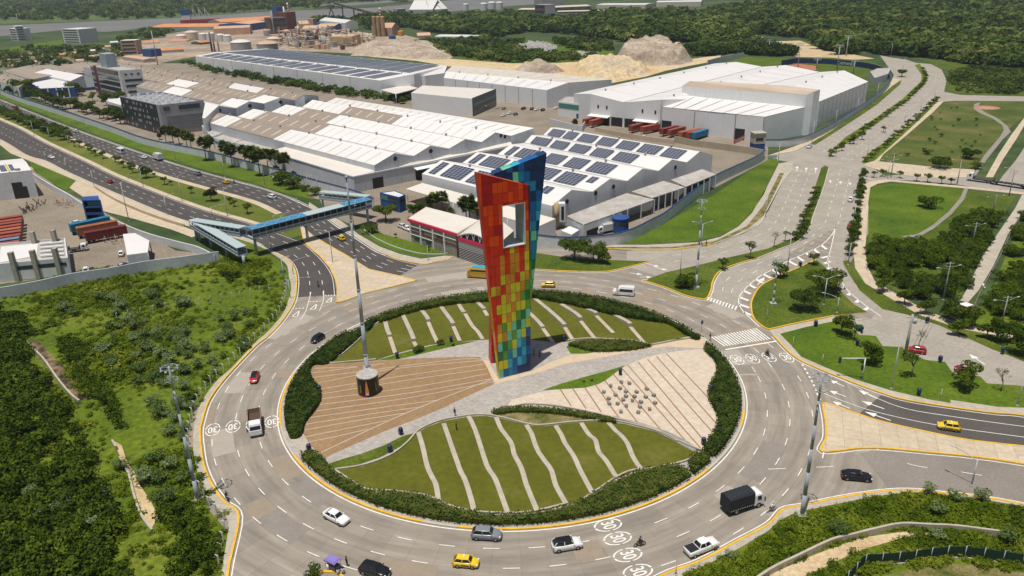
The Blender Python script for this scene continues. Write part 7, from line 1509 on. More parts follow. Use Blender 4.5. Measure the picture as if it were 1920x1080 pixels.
park(car('suv',(0.19,0.21,0.23),'grey suv hugging the inner kerb below the south hedge'),(913,1008),(960,1011))
park(car('suv',WHc,'white suv with black roof beside the painted thirties',roofcol=BLK),(1063,1027),(1110,1019))
park(car('hatch',YEL,'yellow taxi with open road around it at the bottom centre',name='taxi',top_sign=True,cat='taxi'),(874,1060),(920,1064))
park(car('suv',BLK,'black suv cut off by the bottom edge beside the purple cart'),(704,1076),(745,1088))
park(car('pickup',WHc,'white pickup with black bed cover near the outer kerb'),(1315,1032),(1370,1010))
park(car('sedan',BLK,'black sedan leaving on the grey lower right road'),(1605,898),(1660,903))
park(car('hatch',YEL,'yellow taxi coming in on the dark right hand road',name='taxi',top_sign=True,cat='taxi'),(1778,805),(1730,798))
park(car('hatch',REDc,'bright red hatchback parked nose left at the zigzag kerb'),(1718,661),(1680,655))
park(car('hatch',(0.2,0.015,0.05),'maroon hatchback parked at the zigzag kerb behind a small tree'),(1808,697),(1765,690))
park(car('hatch',YEL,'yellow taxi just right of the tower behind the hedge',name='taxi',top_sign=True,cat='taxi'),(1028,538),(990,537))
park(car('hatch',BLK,'black hatchback alone on the upper left of the roundabout'),(596,639),(570,655))
park(car('hatch',REDc,'red car with black roof driving down the left side of the roundabout',roofcol=BLK),(478,713),(468,740))
hw=lambda o,c,h:park(o,c,h,.06)
hw(car('sedan',WHc,'white car at the upper left of the near carriageway'),(97,297),(140,312)); hw(car('hatch',REDc,'small red car alone on the near carriageway'),(207,343),(165,325))
hw(car('sedan',WHc,'white car between the white minivan and the white truck'),(270,297),(230,283)); hw(car('suv',GRc,'grey suv on the far carriageway right of the white truck'),(371,328),(330,313))
hw(car('hatch',YEL,'pale yellow taxi high on the far carriageway',name='taxi',top_sign=True,cat='taxi'),(424,344),(380,329)); hw(car('suv',WHc,'silver white suv just above the footbridge'),(510,372),(480,361))
hw(car('hatch',YEL,'yellow taxi coming down just past the footbridge shadow',name='taxi',top_sign=True,cat='taxi'),(640,450),(610,432)); hw(car('suv',WHc,'white suv far up the highway beside the lawn'),(143,248),(110,236))
park(car('sedan',(0.5,0.51,0.52),'silver car on the avenue by the corner lamp post'),(1517,277),(1500,290)); park(car('suv',WHc,'white car inside the truck yard behind the solar roof'),(1209,260),(1230,263),.02)
park(car('sedan',WHc,'white car parked nearer the store wall'),(765,432),(775,436),.05); park(car('sedan',(0.55,0.56,0.57),'silver car parked further from the store wall'),(756,428),(766,432),.05)
park(car('hatch',WHc,'white car in the paved strip beside the white shed'),(228,479),(229,470),.05); park(car('hatch',WHc,'white car close to the long wall in the left yard'),(162,510),(162,503),.05); park(car('hatch',(0.02,0.05,0.14),'blue car half hidden by the long wall'),(234,502),(240,501),.05); park(car('sedan',WHc,'white car behind the blue container'),(146,421),(160,418),.05)
for i,(x,y,c,d) in enumerate(((982,205,BLK,'black'),(998,206,(.15,.02,.02),'dark red'),(1006,207,WHc,'white'),(1018,208,BLK,'black, right end'),(1043,204,WHc,'white, far right'),(945,205,GRc,'grey, upper left'),(956,214,WHc,'white, lower'),(967,216,(.1,.1,.11),'dark grey'),(944,218,WHc,'white, lowest left'),(933,203,WHc,'white, leftmost'))):
    park(car('hatch' if i%2 else 'sedan',c,'%s car in the small car park between the two white sheds'%d),(x,y),(x+8,y-3),.01)
park(car('hatch',WHc,'white car parked on the verge beside the avenue shrubs, upper of two'),(1594,377),(1598,360)); park(car('hatch',(.35,.05,.04),'small reddish car on the verge beside the avenue shrubs, lower of two'),(1593,428),(1597,412))
# minibuses, bus, trucks
def boxveh(name,label,cat,L_,W_,H_,col,roof=None,win=(.55,.85),nose=.5,wr=.4,stripe=None,split=None):
    root=thing(name,label,cat); h=W_/2; pm=paint(col); mb=MB(); z0=.35
    def rg(x,w_,zt): return [(x,w_*h,z0),(x,w_*h,zt*.55),(x,w_*h*.97,zt*.86),(x,w_*h*.84,zt),(x,-w_*h*.84,zt),(x,-w_*h*.97,zt*.86),(x,-w_*h,zt*.55),(x,-w_*h,z0)]
    F=L_/2; loft(mb,[rg(F,.8,H_*.45),rg(F-.12,.94,H_*.52),rg(F-nose,1,H_*.62),rg(F-nose-.75,1,H_*.97),rg(F-nose-1.3,1,H_),rg(-F+.25,1,H_),rg(-F,.95,H_*.95)],smooth=False); mb.build('body',pm,root)
    z1,z2=H_*win[0],H_*win[1]
    for s in (1,-1):
        w=MB(); y=s*(h+.015); w.add([(F-nose-.9,y*.99,z1),(-F+.3,y*.99,z1),(-F+.3,y*.965,z2),(F-nose-1.0,y*.965,z2)],[(0,1,2,3)]); w.build('side_windows',M_vglass,root)
        for x in (F-1.0,-F+1.1): wheel(root,x,s*(h-.13),wr,.26,s)
        m_=MB(); m_.box(F-.16,F+.02,s*h*.66-.14,s*h*.66+.14,.75,.95); m_.build('headlight',M_head,root); t=MB(); t.box(-F-.02,-F+.04,s*h*.8-.08,s*h*.8+.08,.9,1.4); t.build('tail_light',M_tail,root)
        mi_=MB(); mi_.box(F-nose-.55,F-nose-.4,s*(h+.12)-.08,s*(h+.12)+.08,H_*.55,H_*.7); mi_.build('mirror',M_trim,root)
    w=MB(); a=(F-nose+.02,H_*.62+.02); b=(F-nose-.73,H_*.97+.02); w.add([(a[0],h*.88,a[1]),(a[0],-h*.88,a[1]),(b[0],-h*.8,b[1]-.08),(b[0],h*.8,b[1]-.08)],[(0,1,2,3)]); w.build('windscreen',M_vglass,root)
    w=MB(); w.box(-F-.03,-F+.01,-h*.7,h*.7,z1,z2); w.build('rear_window',M_vglass,root)
    if roof: r=MB(); r.box(-F+.2,F-nose-1.2,-h*.86,h*.86,H_-.02,H_+.07); r.build('roof_panel',paint(roof),root)
    return root
park(boxveh('minibus','white minibus van rounding the top right of the roundabout','van',5.4,1.98,2.3,WHc,roof=(0.66,0.67,0.68),win=(.52,.84),nose=.85,wr=.35),(1169,553),(1130,550))
park(boxveh('bus','yellow bus with bright blue roof half behind the tower','bus',8.4,2.4,3.0,(0.55,0.32,0.03),roof=(0.03,0.36,0.55),win=(.5,.82),nose=.2,wr=.42),(905,520),(860,517))
hw(boxveh('minibus','white minivan leading the white truck on the far carriageway','van',6.2,2.1,2.7,WHc,nose=.4,win=(.5,.8)),(227,287),(190,273))
def truck(name,label,cabc,boxc,L_=7.5,W_=2.4,cabH=2.5,boxH=3.2,style='box',cat='truck'):
    root=thing(name,label,cat); F=L_/2; h=W_/2; pm=paint(cabc); cl=1.9; mb=MB()
    def rg(x,w_,zt): return [(x,w_*h,.55),(x,w_*h,zt*.6),(x,w_*h*.95,zt*.93),(x,w_*h*.86,zt),(x,-w_*h*.86,zt),(x,-w_*h*.95,zt*.93),(x,-w_*h,zt*.6),(x,-w_*h,.55)]
    loft(mb,[rg(F,.86,cabH*.55),rg(F-.1,.92,cabH*.6),rg(F-.45,.93,cabH*.97),rg(F-.7,.93,cabH),rg(F-cl,.93,cabH)],smooth=False); mb.build('cab',pm,root)
    w=MB(); w.add([(F-.06,h*.78,cabH*.58),(F-.06,-h*.78,cabH*.58),(F-.42,-h*.76,cabH*.93),(F-.42,h*.76,cabH*.93)],[(0,1,2,3)]); w.build('windscreen',M_vglass,root)
    for s in (1,-1):
        w=MB(); w.add([(F-.6,s*h*.945,cabH*.58),(F-1.4,s*h*.945,cabH*.58),(F-1.4,s*h*.92,cabH*.88),(F-.75,s*h*.92,cabH*.88)],[(0,1,2,3)]); w.build('door_window',M_vglass,root)
        m_=MB(); m_.box(F-.3,F-.2,s*(h+.2)-.1,s*(h+.2)+.1,cabH*.5,cabH*.8); m_.build('mirror',M_trim,root)
        for x in (F-1.1,-F+1.5)+((-F+2.8,) if L_>8 else ()): wheel(root,x,s*(h-.18),.48,.3,s)
        m_=MB(); m_.box(F-.1,F+.03,s*h*.6-.15,s*h*.6+.15,.75,.95); m_.build('headlight',M_head,root)
    c=MB(); c.box(-F,F-.3,-.45,.45,.6,.8); c.build('chassis',M_trim,root)
    x1=F-cl-.12
    if style in('box','canvas'):
        b=MB(); ov=.18 if style=='canvas' else .04; sec=lambda x:[(x,h,.85),(x,h,boxH-ov*1.5),(x,h*.8,boxH-.02),(x,0,boxH+ov*.5),(x,-h*.8,boxH-.02),(x,-h,boxH-ov*1.5),(x,-h,.85)]
        n=7; loft(b,[sec(-F+(x1+F)*k/n) for k in range(n+1)],smooth=False); b.build('cargo_cover' if style=='canvas' else 'cargo_box',plain('canvas %.2f'%boxc[0],boxc,.75) if style=='canvas' else paint(boxc),root)
        if style=='canvas':
            for s in (1,-1):
                r=MB()
                for k in range(12): x=-F+.3+k*.42; r.box(x,x+.2,s*(h+.012)-.01,s*(h+.012)+.01,.95,1.02)
                r.build('lacing',WHT,root)
            for k in range(1,6): r=MB(); x=-F+(x1+F)*k/6; r.box(x-.04,x+.04,-h*.8,h*.8,boxH+.01,boxH+.08); r.build('roof_bow',plain('canvas rib',(0.03,0.035,0.042),.6),root)
    elif style=='dump':
        b=MB(); t=.1; zb_,zt=1.0,2.3
        b.box(-F,x1,-h,h,zb_,zb_+.12); b.box(-F,x1,-h,-h+t,zb_+.12,zt); b.box(-F,x1,h-t,h,zb_+.12,zt); b.box(-F,-F+t,-h+t,h-t,zb_+.12,zt); b.box(x1-t,x1,-h+t,h-t,zb_+.12,zt+.25); b.build('tipper_bed',noisy('rusty tipper',[(0.2,0.13,0.07),(0.34,0.24,0.15)],scale=1.5),root)
        b=MB()
        for k in range(5): x=-F+.4+k*(x1+F-.5)/4; [b.box(x-.05,x+.05,s*h-.05+(s>0)*.03,s*h+.05-(s<0)*.03,zb_,zt) for s in (1,-1)]
        b.build('bed_ribs',plain('tipper rib',(0.06,0.04,0.03),.7),root)
        b=MB(); b.box(-F+t,x1-t,-h+t,h-t,zb_+.13,zb_+.35); b.build('load_floor',plain('dark load',(0.08,0.05,0.035),.9),root)
    elif style=='flat':
        b=MB(); b.box(-F,x1,-h,h,.95,1.1); [b.box(x,x+.12,-h,h,1.1,1.9) for x in (-F+.2,x1-.3)]; b.build('flat_bed',plain('dark bed',(0.05,0.05,0.05),.7),root)
    return root
park(truck('canvas_truck','white cab truck with tall black canvas cover at the lower right','' and 0 or WHc,(0.016,0.019,0.024),6.7,2.35,2.5,3.25,'canvas'),(1391,952),(1440,936))
park(truck('dump_truck','white cab dump truck with rusty empty bed over the left painted thirties',WHc,(0,0,0),7.0,2.4,2.7,2.5,'dump'),(480,803),(483,840))
hw(truck('box_truck','white box truck high on the far carriageway',WHc,(0.62,0.62,0.62),7,2.4,2.5,3.3,'box'),(297,300),(260,287))
hw(truck('flatbed_truck','dark flat bed truck with red cab at far left of the highway',(0.3,0.04,0.03),(0,0,0),7,2.4,2.4,2.6,'flat'),(30,205),(45,212))
park(truck('parked_truck','white truck parked beside the round blue booth',WHc,(0.45,0.46,0.46),7,2.4,2.5,3.0,'box'),(1136,436),(1125,438),.02)
park(truck('flatbed_truck','small white and green flat bed truck in the left yard',WHc,(0,0,0),5.5,2.1,2.3,2.4,'flat'),(148,471),(156,470),.05)
park(truck('semi_truck','white long nosed truck pulling a flat trailer past the park',WHc,(0.4,0.4,0.38),9,2.5,3.1,1.6,'flat'),(1838,341),(1815,338))
tr_=thing('flat_trailer','long empty black flat trailer behind the white truck by the park','trailer'); mb=MB(); mb.box(-6,6,-1.2,1.2,1.0,1.25); mb.build('deck',M_trim,tr_)
for x in (-5,-3.8,4.6):
    for s in (1,-1): wheel(tr_,x,s*1.0,.5,.3,s)
mb=MB()
for k in range(9): x=-5.8+k*1.3; mb.box(x-.05,x+.05,-1.2,1.2,1.26,1.34)
mb.build('cross_bars',M_seamg,tr_); park(tr_,(1893,350),(1860,345))
for i,(x,y) in enumerate(((1349,252),(1333,249))): park(truck('tractor_unit',['dark green truck at the right end of the dock trailers','grey truck tractor right of the blue container trailer'][i],[(0.03,0.05,0.04),(0.15,0.17,0.17)][i],(0,0,0),7.5,2.4,2.9,2,'flat'),(x,y),(x-10,y+3),.02)
fl=thing('forklift_stack','cluttered old machinery and steel frames standing before the dark doorway','machinery'); p=G(61,392); fl.location=p
mb=MB(); rnd=random.Random(6)
for k in range(26): a=Vector((rnd.uniform(-2,2),rnd.uniform(-6,6),rnd.uniform(0,.5))); b=a+Vector((rnd.uniform(-1.5,1.5),rnd.uniform(-1.5,1.5),rnd.uniform(.5,2.5))); mb.bar(a,b,.3)
mb.build('frame_pile',noisy('scrap metal',[(0.1,0.07,0.05),(0.35,0.3,0.24)],scale=1),fl)
for i,(x,y,l) in enumerate(((120,385,'heap of red and pink scrap frames beside the yard wall'),(206,452,'stack of rusty red steel racks behind the white roofed shed'))):
    r=thing('scrap_rack',l,'scrap heap'); r.location=G(x,y); mb=MB()
    for k in range(40): a=Vector((rnd.uniform(-5,5),rnd.uniform(-2,2),rnd.uniform(0,1.2))); mb.bar(a,a+Vector((rnd.uniform(-1.6,1.6),rnd.uniform(-.8,.8),rnd.uniform(.2,1.5))),.14,mi=k%2)
    mb.build('rack_bars',[noisy('rusty bars',[(0.25,0.07,0.05),(0.4,0.2,0.15)],scale=1),M_seamg],r); r.rotation_euler=(0,0,-.6)
# ================================================================ PEOPLE AND TWO-WHEELERS
M_skin=plain('skin',(0.28,0.15,0.09),.6)
def skin(joints,edges,root,name,mats,assign):
    """one continuous body: joints (pos,radius), grown with a skin modifier; assign(z,x,y)->material slot"""
    me=bpy.data.meshes.new(name); me.from_pydata([j[0] for j in joints],edges,[]); ob=bpy.data.objects.new(name,me); COL.objects.link(ob)
    md=ob.modifiers.new('s','SKIN'); 
    for v,j in zip(me.skin_vertices[0].data,joints): v.radius=(j[1],j[1]); v.use_root=False
    me.skin_vertices[0].data[0].use_root=True
    sb=ob.modifiers.new('u','SUBSURF'); sb.levels=1; sb.render_levels=1
    dg=bpy.context.evaluated_depsgraph_get(); m2=bpy.data.meshes.new_from_object(ob.evaluated_get(dg)); bpy.data.objects.remove(ob); m2.name=name
    m2.materials.clear()
    for m in mats: m2.materials.append(m)
    for p in m2.polygons: p.use_smooth=True; p.material_index=assign(p.center)
    o=bpy.data.objects.new(name,m2); COL.objects.link(o); o.parent=root; return o
def person(label,shirt,trousers,pose='stand',hair=(0.02,0.015,0.012),root=None,name='person',hat=None):
    """1.72 m figure; poses: stand, walk, sit, ride"""
    own=root is None; root=root or thing(name,label,'person')
    hip=Vector((0,0,.92)); kn={}; an={}; lean=0
    if pose=='stand': L=[((0,.1,.92),(0.02,.12,.5),(0,.12,.08),(.14,.13,.04)),((0,-.1,.92),(0.02,-.12,.5),(0,-.12,.08),(.14,-.13,.04))]
    elif pose=='walk': L=[((0,.1,.92),(.16,.1,.52),(.26,.1,.1),(.4,.1,.06)),((0,-.1,.92),(.04,-.1,.5),(-.26,-.1,.16),(-.15,-.1,.05))]
    elif pose=='sit': L=[((0,.1,.5),(.42,.13,.52),(.44,.13,.08),(.58,.13,.04)),((0,-.1,.5),(.42,-.13,.52),(.44,-.13,.08),(.58,-.13,.04))]; hip=Vector((0,0,.5))
    else: L=[((0,.1,.86),(.38,.2,.78),(.12,.2,.38),(.28,.2,.34)),((0,-.1,.86),(.38,-.2,.78),(.12,-.2,.38),(.28,-.2,.34))]; hip=Vector((0,0,.86)); lean=.22
    c=hip+Vector((lean*.6,0,.34)); nk=hip+Vector((lean,0,.53)); hd=nk+Vector((.03,0,.17))
    J=[((hip.x,0,hip.z),.14),((hip.x+lean*.25,0,hip.z+.17),.125),((c.x,0,c.z),.15),((nk.x,0,nk.z),.062),((hd.x-.01,0,hd.z-.03),.085),((hd.x,0,hd.z+.08),.09)]; E=[(0,1),(1,2),(2,3),(3,4),(4,5)]
    for l in L:
        i=len(J); J+=[((hip.x+l[0][0],l[0][1],l[0][2]-.06),.095),(l[1],.065),(l[2],.045),(l[3],.04)]; E+=[(0,i),(i,i+1),(i+1,i+2),(i+2,i+3)]
    for s in (1,-1):
        i=len(J); sh=Vector((c.x+lean*.2,s*.19,c.z+.1))
        if pose=='ride': el=sh+Vector((.2,s*.1,-.16)); ha=sh+Vector((.45,s*.06,-.2))
        elif pose=='walk': el=sh+Vector((-.08*s,s*.05,-.28)); ha=sh+Vector((.06*s,s*.05,-.5))
        elif pose=='sit': el=sh+Vector((.06,s*.06,-.26)); ha=sh+Vector((.3,s*-.02,-.32))
        else: el=sh+Vector((.0,s*.06,-.28)); ha=sh+Vector((.05,s*.07,-.52))
        J+=[(tuple(sh),.06),(tuple(el),.045),(tuple(ha),.035),(tuple(ha+(ha-el).normalized()*.09),.032)]; E+=[(2,i),(i,i+1),(i+1,i+2),(i+2,i+3)]
    zt=hip.z+.02; zn=nk.z+.0; hz=hip.z
    def asg(p):
        if p.z>zn: return 2
        if abs(p.y)>.235 and pose in('stand','walk') and p.z<zn-.28: return 2
        if p.z>zt and p.x<hip.x+.5: return 0
        if p.z>zt: return 2
        if p.z<.09 and pose!='ride': return 3
        return 1
    skin(J,E,root,'body',[plain('cloth %.2f %.2f %.2f'%shirt,shirt,.8),plain('cloth %.2f %.2f %.2f'%trousers,trousers,.8),M_skin,M_trim],asg)
    h_=MB(); h_.lathe([(.002,.15),(.06,.14),(.1,.09),(.108,.03),(.1,-.02)],12,(hd.x-.012,0,hd.z+.05)); h_.build('hair' if not hat else 'cap',plain('hair %.2f'%(hat or hair)[0],hat or hair,.7),root)
    f=MB()
    for s in (1,-1): f.box(hd.x+.075,hd.x+.092,s*.035-.01,s*.035+.01,hd.z+.05,hd.z+.065)
    f.box(hd.x+.08,hd.x+.11,-.012,.012,hd.z+.005,hd.z+.045); f.build('face_features',plain('face dark',(0.1,0.05,0.035),.6),root)
    return root
def pput(o,c,yaw=0,z=.02): p=G(*c); o.location=(p.x,p.y,z); o.rotation_euler=(0,0,yaw); return o
pput(person('person in dark clothes standing on the grey cobble path above the south lawn',(0.02,0.02,0.025),(0.03,0.03,0.035),'walk'),(853,781),1.2,Z0)
pput(person('person in black standing on the south lawn between two pale bands',(0.02,0.02,0.02),(0.05,0.05,0.06),'stand'),(856,808),.5,Z0+.03)
pput(person('person with dark top and hand on hip standing right of the tower foot',(0.04,0.06,0.09),(0.03,0.04,0.07),'stand'),(1012,672),2.5,Z0)
pput(person('person in dark blue leaning over beside the tower foot',(0.03,0.05,0.12),(0.02,0.03,0.06),'walk'),(1001,669),3.0,Z0)
pput(person('person in dark clothes standing alone beside the purple cart',(0.03,0.02,0.015),(0.06,0.04,0.03),'stand'),(651,1062),.8,.02)
pput(person('person in white with a dark cap crouched right of the purple cart',(0.6,0.6,0.62),(0.3,0.32,0.36),'sit',hat=(0.02,0.02,0.05)),(643,1077),1.5,.02)
pput(person('person in pale clothes seated nearest the purple cart',(0.55,0.57,0.6),(0.2,0.25,0.3),'sit'),(635,1079),2.0,.02)
pput(person('person in black at the kerb by the bend of the avenue, beside the bollards',(0.02,0.02,0.02),(0.02,0.02,0.02),'stand'),(1324,462),.4,.17)
pput(person('person walking in dark clothes on the zebra crossing end by the hedge',(0.03,0.03,0.03),(0.05,0.05,0.07),'walk'),(1331,639),.4,Z0)
def moto(label,c,head,shirt,trousers,helmet=(0.02,0.02,0.02),bike=False,col=(0.02,0.02,0.025),name=None):
    root=thing(name or ('bicycle' if bike else 'motorcycle'),label,'bicycle' if bike else 'motorcycle')
    for x,n in ((.66,'wheel'),(-.62,'wheel')):
        w=MB(); r=.33 if bike else .3
        for k in range(16):
            a,b=2*math.pi*k/16,2*math.pi*(k+1)/16; w.tube((x+r*math.cos(a),0,r+.02+r*math.sin(a)),(x+r*math.cos(b),0,r+.02+r*math.sin(b)),.025 if bike else .06,n=5,cap=False)
        for k in range(6): a=math.pi*k/3; w.bar((x,0,r+.02),(x+r*math.cos(a),0,r+.02+r*math.sin(a)),.02)
        w.build(n,M_tyre,root)
    f=MB()
    for a,b in (((.66,0,.33),(.45,0,.95)),((.45,0,.8),(0,0,.45)),((0,0,.45),(-.62,0,.33)),((-.2,0,.82),(0,0,.45)),((-.2,0,.8),(.45,0,.85)),((-.2,0,.8),(-.62,0,.33))): f.bar(a,b,.05 if bike else .09)
    f.build('frame',paint(col) if not bike else M_seamg,root)
    hb=MB(); hb.bar((.42,-.32,1.0),(.42,.32,1.0),.04); hb.build('handlebar',M_trim,root); st_=MB(); st_.box(-.45,.05 if not bike else -.1,-.11,.11,.78,.86); st_.build('seat',M_trim,root)
    if not bike:
        t=MB(); loft(t,[[(x,w*.16,z) ,(x,w*.1,z+.12),(x,-w*.1,z+.12),(x,-w*.16,z)] for x,w,z in ((-.02,.8,.72),(.18,1.1,.76),(.4,.6,.8))]); t.build('fuel_tank',paint(col),root); e=MB(); e.box(-.1,.25,-.14,.14,.3,.58); e.build('engine',M_rim,root); l=MB(); l.box(.5,.58,-.09,.09,.85,1.0); l.build('headlight',M_head,root)
    rider=person('rider on the '+label,shirt,trousers,'ride',hat=helmet)
    park(root,c,head); rider.location=root.location+Vector((-.12*math.cos(root.rotation_euler.z),-.12*math.sin(root.rotation_euler.z),0)); rider.rotation_euler=root.rotation_euler
moto('black motorcycle beside the bottom painted thirties',(1199,1024),(1225,1017),(0.02,0.02,0.02),(0.04,0.04,0.05)); moto('bicycle with thin wheels near the outer kerb behind the canvas truck',(1446,959),(1470,950),(0.65,0.65,0.68),(0.03,0.03,0.08),(0.7,0.7,0.7),bike=True)
moto('black motorcycle against the left outer kerb',(426,937),(434,948),(0.02,0.02,0.02),(0.03,0.03,0.03)); moto('dark motorcycle on the right painted thirties',(1439,668),(1420,655),(0.03,0.03,0.06),(0.02,0.02,0.02)); moto('dark motorcycle on the curved asphalt left of the tan island',(597,537),(598,548),(0.02,0.02,0.02),(0.03,0.03,0.04)); moto('dark motorcycle on the far carriageway behind the pale taxi',(440,345),(425,340),(0.03,0.03,0.03),(0.03,0.03,0.03))
# purple canopy cart and green three-wheeler
ct=thing('vendor_cart','small vendor cart under a purple canopy at the bottom edge','cart'); M_pur=plain('purple canopy',(0.22,0.17,0.45),.7)
mb=MB(); mb.add([(-1.3,-.85,2.05),(1.3,-.85,2.05),(1.3,.85,2.05),(-1.3,.85,2.05),(-1,-.6,2.3),(1,-.6,2.3),(1,.6,2.3),(-1,.6,2.3)],[(0,1,5,4),(1,2,6,5),(2,3,7,6),(3,0,4,7),(4,5,6,7)]); mb.box(-1.3,1.3,-.86,-.84,1.8,2.05); mb.box(-1.3,1.3,.84,.86,1.8,2.05); mb.build('canopy',M_pur,ct)
for x in (-1.15,1.15):
    for y in (-.7,.7): mb=MB(); mb.tube((x,y,.4),(x,y,2.05),.03,n=6); mb.build('post',M_trim,ct)
mb=MB(); mb.box(-1.1,1.1,-.6,.6,.5,1.15); mb.build('counter',plain('cart box',(0.12,0.12,0.2),.6),ct); mb=MB(); mb.tube((-.6,-.75,.35),(-.6,-.75,1.3),.22,n=10); mb.build('milk_churn',M_white,ct)
for x in (-.7,.7):
    for s in (1,-1): wheel(ct,x,s*.6,.3,.1,s)
pput(ct,(626,1068),-.55,.02); ct.scale=(.8,.8,.9)
g3=thing('cargo_tricycle','dark green three wheeled cargo motorcycle at the top of the zigzag parking','tricycle'); mb=MB(); mb.box(-1.3,.2,-.6,.6,.55,1.15); mb.build('cargo_box',plain('dark green paint',(0.01,0.07,0.035),.4),g3)
mb=MB(); mb.bar((.2,0,.6),(1.1,0,.5),.12); mb.bar((1.1,0,.35),(.85,0,1.05),.08); mb.bar((.85,-.35,1.05),(.85,.35,1.05),.05); mb.build('frame',M_trim,g3); wheel(g3,1.15,0,.3,.12,1); wheel(g3,-.8,.6,.3,.14,1); wheel(g3,-.8,-.6,.3,.14,-1); mb=MB(); mb.box(.2,.7,-.15,.15,.75,.88); mb.build('seat',M_trim,g3); park(g3,(1613,622),(1625,640),.05)
kk=thing('orange_kiosk','small orange cabin with a white roof beside the long footpath','kiosk'); mb=MB(); mb.box(-1.2,1.2,-1,1,.1,2.3); mb.build('body',plain('orange cabin',(0.55,0.13,0.03),.5),kk); mb=MB(); mb.box(-1.35,1.35,-1.15,1.15,2.31,2.5); mb.build('roof',M_white,kk); mb=MB(); mb.box(-.4,.4,-1.03,-1.0,.15,2.0); mb.build('door',M_trim,kk); pput(kk,(1808,588),.4,.15); kk.scale=(.85,.85,.9)
M_cone=plain('litter bin blue',(0.015,0.025,0.09),.4)
bn=thing('litter_bin','x','litter bin'); mb=MB(); mb.lathe([(.24,.25),(.3,.3),(.33,1.05),(.3,1.1)],12); mb.build('drum',M_cone,bn); mb=MB(); mb.lathe([(.35,1.1),(.3,1.25),(.01,1.32)],12); mb.build('lid',M_cone,bn); mb=MB(); mb.bar((0,-.36,0),(0,-.36,1.0),.06); mb.bar((0,.36,0),(0,.36,1.0),.06); mb.bar((0,-.36,.7),(0,.36,.7),.04); mb.build('stand',M_trim,bn)
for x,y,l in ((846,641,'between the north lawn and the left planting bed'),(745,672,'by the left planting bed near the flagpole'),(599,735,'at the left edge of the brown plaza'),(1057,640,'between north lawn and lens hedge'),(1163,703,'at the tip of the cream plaza bed'),(1332,734,'at the right hedge of the cream plaza'),(580,846,'at the lower left end of the brown plaza'),(732,848,'in the lower left planting bed'),(752,815,'on the cobble path by the south lawn tip'),(1319,834,'at the bottom tip of the cream plaza'),(1529,612,'on the footpath between the two parks'),(1607,648,'on the lawn below the green three wheeler'),(1762,679,'at the zigzag kerb between the red cars'),(1722,741,'on the lawn near the right hand road'),(1738,605,'on the verge across from the parking'),(1879,663,'on the verge at the far right'),(1500,500,'on the chevron edge of the small park')):
    place(bn,USED,G(x,y,Z0),random.Random(x).uniform(0,3),'dark blue litter bin '+l,scale=1.15,group='dark blue litter bins')
# ================================================================ LAMPS, MASTS, POLES
M_pole=noisy('galvanised pole',[(0.38,0.4,0.42),(0.5,0.52,0.54)],scale=.8,rough=.5); M_cpole=noisy('concrete pole',[(0.3,0.28,0.25),(0.4,0.38,0.34)],scale=.8); M_lum=plain('lamp head',(0.5,0.52,0.53),.4)
def lamp(b,t,label,arms=(0.0,),al=2.2,r=.11,group='street lamps',m=None,name='street_lamp',h=None,crossbar=0):
    p=G(*b); h=h or max(4,HT(b,t)); root=thing(name,label,'street lamp' if arms else 'pole',(p.x,p.y,.05)); m=m or M_pole
    if group: root['group']=group
    mb=MB(); mb.tube((0,0,0),(0,0,h),r*1.25,r*.7,8); mb.build('pole',m,root)
    for a in arms:
        d=Vector((math.cos(a),math.sin(a),0)); mb=MB(); z0=h-.25 if not crossbar else h*.8; mb.tube((0,0,z0),tuple(d*al*.5+Vector((0,0,z0+.55))),.06,n=6); mb.tube(tuple(d*al*.5+Vector((0,0,z0+.55))),tuple(d*al+Vector((0,0,z0+.75))),.05,n=6); mb.build('arm',m,root)
        e=d*al+Vector((0,0,z0+.75)); mb=MB(); mb.bar(e,e+d*.75,.26,.12); mb.build('lamp_head',M_lum,root)
    for k in range(crossbar): mb=MB(); mb.bar((-1.0,0,h-.35-k*.8),(1.0,0,h-.35-k*.8),.12); mb.build('crossbar',m,root)
    mb=MB(); mb.lathe([(.26,0),(.26,.3),(.14,.34)],8); mb.build('base',M_cpole,root)
    return root
ha=cyaw((355,417),(175,345)); up=ha-math.pi/2; dn=ha+math.pi/2
for i,(b,t,a) in enumerate((((82+4,300),(82,285),0),((126,320),(122,298),0),((177,350),(172,320),0),((242,415),(226,342),0),((314,403),(309,369),0))): lamp(b,t,'tall single arm lamp at the near edge of the highway, %s from the left'%ordn(i),(up,),3,r=.13)
for i,(b,t) in enumerate((((65,256),(59,226)),((95,266),(87,238)),((130,271),(122,254)),((269,351),(264,314)),((342,378),(336,330)),((427,406),(422,354)),((531,437),(525,405)),((36,228),(31,213)))): lamp(b,t,'lamp post on the grassy highway median, number %s counted along it'%ordn(i),(dn,up) if i>2 else (dn,),2.2,r=.12)
for i,(b,t) in enumerate((((166,248),(163,228)),((190,254),(187,236)),((330,302),(327,270)),((422,333),(417,292)),((497,350),(493,306)),((559,396),(556,372)),((579,364),(576,325)),((596,359),(593,330)))): lamp(b,t,'thin lamp post at the far highway edge by the wall, %s from the left'%ordn(i),(dn,),2,r=.1)
lamp((510,471),(504,421),'lamp post at the near kerb just below the footbridge',(up,),2); lamp((624,493),(617,434),'lamp post on the tan island with its arm to the left',(math.pi,),3.4); lamp((664,431),(660,388),'lamp post beside the footbridge column near the store lawn',(0,),.8); lamp((534,533),(530,484),'double lamp head post at the left pavement bend',(0,2.5),1.6); lamp((545,560),(542,524),'low post with a long arm beside the left pavement bend',(0,),5); lamp((550,515),(548,500),'short curved lamp post behind the pavement bend',(.5,),4.5); lamp((803,489),(802,460),'slim post at the kerb of the store lawn',(),r=.09); lamp((399,409),(399,395),'curved arm lamp rising behind the left bridge ramp',(.3,),4)
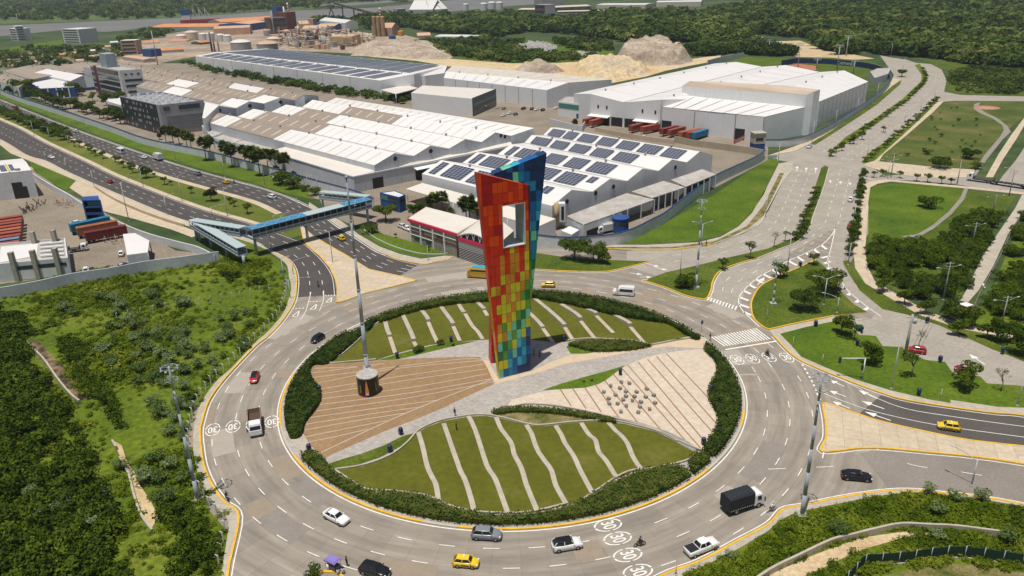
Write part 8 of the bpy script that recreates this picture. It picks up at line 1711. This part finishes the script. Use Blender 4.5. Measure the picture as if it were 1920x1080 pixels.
for i,(b,t) in enumerate((((1691,143),(1695,110)),((1642,196),(1647,156)),((1606,216),(1610,184)),((1565,242),(1569,207)),((1522,270),(1525,228)),((1459,303),(1462,268)),((1435,408),(1437,370)))): lamp(b,t,'lamp post along the left pavement of the avenue, %s from the far end'%ordn(i),(.3,),1.6,r=.12)
for i,(b,t) in enumerate((((1752,183),(1755,166)),((1726,206),(1727,187)),((1696,230),(1699,210)),((1659,251),(1660,237)),((1626,293),(1627,270)))): lamp(b,t,'double arm lamp on the right side of the upper avenue, %s from the far end'%ordn(i),(.4,3.5),1.8,r=.12)
for i,(b,t) in enumerate((((1664,335),(1669,302)),((1606,358),(1607,333)),((1600,418),(1603,388)),((1590,497),(1596,456)),((1544,572),(1550,522)),((1476,508),(1481,440)))): lamp(b,t,'tall Y shaped lamp beside the central avenue, %s from the top'%ordn(i),(.15,math.pi-.15) if i<5 else (2.8,),2.6,r=.13)
for i,(b,t,k) in enumerate((((1861,402),(1869,365),1),((1822,462),(1829,417),1),((1768,563),(1779,491),2),((1877,611),(1889,555),1),((1891,371),(1902,317),0),((1794,347),(1805,302),0),((1670,334),(1672,287),1))): lamp(b,t,'concrete power pole with street lamp arms in the right hand park, %s of the line'%ordn(i),(.3,3.3) if k else (3.0,),2.8,r=.16,m=M_cpole,name='power_pole',crossbar=k,group='power poles of the right hand park')
lamp((1569,587),(1571,558),'curved arm lamp behind the trees of the small park',(2.6,),3.2,r=.11); lamp((1671,730),(1691,625),'thin leaning looking steel post on the parking lawn',(),r=.12); lamp((1907,762),(1920,700),'lamp post at the right edge of the parking lawn',(.2,),2); lamp((1821,912),(1831,862),'thin lamp post at the kerb of the grey lower right road',(2.2,),3.5); lamp((1267,1079),(1266,1057),'short orange marker post at the bottom kerb',(),r=.06,m=plain('orange post',(0.5,0.2,0.05),.5),name='marker_post',h=1.8); lamp((1274,536),(1276,462),'slim traffic signal pole on the median grass by the bush',(),r=.12,m=M_cpole)
lamp((1670,108),(1672,82),'lamp post by the sandy end of the avenue',(2.5,),1.2)
pc=wb('thin overhead cables strung between the concrete poles of the right hand park','cables','overhead_cable',(1861,402)); PL=[((1891,371),(1902,317)),((1861,402),(1869,365)),((1822,462),(1829,417)),((1768,563),(1779,491)),((1700,690),(1713,600))]
PT=[Vector((*G(*b).xy,HT(b,t)-.3)) for b,t in PL]
for a,b in zip(PT,PT[1:]):
    for s in (-.9,0,.9):
        mb=MB(); q=[a.lerp(b,k/6)+Vector((s,0,-1.6*math.sin(math.pi*k/6))) for k in range(7)]
        for u,v in zip(q,q[1:]): mb.tube(u,v,.03,n=4,cap=False)
        mb.build('cable',M_trim,pc)
# thick pole with a transformer
tp=lamp((1696,671),(1711,590),'thick concrete pole with a transformer and spotlights beside the red car',(),r=.3,m=M_cpole,name='utility_pole'); hT=HT((1696,671),(1711,590)); mb=MB(); mb.tube((.7,0,hT-2),(.7,0,hT-1),.4,n=10); mb.build('transformer',M_lum,tp); mb=MB(); mb.bar((-1.1,0,hT-.6),(1.1,0,hT-.6),.14); mb.bar((-.8,0,hT-1.6),(.8,0,hT-1.6),.12); mb.build('crossbar',M_cpole,tp)
def mast(b,t,label,r=.34):
    p=G(*b); h=HT(b,t); root=thing('high_mast_light',label,'light mast',(p.x,p.y,.05),group='high mast lights round the junction')
    mb=MB(); n=6
    for i in range(n): mb.tube((0,0,h*i/n),(0,0,h*(i+1)/n),r*(1-.1*i),r*(1-.1*(i+1)),12)
    mb.build('pole',M_steel,root); mb=MB(); mb.ring((0,0,h-.2),1.15,.05,20)
    for k in range(4): a=math.pi*k/2; mb.bar((0,0,h-.2),(1.15*math.cos(a),1.15*math.sin(a),h-.2),.05)
    mb.build('ring_frame',M_steel,root)
    mb=MB(); mb.ring((0,0,h-2.2),.95,.05,16); [mb.bar((0,0,h-2.2),(.95*math.cos(a),.95*math.sin(a),h-2.2),.06) for a in (0,1.57,3.14,4.71)]; mb.build('lower_ring',M_steel,root)
    for k in range(8): a=math.pi*k/4; q=Vector((1.22*math.cos(a),1.22*math.sin(a),h-.35)); mb=MB(); mb.obox((q.x,q.y),a,.26,.3,q.z-.12,q.z+.06); mb.build('floodlight',M_lum,root)
    mb=MB(); mb.box(-.75,.75,-.75,.75,0,.6); mb.build('footing',M_cpole,root); return root
mast((372,940),(322,686),'high mast with a round light ring in the grass left of the roundabout'); mast((1503,969),(1540,704),'high mast with a round light ring on the lower right bank'); mast((1305,541),(1317,375),'high mast with a round light ring on the tip of the median'); mast((1449,572),(1458,487),'shorter mast with a small light head in the small park',r=.25)
lamp((1315,463),(1320,420),'double arm lamp in front of the sloping factory lawn',(.2,2.9),2.4,r=.12)
for i,(b,t) in enumerate((((1569,132),(1575,85)),((1586,106),(1591,67)),((1496,126),(1499,82)),((1441,101),(1444,75)),((1600,138),(1604,112)),((1531,128),(1533,109)))):
    p=G(*b); h=HT(b,t); root=thing('field_floodlight','floodlight pole around the ball field, %s in a mixed row'%ordn(i),'floodlight',(p.x,p.y,0),group='floodlight poles around the ball field'); mb=MB(); mb.tube((0,0,0),(0,0,h),.4,.25,8); mb.build('pole',M_pole,root); mb=MB(); mb.bar((-3,0,h),(3,0,h),.5); mb.bar((-3,0,h-1.2),(3,0,h-1.2),.4); mb.build('light_bar',M_lum,root)
# traffic signal with mast arm
ts=wb('white traffic signal with a cantilever arm and striped foot on the parking lawn','traffic signal','traffic_signal',(1616,712)); g=G(1616,712); e=G(1595,684,6.2); hh=HT((1616,712),(1624,672)); M_wp=plain('white pole',(0.65,0.65,0.65),.5)
mb=MB(); mb.tube((g.x,g.y,0),(g.x,g.y,hh),.13,n=8); mb.build('pole',M_wp,ts); a_=R_(165); mb=MB(); mb.tube((g.x,g.y,hh),(g.x+4.6*math.cos(a_),g.y+4.6*math.sin(a_),hh-.5),.1,n=8); mb.build('arm',M_wp,ts); q=(g.x+4.6*math.cos(a_),g.y+4.6*math.sin(a_)); mb=MB(); mb.box(q[0]-.2,q[0]+.2,q[1]-.2,q[1]+.2,hh-1.5,hh-.3); mb.build('signal_head',M_trim,ts); mb=MB(); mb.box(g.x-.5,g.x-.15,g.y-.2,g.y+.2,hh-2.6,hh-1.5); mb.build('signal_head',M_trim,ts)
mb=MB(); [mb.tube((g.x,g.y,z),(g.x,g.y,z+.25),.14,n=8) for z in (.2,.7,1.2)]; mb.build('striped_foot',M_trim,ts)
def sign(b,h,label,w_=.7,hh=.7,col=(0.6,0.4,0.03),yaw=1.2,name='road_sign'):
    r=thing(name,label,'road sign',(*G(*b).xy,.05),yaw); mb=MB(); mb.tube((0,0,0),(0,0,h),.05,n=6); mb.build('post',M_pole,r); mb=MB(); mb.box(-w_/2,w_/2,-.06,-.03,h-hh,h); mb.build('plate',plain('sign %.2f %.2f'%col[:2],col,.5),r); return r
sign((1486,652),2.6,'small yellow warning sign on the parking lawn near the zebra crossing'); sign((1541,684),2.4,'slim white rimmed sign post on the parking lawn kerb',.3,.5,(0.5,0.5,0.5)); sign((1762,752),2.6,'narrow pale sign post at the right of the parking lawn',.25,.8,(0.5,0.5,0.48)); sign((1315,622),2.8,'small blue sign at the right end of the north hedge',.6,.9,(0.03,0.06,0.2),.4); sign((534,530),3.6,'small blue grey sign plate on the left pavement bend',1.6,.8,(0.12,0.17,0.22),.2); sign((1437,600),2.6,'black and white striped marker at the corner of the small park',.3,1.4,(0.5,0.5,0.5),.4)
sign((1600,376),3.2,'small pale panel sign beside the avenue shrubs',1.4,.8,(0.4,0.55,0.6),.3)
bnn=sign((1448,312-8),2.8,'pale blue banner at the end of the curved factory wall',3.6,1.1,(0.25,0.4,0.6),.1,'banner')
rb=wb('long red lettered banner board leaning in the truck yard','banner','red_banner',(1395,268)); a,b=G(1375,273,0),G(1398,262,0); mb=MB(); wallquad(mb,a,b,.6,2.6); mb.build('board',plain('red banner',(0.5,0.03,0.05),.5),rb); mb=MB()
for k in range(9): u=.12+k*.085; p=a.lerp(b,u); q=a.lerp(b,u+.05); wallquad(mb,p,q,1.2,2.1,off=.05)
mb.build('white_lettering',M_white,rb)
# ================================================================ FENCES
pf=thing('fence_post','x','fence post'); mb=MB(); mb.box(-.09,.09,-.09,.09,0,1.75); mb.add([(-.09,-.09,1.75),(.09,-.09,1.75),(.09,.09,1.75),(-.09,.09,1.75),(.35,-.06,2.05),(.35,.06,2.05)],[(0,1,4),(1,2,5,4),(2,3,5),(3,0,4,5)]); mb.build('shaft',plain('white post',(0.55,0.54,0.5),.8),pf)
L=resamp(cr(GP([(418,1060),(428,1000),(428,978),(400,950),(378,912),(366,880),(360,840),(364,790),(378,752),(402,717),(432,690),(478,642),(498,623),(527,590),(539,560),(543,530)]),5),46)
for i,p in enumerate(L): place(pf,USED,(p.x-.5,p.y,0),math.pi+.2*math.sin(i*3),'white concrete fence post along the left pavement, %s from the bottom end'%ordn(i),group='white fence posts along the left pavement')
for i,(x,y) in enumerate([(880,240),(965,220),(1057,200),(1152,185),(1243,160),(1330,135),(1415,125),(1500,125),(1580,110),(1660,95),(1738,85),(1802,75),(1878,55),(1950,40),(2020,25)]): place(pf,USED,G(x/4,540+y/4),.4,'white fence post in the short row crossing the left field, %s from the left'%ordn(i),group='white fence posts crossing the left field')
gf=wb('green mesh fence with pale posts on a low kerb in the bottom right corner','fence','mesh_fence',(1620,1062)); L=cr(GP([(1570,1110),(1600,1082),(1618,1063),(1645,1060),(1700,1056),(1740,1050),(1790,1046),(1840,1050),(1880,1056),(1925,1062),(1990,1072)]),4)
mb=MB(); mb.ribbon(L,.06,0,.25,1.75); mb.build('green_mesh',plain('green mesh',(0.008,0.035,0.018),.8),gf); mb=MB(); mb.ribbon(L,.4,0,0,.26); mb.build('kerb_wall',M_wall,gf)
P_=resamp(L,15)
for p in P_: mb=MB(); mb.tube((p.x,p.y-.08,0),(p.x,p.y-.08,2.3),.05,n=6); mb.bar((p.x,p.y-.08,2.3),(p.x+.15,p.y-.35,2.55),.05); mb.build('post',M_pole,gf)
sheet('dry_corner_grass',[(1660,1080),(1720,1066),(1790,1058),(1850,1064),(1925,1076),(2100,1110),(2100,1200),(1560,1200)],0.075,M_dry)
wf=wb('thin wire fence on white posts around the store lawn','fence','store_fence',(700,440)); L=cr(GP([(683,432),(700,445),(725,458),(752,468),(790,477),(830,478),(846,473)]),4); mb=MB(); mb.ribbon(L,.12,0,.1,.35); mb.build('base_rail',M_white,wf)
for p in resamp(L,14): mb=MB(); mb.tube((p.x,p.y,0),(p.x,p.y,1.6),.04,n=5); mb.build('post',M_seamg,wf)
rf=wb('long pale post and rail fence beside the far right footpath','fence','footpath_fence',(1850,520)); L=cr(GP([(1925,395),(1900,430),(1872,490),(1850,530),(1830,570),(1818,600)]),4)
for p in resamp(L,22): mb=MB(); mb.box(p.x-.09,p.x+.09,p.y-.09,p.y+.09,0,1.5); mb.build('post',M_wall,rf)
mb=MB(); [mb.bar((L[i].x,L[i].y,z),(L[i+1].x,L[i+1].y,z),.05) for i in range(len(L)-1) for z in (.6,1.1,1.45)]; mb.build('wire_rail',M_seamg,rf)
# ================================================================ TREES
def treeproto(seed,rx,h,trunk,lm,n=900,leaf=.2,lobes=8,flat=1.0,name='broadleaf_tree',cat='tree',limbs=4,rz=None,low=-.45):
    root=thing(name,'x',cat); rnd=random.Random(seed); rz=rz or rx*.55*flat; zc=h-rz*.95; mb=MB(); th_=max(.1,rx*.055); mb.tube((0,0,0),(rnd.uniform(-.15,.15),rnd.uniform(-.15,.15),zc*.62),th_*1.3,th_*.85,8)
    for k in range(limbs):
        a=2*math.pi*k/limbs+rnd.uniform(-.4,.4); p=Vector((0,0,zc*.58)); q=Vector((math.cos(a)*rx*.35,math.sin(a)*rx*.35,zc*.9)); r_=Vector((math.cos(a+.3)*rx*.62,math.sin(a+.3)*rx*.62,zc+rz*.25)); mb.tube(p,q,th_*.7,th_*.45,6); mb.tube(q,r_,th_*.45,th_*.15,5)
    mb.build('trunk',M_bark,root); cm=clump(seed+1,rx,rx,rz,n,leaf,lobes=lobes,zc=zc,low=low,lobe_r=.48); cm.build('crown',lm,root); return root
def palm(seed,h,name='palm_tree',r=2.7,n=52):
    root=thing(name,'x','palm'); rnd=random.Random(seed); mb=MB(); k=6; bx=rnd.uniform(-.3,.3)
    for i in range(k): mb.tube((bx*(i/k)**2,0,h*i/k),(bx*((i+1)/k)**2,0,h*(i+1)/k),.2-.012*i,.19-.012*i,8)
    mb.build('trunk',M_bark,root); vs=[];fs=[]
    for i in range(n):
        a=2.4*i; el=rnd.uniform(-.9,1.2); L_=r*rnd.uniform(.8,1.15); d=Vector((math.cos(a)*math.cos(el),math.sin(a)*math.cos(el),math.sin(el))); s=d.cross(Vector((0,0,1))).normalized(); p=Vector((bx,0,h)); nl=9
        st_=p+d*L_*.45; base=len(vs)
        for j in range(nl):   # fan of leaflets
            t=(j-(nl-1)/2)/((nl-1)/2); dd=(d*math.cos(t*1.25)+s*math.sin(t*1.25)).normalized(); e=st_+dd*L_*.6+Vector((0,0,-.12*L_*abs(t)-.1)); w_=dd.cross(Vector((0,0,1))).normalized()*.1*r
            m=st_+dd*L_*.3; kk=len(vs); vs+=[st_,m+w_,e,m-w_]; fs.append((kk,kk+1,kk+2,kk+3))
        kk=len(vs); vs+=[p-s*.03,p+s*.03,st_+s*.02,st_-s*.02]; fs.append((kk,kk+1,kk+2,kk+3))
    mb=MB(); mb.add(vs,fs); mb.build('crown',LF_palm,root); return root
T_big=treeproto(101,3.8,6.0,1,LF_mid,3000,.21,12,rz=2.4); T_mid=treeproto(111,2.1,4.1,1,LF_dark,1500,.17,9,rz=1.75); T_scr=treeproto(161,2.5,2.7,1,LF_dark,1500,.17,10,name='scrub_tree',rz=1.5,low=-.25); T_sm=treeproto(121,1.3,3.1,1,LF_mid,700,.14,7,rz=1.05); T_bush=treeproto(131,1.0,1.5,1,LF_mid,420,.12,6,name='shrub',cat='shrub',low=-.2,rz=.75); T_thin=treeproto(141,1.7,4.2,1,LF_mid,260,.17,5,limbs=6)
def bare(seed):
    root=thing('bare_tree','x','tree'); rnd=random.Random(seed); mb=MB()
    def br(p,d,L_,r,k):
        q=p+d*L_; mb.tube(p,q,r,r*.6,5)
        if k>0:
            for _ in range(3): br(q,(d+Vector((rnd.uniform(-.8,.8),rnd.uniform(-.8,.8),rnd.uniform(-.1,.5)))).normalized(),L_*.68,r*.55,k-1)
    br(Vector((0,0,0)),Vector((.05,0,1)),1.5,.12,4); mb.build('trunk',M_bark,root); c=clump(seed,1.2,1.2,.8,60,.1,lobes=4,zc=3.2); c.build('crown',LF_mid,root); return root
T_bare=bare(7); T_palm=palm(1,6.6); T_palm2=palm(9,2.6,r=1.6)
def tput(T,c,s,label,group=None,z=.1): p=G(*c); return place(T,USED,(p.x,p.y,z),random.Random(int(c[0]*7+c[1])).uniform(0,6.28),label,scale=s,group=group)
med=[(465,401,1.3),(440,388,.9),(432,383,.9),(397,378,0),(359,363,1.0),(321,348,.7),(309,347,1.2),(290,333,.7),(275,334,0),(250,325,1.4),(245,318,1.2),(232,315,1.2),(224,308,1.2),(217,305,1.1),(194,298,1.3),(180,293,1.2),(172,288,1.2),(166,283,1.2),(150,277,1.3),(140,275,1.2),(129,268,1.1)]
for i,(x,y,s) in enumerate(sorted(med)): tput(T_mid if s==0 else T_sm,(x,y),1.35 if s==0 else s,'small round tree on the grassy highway median, %s from the left end of its row'%ordn(i),'round trees on the highway median')
rnd=random.Random(31); hm=[]
for i in range(19): x=2+i*6.6; hm.append((x,214+x*.37+rnd.uniform(-3,4)))
for i,(x,y) in enumerate(hm): tput(T_scr,(x,y),rnd.uniform(1.5,1.9),'dense dark tree of the thick far left median row, %s from the left'%ordn(i),'dense median trees at far left')
av=[]
for i in range(30): x=8+i*7.8; av.append((x,170+x*.262+rnd.uniform(-4,4)))
for i,(x,y) in enumerate(av): tput(T_mid,(x,y),rnd.uniform(1.4,2.0),'leafy tree in the avenue row before the white wall and offices, %s from the left'%ordn(i),'avenue trees before the white wall')
for i,(x,y) in enumerate([(20,168),(45,178),(70,180),(95,188),(118,186),(140,178),(155,180),(175,190),(200,198),(215,205),(100,172),(60,168)]): tput(T_big if i%4==1 else T_mid,(x,y),rnd.uniform(1.5,2.1),'bushy tree of the cluster between blue building and highway, %s in the cluster'%ordn(i),'tree cluster by the blue building')
pal=[(387,301,1.25),(396,294,1.1),(424,304,1.1),(436,313,1.2),(461,313,1.1),(470,318,1.15),(478,319,1.2),(488,329,1.3),(504,323,1.15),(518,322,1.1),(326,272,1.1),(338,278,1.1),(352,281,1.1),(360,283,1.0),(537,333,1.2),(312,268,1.0)]
for i,(x,y,s) in enumerate(sorted(pal)): tput(T_palm,(x,y),s,'tall fan palm before the long white factory wall, %s from the left'%ordn(i),'fan palms before the white factory wall')
for i,(x,y,s) in enumerate(((552,339,1.0),(519,329,1.1),(300,262,.9))): tput(T_palm2,(x,y),s,['short spreading palm beside the dark bush nearest the footbridge','short palm under the tall ones near the end of the row','short palm at the left of the palm row'][i])
for i,(x,y,s) in enumerate(((812,407,.95),(831,405,1.0),(875,422,1.1),(882,425,1.2),(896,428,1.0))): tput(T_palm,(x,y),s,'fan palm behind the white store roof, %s from the left'%ordn(i),'fan palms behind the store')
tput(T_palm2,(845,408),.9,'short palm between the tall ones behind the store'); tput(T_palm2,(1078,240),1.2,'lone small palm at the low wall by the green glass office')
tput(T_scr,(530,345),1.9,'large dark round bush at the highway edge right of the last palm'); tput(T_scr,(551,353),1.6,'second dark round bush right of the last palm'); tput(T_scr,(590,366),1.1,'loose bush beside the right bridge ramp'); tput(T_scr,(572,358),.9,'small dark bush between the lamp posts by the wall')
tput(T_big,(724,415),1.05,'broad tree in front of the blue booth at the footbridge end'); tput(T_scr,(695,437),1.1,'low bush at the left tip of the store lawn'); tput(T_mid,(775,408),1.2,'bush behind the left end of the store'); tput(T_mid,(787,404),1.2,'leafy bush between the store and the palms'); tput(T_sm,(742,446),.5,'tiny dark shrub on the store lawn'); tput(T_sm,(804,470),.5,'tiny dark shrub near the right end of the store lawn')
tput(T_big,(1077,487),1.15,'wide tree on the grass island right of the tower'); tput(T_big,(1112,492),1.0,'second wide tree on the grass island right of the tower'); tput(T_mid,(1133,494),1.1,'small tree at the right of the grass island pair')
tput(T_scr,(1285,539),1.25,'dense bush tree at the foot of the high mast on the median'); tput(T_sm,(1355,506),1.15,'small tree left of its partner on the curved median'); tput(T_thin,(1406,487),1.25,'wind bent small tree, right one on the curved median')
tput(T_bare,(1451,464),1.25,'leafless tree on the median where the avenue bends'); tput(T_thin,(1472,452),.8,'sparse small tree beside the leafless one'); tput(T_bare,(1493,440),.9,'thin sparse shrub above the avenue bend')
for i,(x,y) in enumerate([(1500,438),(1505,428),(1508,415),(1513,404),(1517,395),(1522,385),(1526,372),(1530,362),(1508,432),(1502,447),(1490,450)]): tput(T_bush,(x,y),rnd.uniform(1.3,1.9),'low shrub on the narrow avenue median, %s of the clump'%ordn(i),'low shrubs on the narrow avenue median',z=.15)
tput(T_mid,(1462,520),1.1,'dark round tree at the left corner of the small park'); tput(T_sm,(1525,497),1.2,'small tree at the top tip of the small park'); tput(T_big,(1507,583),1.0,'wide dark tree in the lower left of the small park'); tput(T_big,(1541,552),1.15,'largest dark tree in the middle of the small park'); tput(T_big,(1556,540),.85,'dark tree at the right of the small park')
tput(T_mid,(1577,628),1.3,'tree on the lawn corner near the green three wheeler'); tput(T_mid,(1632,682),1.25,'round tree in the middle of the parking lawn'); tput(T_thin,(1707,708),1.35,'windswept loose tree below the red car'); tput(T_mid,(1810,730),1.35,'round tree below the maroon car'); tput(T_bare,(1876,735),1.3,'mostly bare tree at the right of the parking lawn'); tput(T_bare,(1722,655),1.1,'bare twiggy tree behind the red car'); tput(T_thin,(1600,640),1.0,'sparse twiggy bush beside the litter bin on the parking lawn')
for i,(x,y,s) in enumerate([(1655,548,1.2),(1695,572,1.2),(1735,590,1.2),(1790,612,1.5),(1795,630,1.2),(1822,614,1.3),(1875,640,1.5),(1912,664,1.6),(1780,600,1.4),(1850,635,1.2),(1905,640,1.3)]): tput(T_mid,(x,y),s*.85,'round tree on the verge across from the parking, %s from the left'%ordn(sorted([1655,1695,1735,1790,1795,1822,1875,1912,1780,1850,1905]).index(x)),'verge trees across from the parking')
ph=[(1615,338),(1613,350),(1612,362),(1609,378),(1606,392),(1604,405),(1602,420),(1600,436),(1598,450),(1594,464),(1592,478),(1618,330),(1608,371),(1601,428),(1597,443)]
for i,(x,y) in enumerate(ph): tput(T_mid,(x+2,y),rnd.uniform(.7,1.0),'shrubby tree in the strip between avenue and tan footpath, %s of the strip'%ordn(i),'shrubby trees along the tan footpath')
for i,(x,y) in enumerate([(1638,333),(1654,331),(1687,334),(1718,340),(1739,342),(1764,345),(1782,347)]): tput(T_sm,(x,y),rnd.uniform(.8,1.3),'little tree along the top edge of the large park, %s from the left'%ordn(i),'little trees along the top of the large park')
for x,y,s,l in ((1740,390,1.5,'lone dark round bush in the middle of the large park'),(1762,316,1.7,'large dark bush by the tan pavement of the rough park'),(1817,298,1.6,'dark bush at the upper right of the rough park'),(1738,290,.8,'small dark shrub left of the large one in the rough park'),(1831,317,1.0,'dark shrub at the right corner of the rough park')): tput(T_scr,(x,y),s,l)
SP=GP([(1640,455),(1700,452),(1735,468),(1760,462),(1800,425),(1830,405),(1872,400),(1850,450),(1825,500),(1800,555),(1720,558),(1660,530),(1635,500)])
ps=sorted(inpts(SP,95,random.Random(77)))
for i,(x,y) in enumerate(ps): place(T_scr,USED,(x,y,.1),rnd.uniform(0,6),'dark spreading tree of the thicket in the right hand park',scale=rnd.uniform(.9,1.35),group='thicket trees of the right hand park')
FR=GP([(1930,400),(1905,440),(1885,490),(1865,540),(1850,580),(1930,620),(1960,560)])
for i,(x,y) in enumerate(inpts(FR,46,random.Random(78))): place(T_scr,USED,(x,y,.05),rnd.uniform(0,6),'pale green scrub tree beyond the post fence at the right edge',scale=rnd.uniform(.7,1.2),group='scrub trees beyond the right fence')
for nm,line,n,l,g in (('a',[(1560,293),(1600,262),(1650,226),(1700,190),(1733,155),(1730,130)],34,'hedge shrub in the central strip of the upper avenue','hedge shrubs in the central strip'),('b',[(1622,303),(1655,278),(1700,240),(1738,205),(1755,190)],24,'hedge shrub along the right edge of the upper avenue','hedge shrubs on the right edge')):
    for i,p in enumerate(resamp(cr(GP(line),5),n)): place(T_bush,USED,(p.x+rnd.uniform(-.5,.5),p.y+rnd.uniform(-.8,.8),.15),rnd.uniform(0,6),'%s, %s from its lower end'%(l,ordn(i)),scale=rnd.uniform(1.0,1.9),group=g)
for x,y,s in ((1578,283,1.0),(1600,270,1.3),(1616,262,1.2),(1656,248,1.0)): tput(T_sm,(x,y),s,'small %s tree rising from the upper avenue hedge strips'%({1578:'lowest',1600:'round',1616:'dark',1656:'right hand'}[x]))
tput(T_big,(1690,144),.9,'round dark tree alone on the pavement at the far bend of the avenue')
RPx=GP([(1662,290),(1740,222),(1790,200),(1870,240),(1850,280),(1820,312),(1700,306)])
for i,(x,y) in enumerate(inpts(RPx,30,random.Random(5))): place(T_bush,USED,(x,y,.1),rnd.uniform(0,6),'small dark weed shrub scattered over the rough park lawn',scale=rnd.uniform(.5,1.1),group='weed shrubs on the rough park lawn')
# pale leaved shrubs of the left field and right bank
T_cal=treeproto(151,1.35,1.9,1,LF_pale,520,.13,8,name='milkweed_shrub',cat='shrub',low=-.2,rz=.9)
rgn=GP([(300,620),(480,590),(500,640),(420,700),(370,760),(360,900),(410,960),(330,970),(300,900),(280,800),(230,740),(200,700),(190,580),(130,560),(250,555)])
k=0; cp=[(122,585),(140,592),(300,575),(285,560),(215,567),(190,565),(245,605),(255,618),(300,620),(340,632),(350,575),(430,635),(425,625),(410,640),(340,575),(270,650),(280,660),(300,670),(320,680),(335,665),(350,655),(310,700),(290,715),(265,700),(260,720),(210,690),(190,665),(345,730),(285,760),(300,780),(320,815),(290,870),(270,905),(300,905),(320,880),(310,945),(60,930),(80,970),(120,960),(190,940),(200,960),(180,985),(120,1010),(230,880),(140,890),(330,790),(350,700),(370,690),(385,660),(440,600),(460,590),(230,580)]
for x,y in sorted(cp): tput(T_cal,(x,y),rnd.uniform(.9,1.5),'pale leaved shrub dotted with whitish tips growing in the left field','pale leaved shrubs in the left field',0.0)
for x,y in inpts(rgn,55,random.Random(3)): place(T_cal,USED,(x,y,0),rnd.uniform(0,6),'pale leaved shrub dotted with whitish tips growing in the left field',scale=rnd.uniform(.6,1.2),group='pale leaved shrubs in the left field')
for i,(x,y,s) in enumerate(((1570,1005,1.2),(1755,965,1.1),(1790,940,1.0),(1840,938,1.0),(1755,1012,.9),(1885,1018,1.2),(1370,1048,.7),(1740,925,.9))): tput(T_cal,(x,y),s,'pale round shrub on the lower right bank, %s of eight from the left'%ordn([2,4,5,6,3,7,0,1][i]),'pale shrubs on the lower right bank')
bd=[(850,650,.4),(826,648,.9),(783,662,1.1),(790,660,.8),(1095,718,.3),(1110,716,.3)]
for i,(x,y,s) in enumerate(bd): tput(T_bush,(x,y),s,'little dark plant in the beds beside the plaza walks, %s from the left'%ordn(sorted(b[0] for b in bd).index(x)),'little plants in the plaza beds',z=Z0)
tput(T_bush,(590,1082),1.2,'weedy plants inside the small yellow kerb at the bottom edge'); 
mb=MB(); L=cr(GP([(578,1095),(590,1080),(605,1073),(628,1074),(640,1080),(655,1096)]),5); mb.ribbon(L,.35,0,.02,.2); struct('small_island_kerb',mb,M_yel)
# ================================================================ AIR
hz=MB(); hz.box(-6500,6500,-1500,13000,-2,90); o=hz.build('haze',None or plain('unused haze surface',(0,0,0))); o['kind']='stuff'
hm_=bpy.data.materials.new('haze air'); hm_.use_nodes=True; nt=hm_.node_tree; nt.nodes.remove(nt.nodes['Principled BSDF']); v=nt.nodes.new('ShaderNodeVolumePrincipled'); v.inputs['Color'].default_value=(.8,.87,1,1); v.inputs['Density'].default_value=0.00007; v.inputs['Anisotropy'].default_value=.2
nt.links.new(v.outputs[0],nt.nodes['Material Output'].inputs['Volume']); o.data.materials[0]=hm_
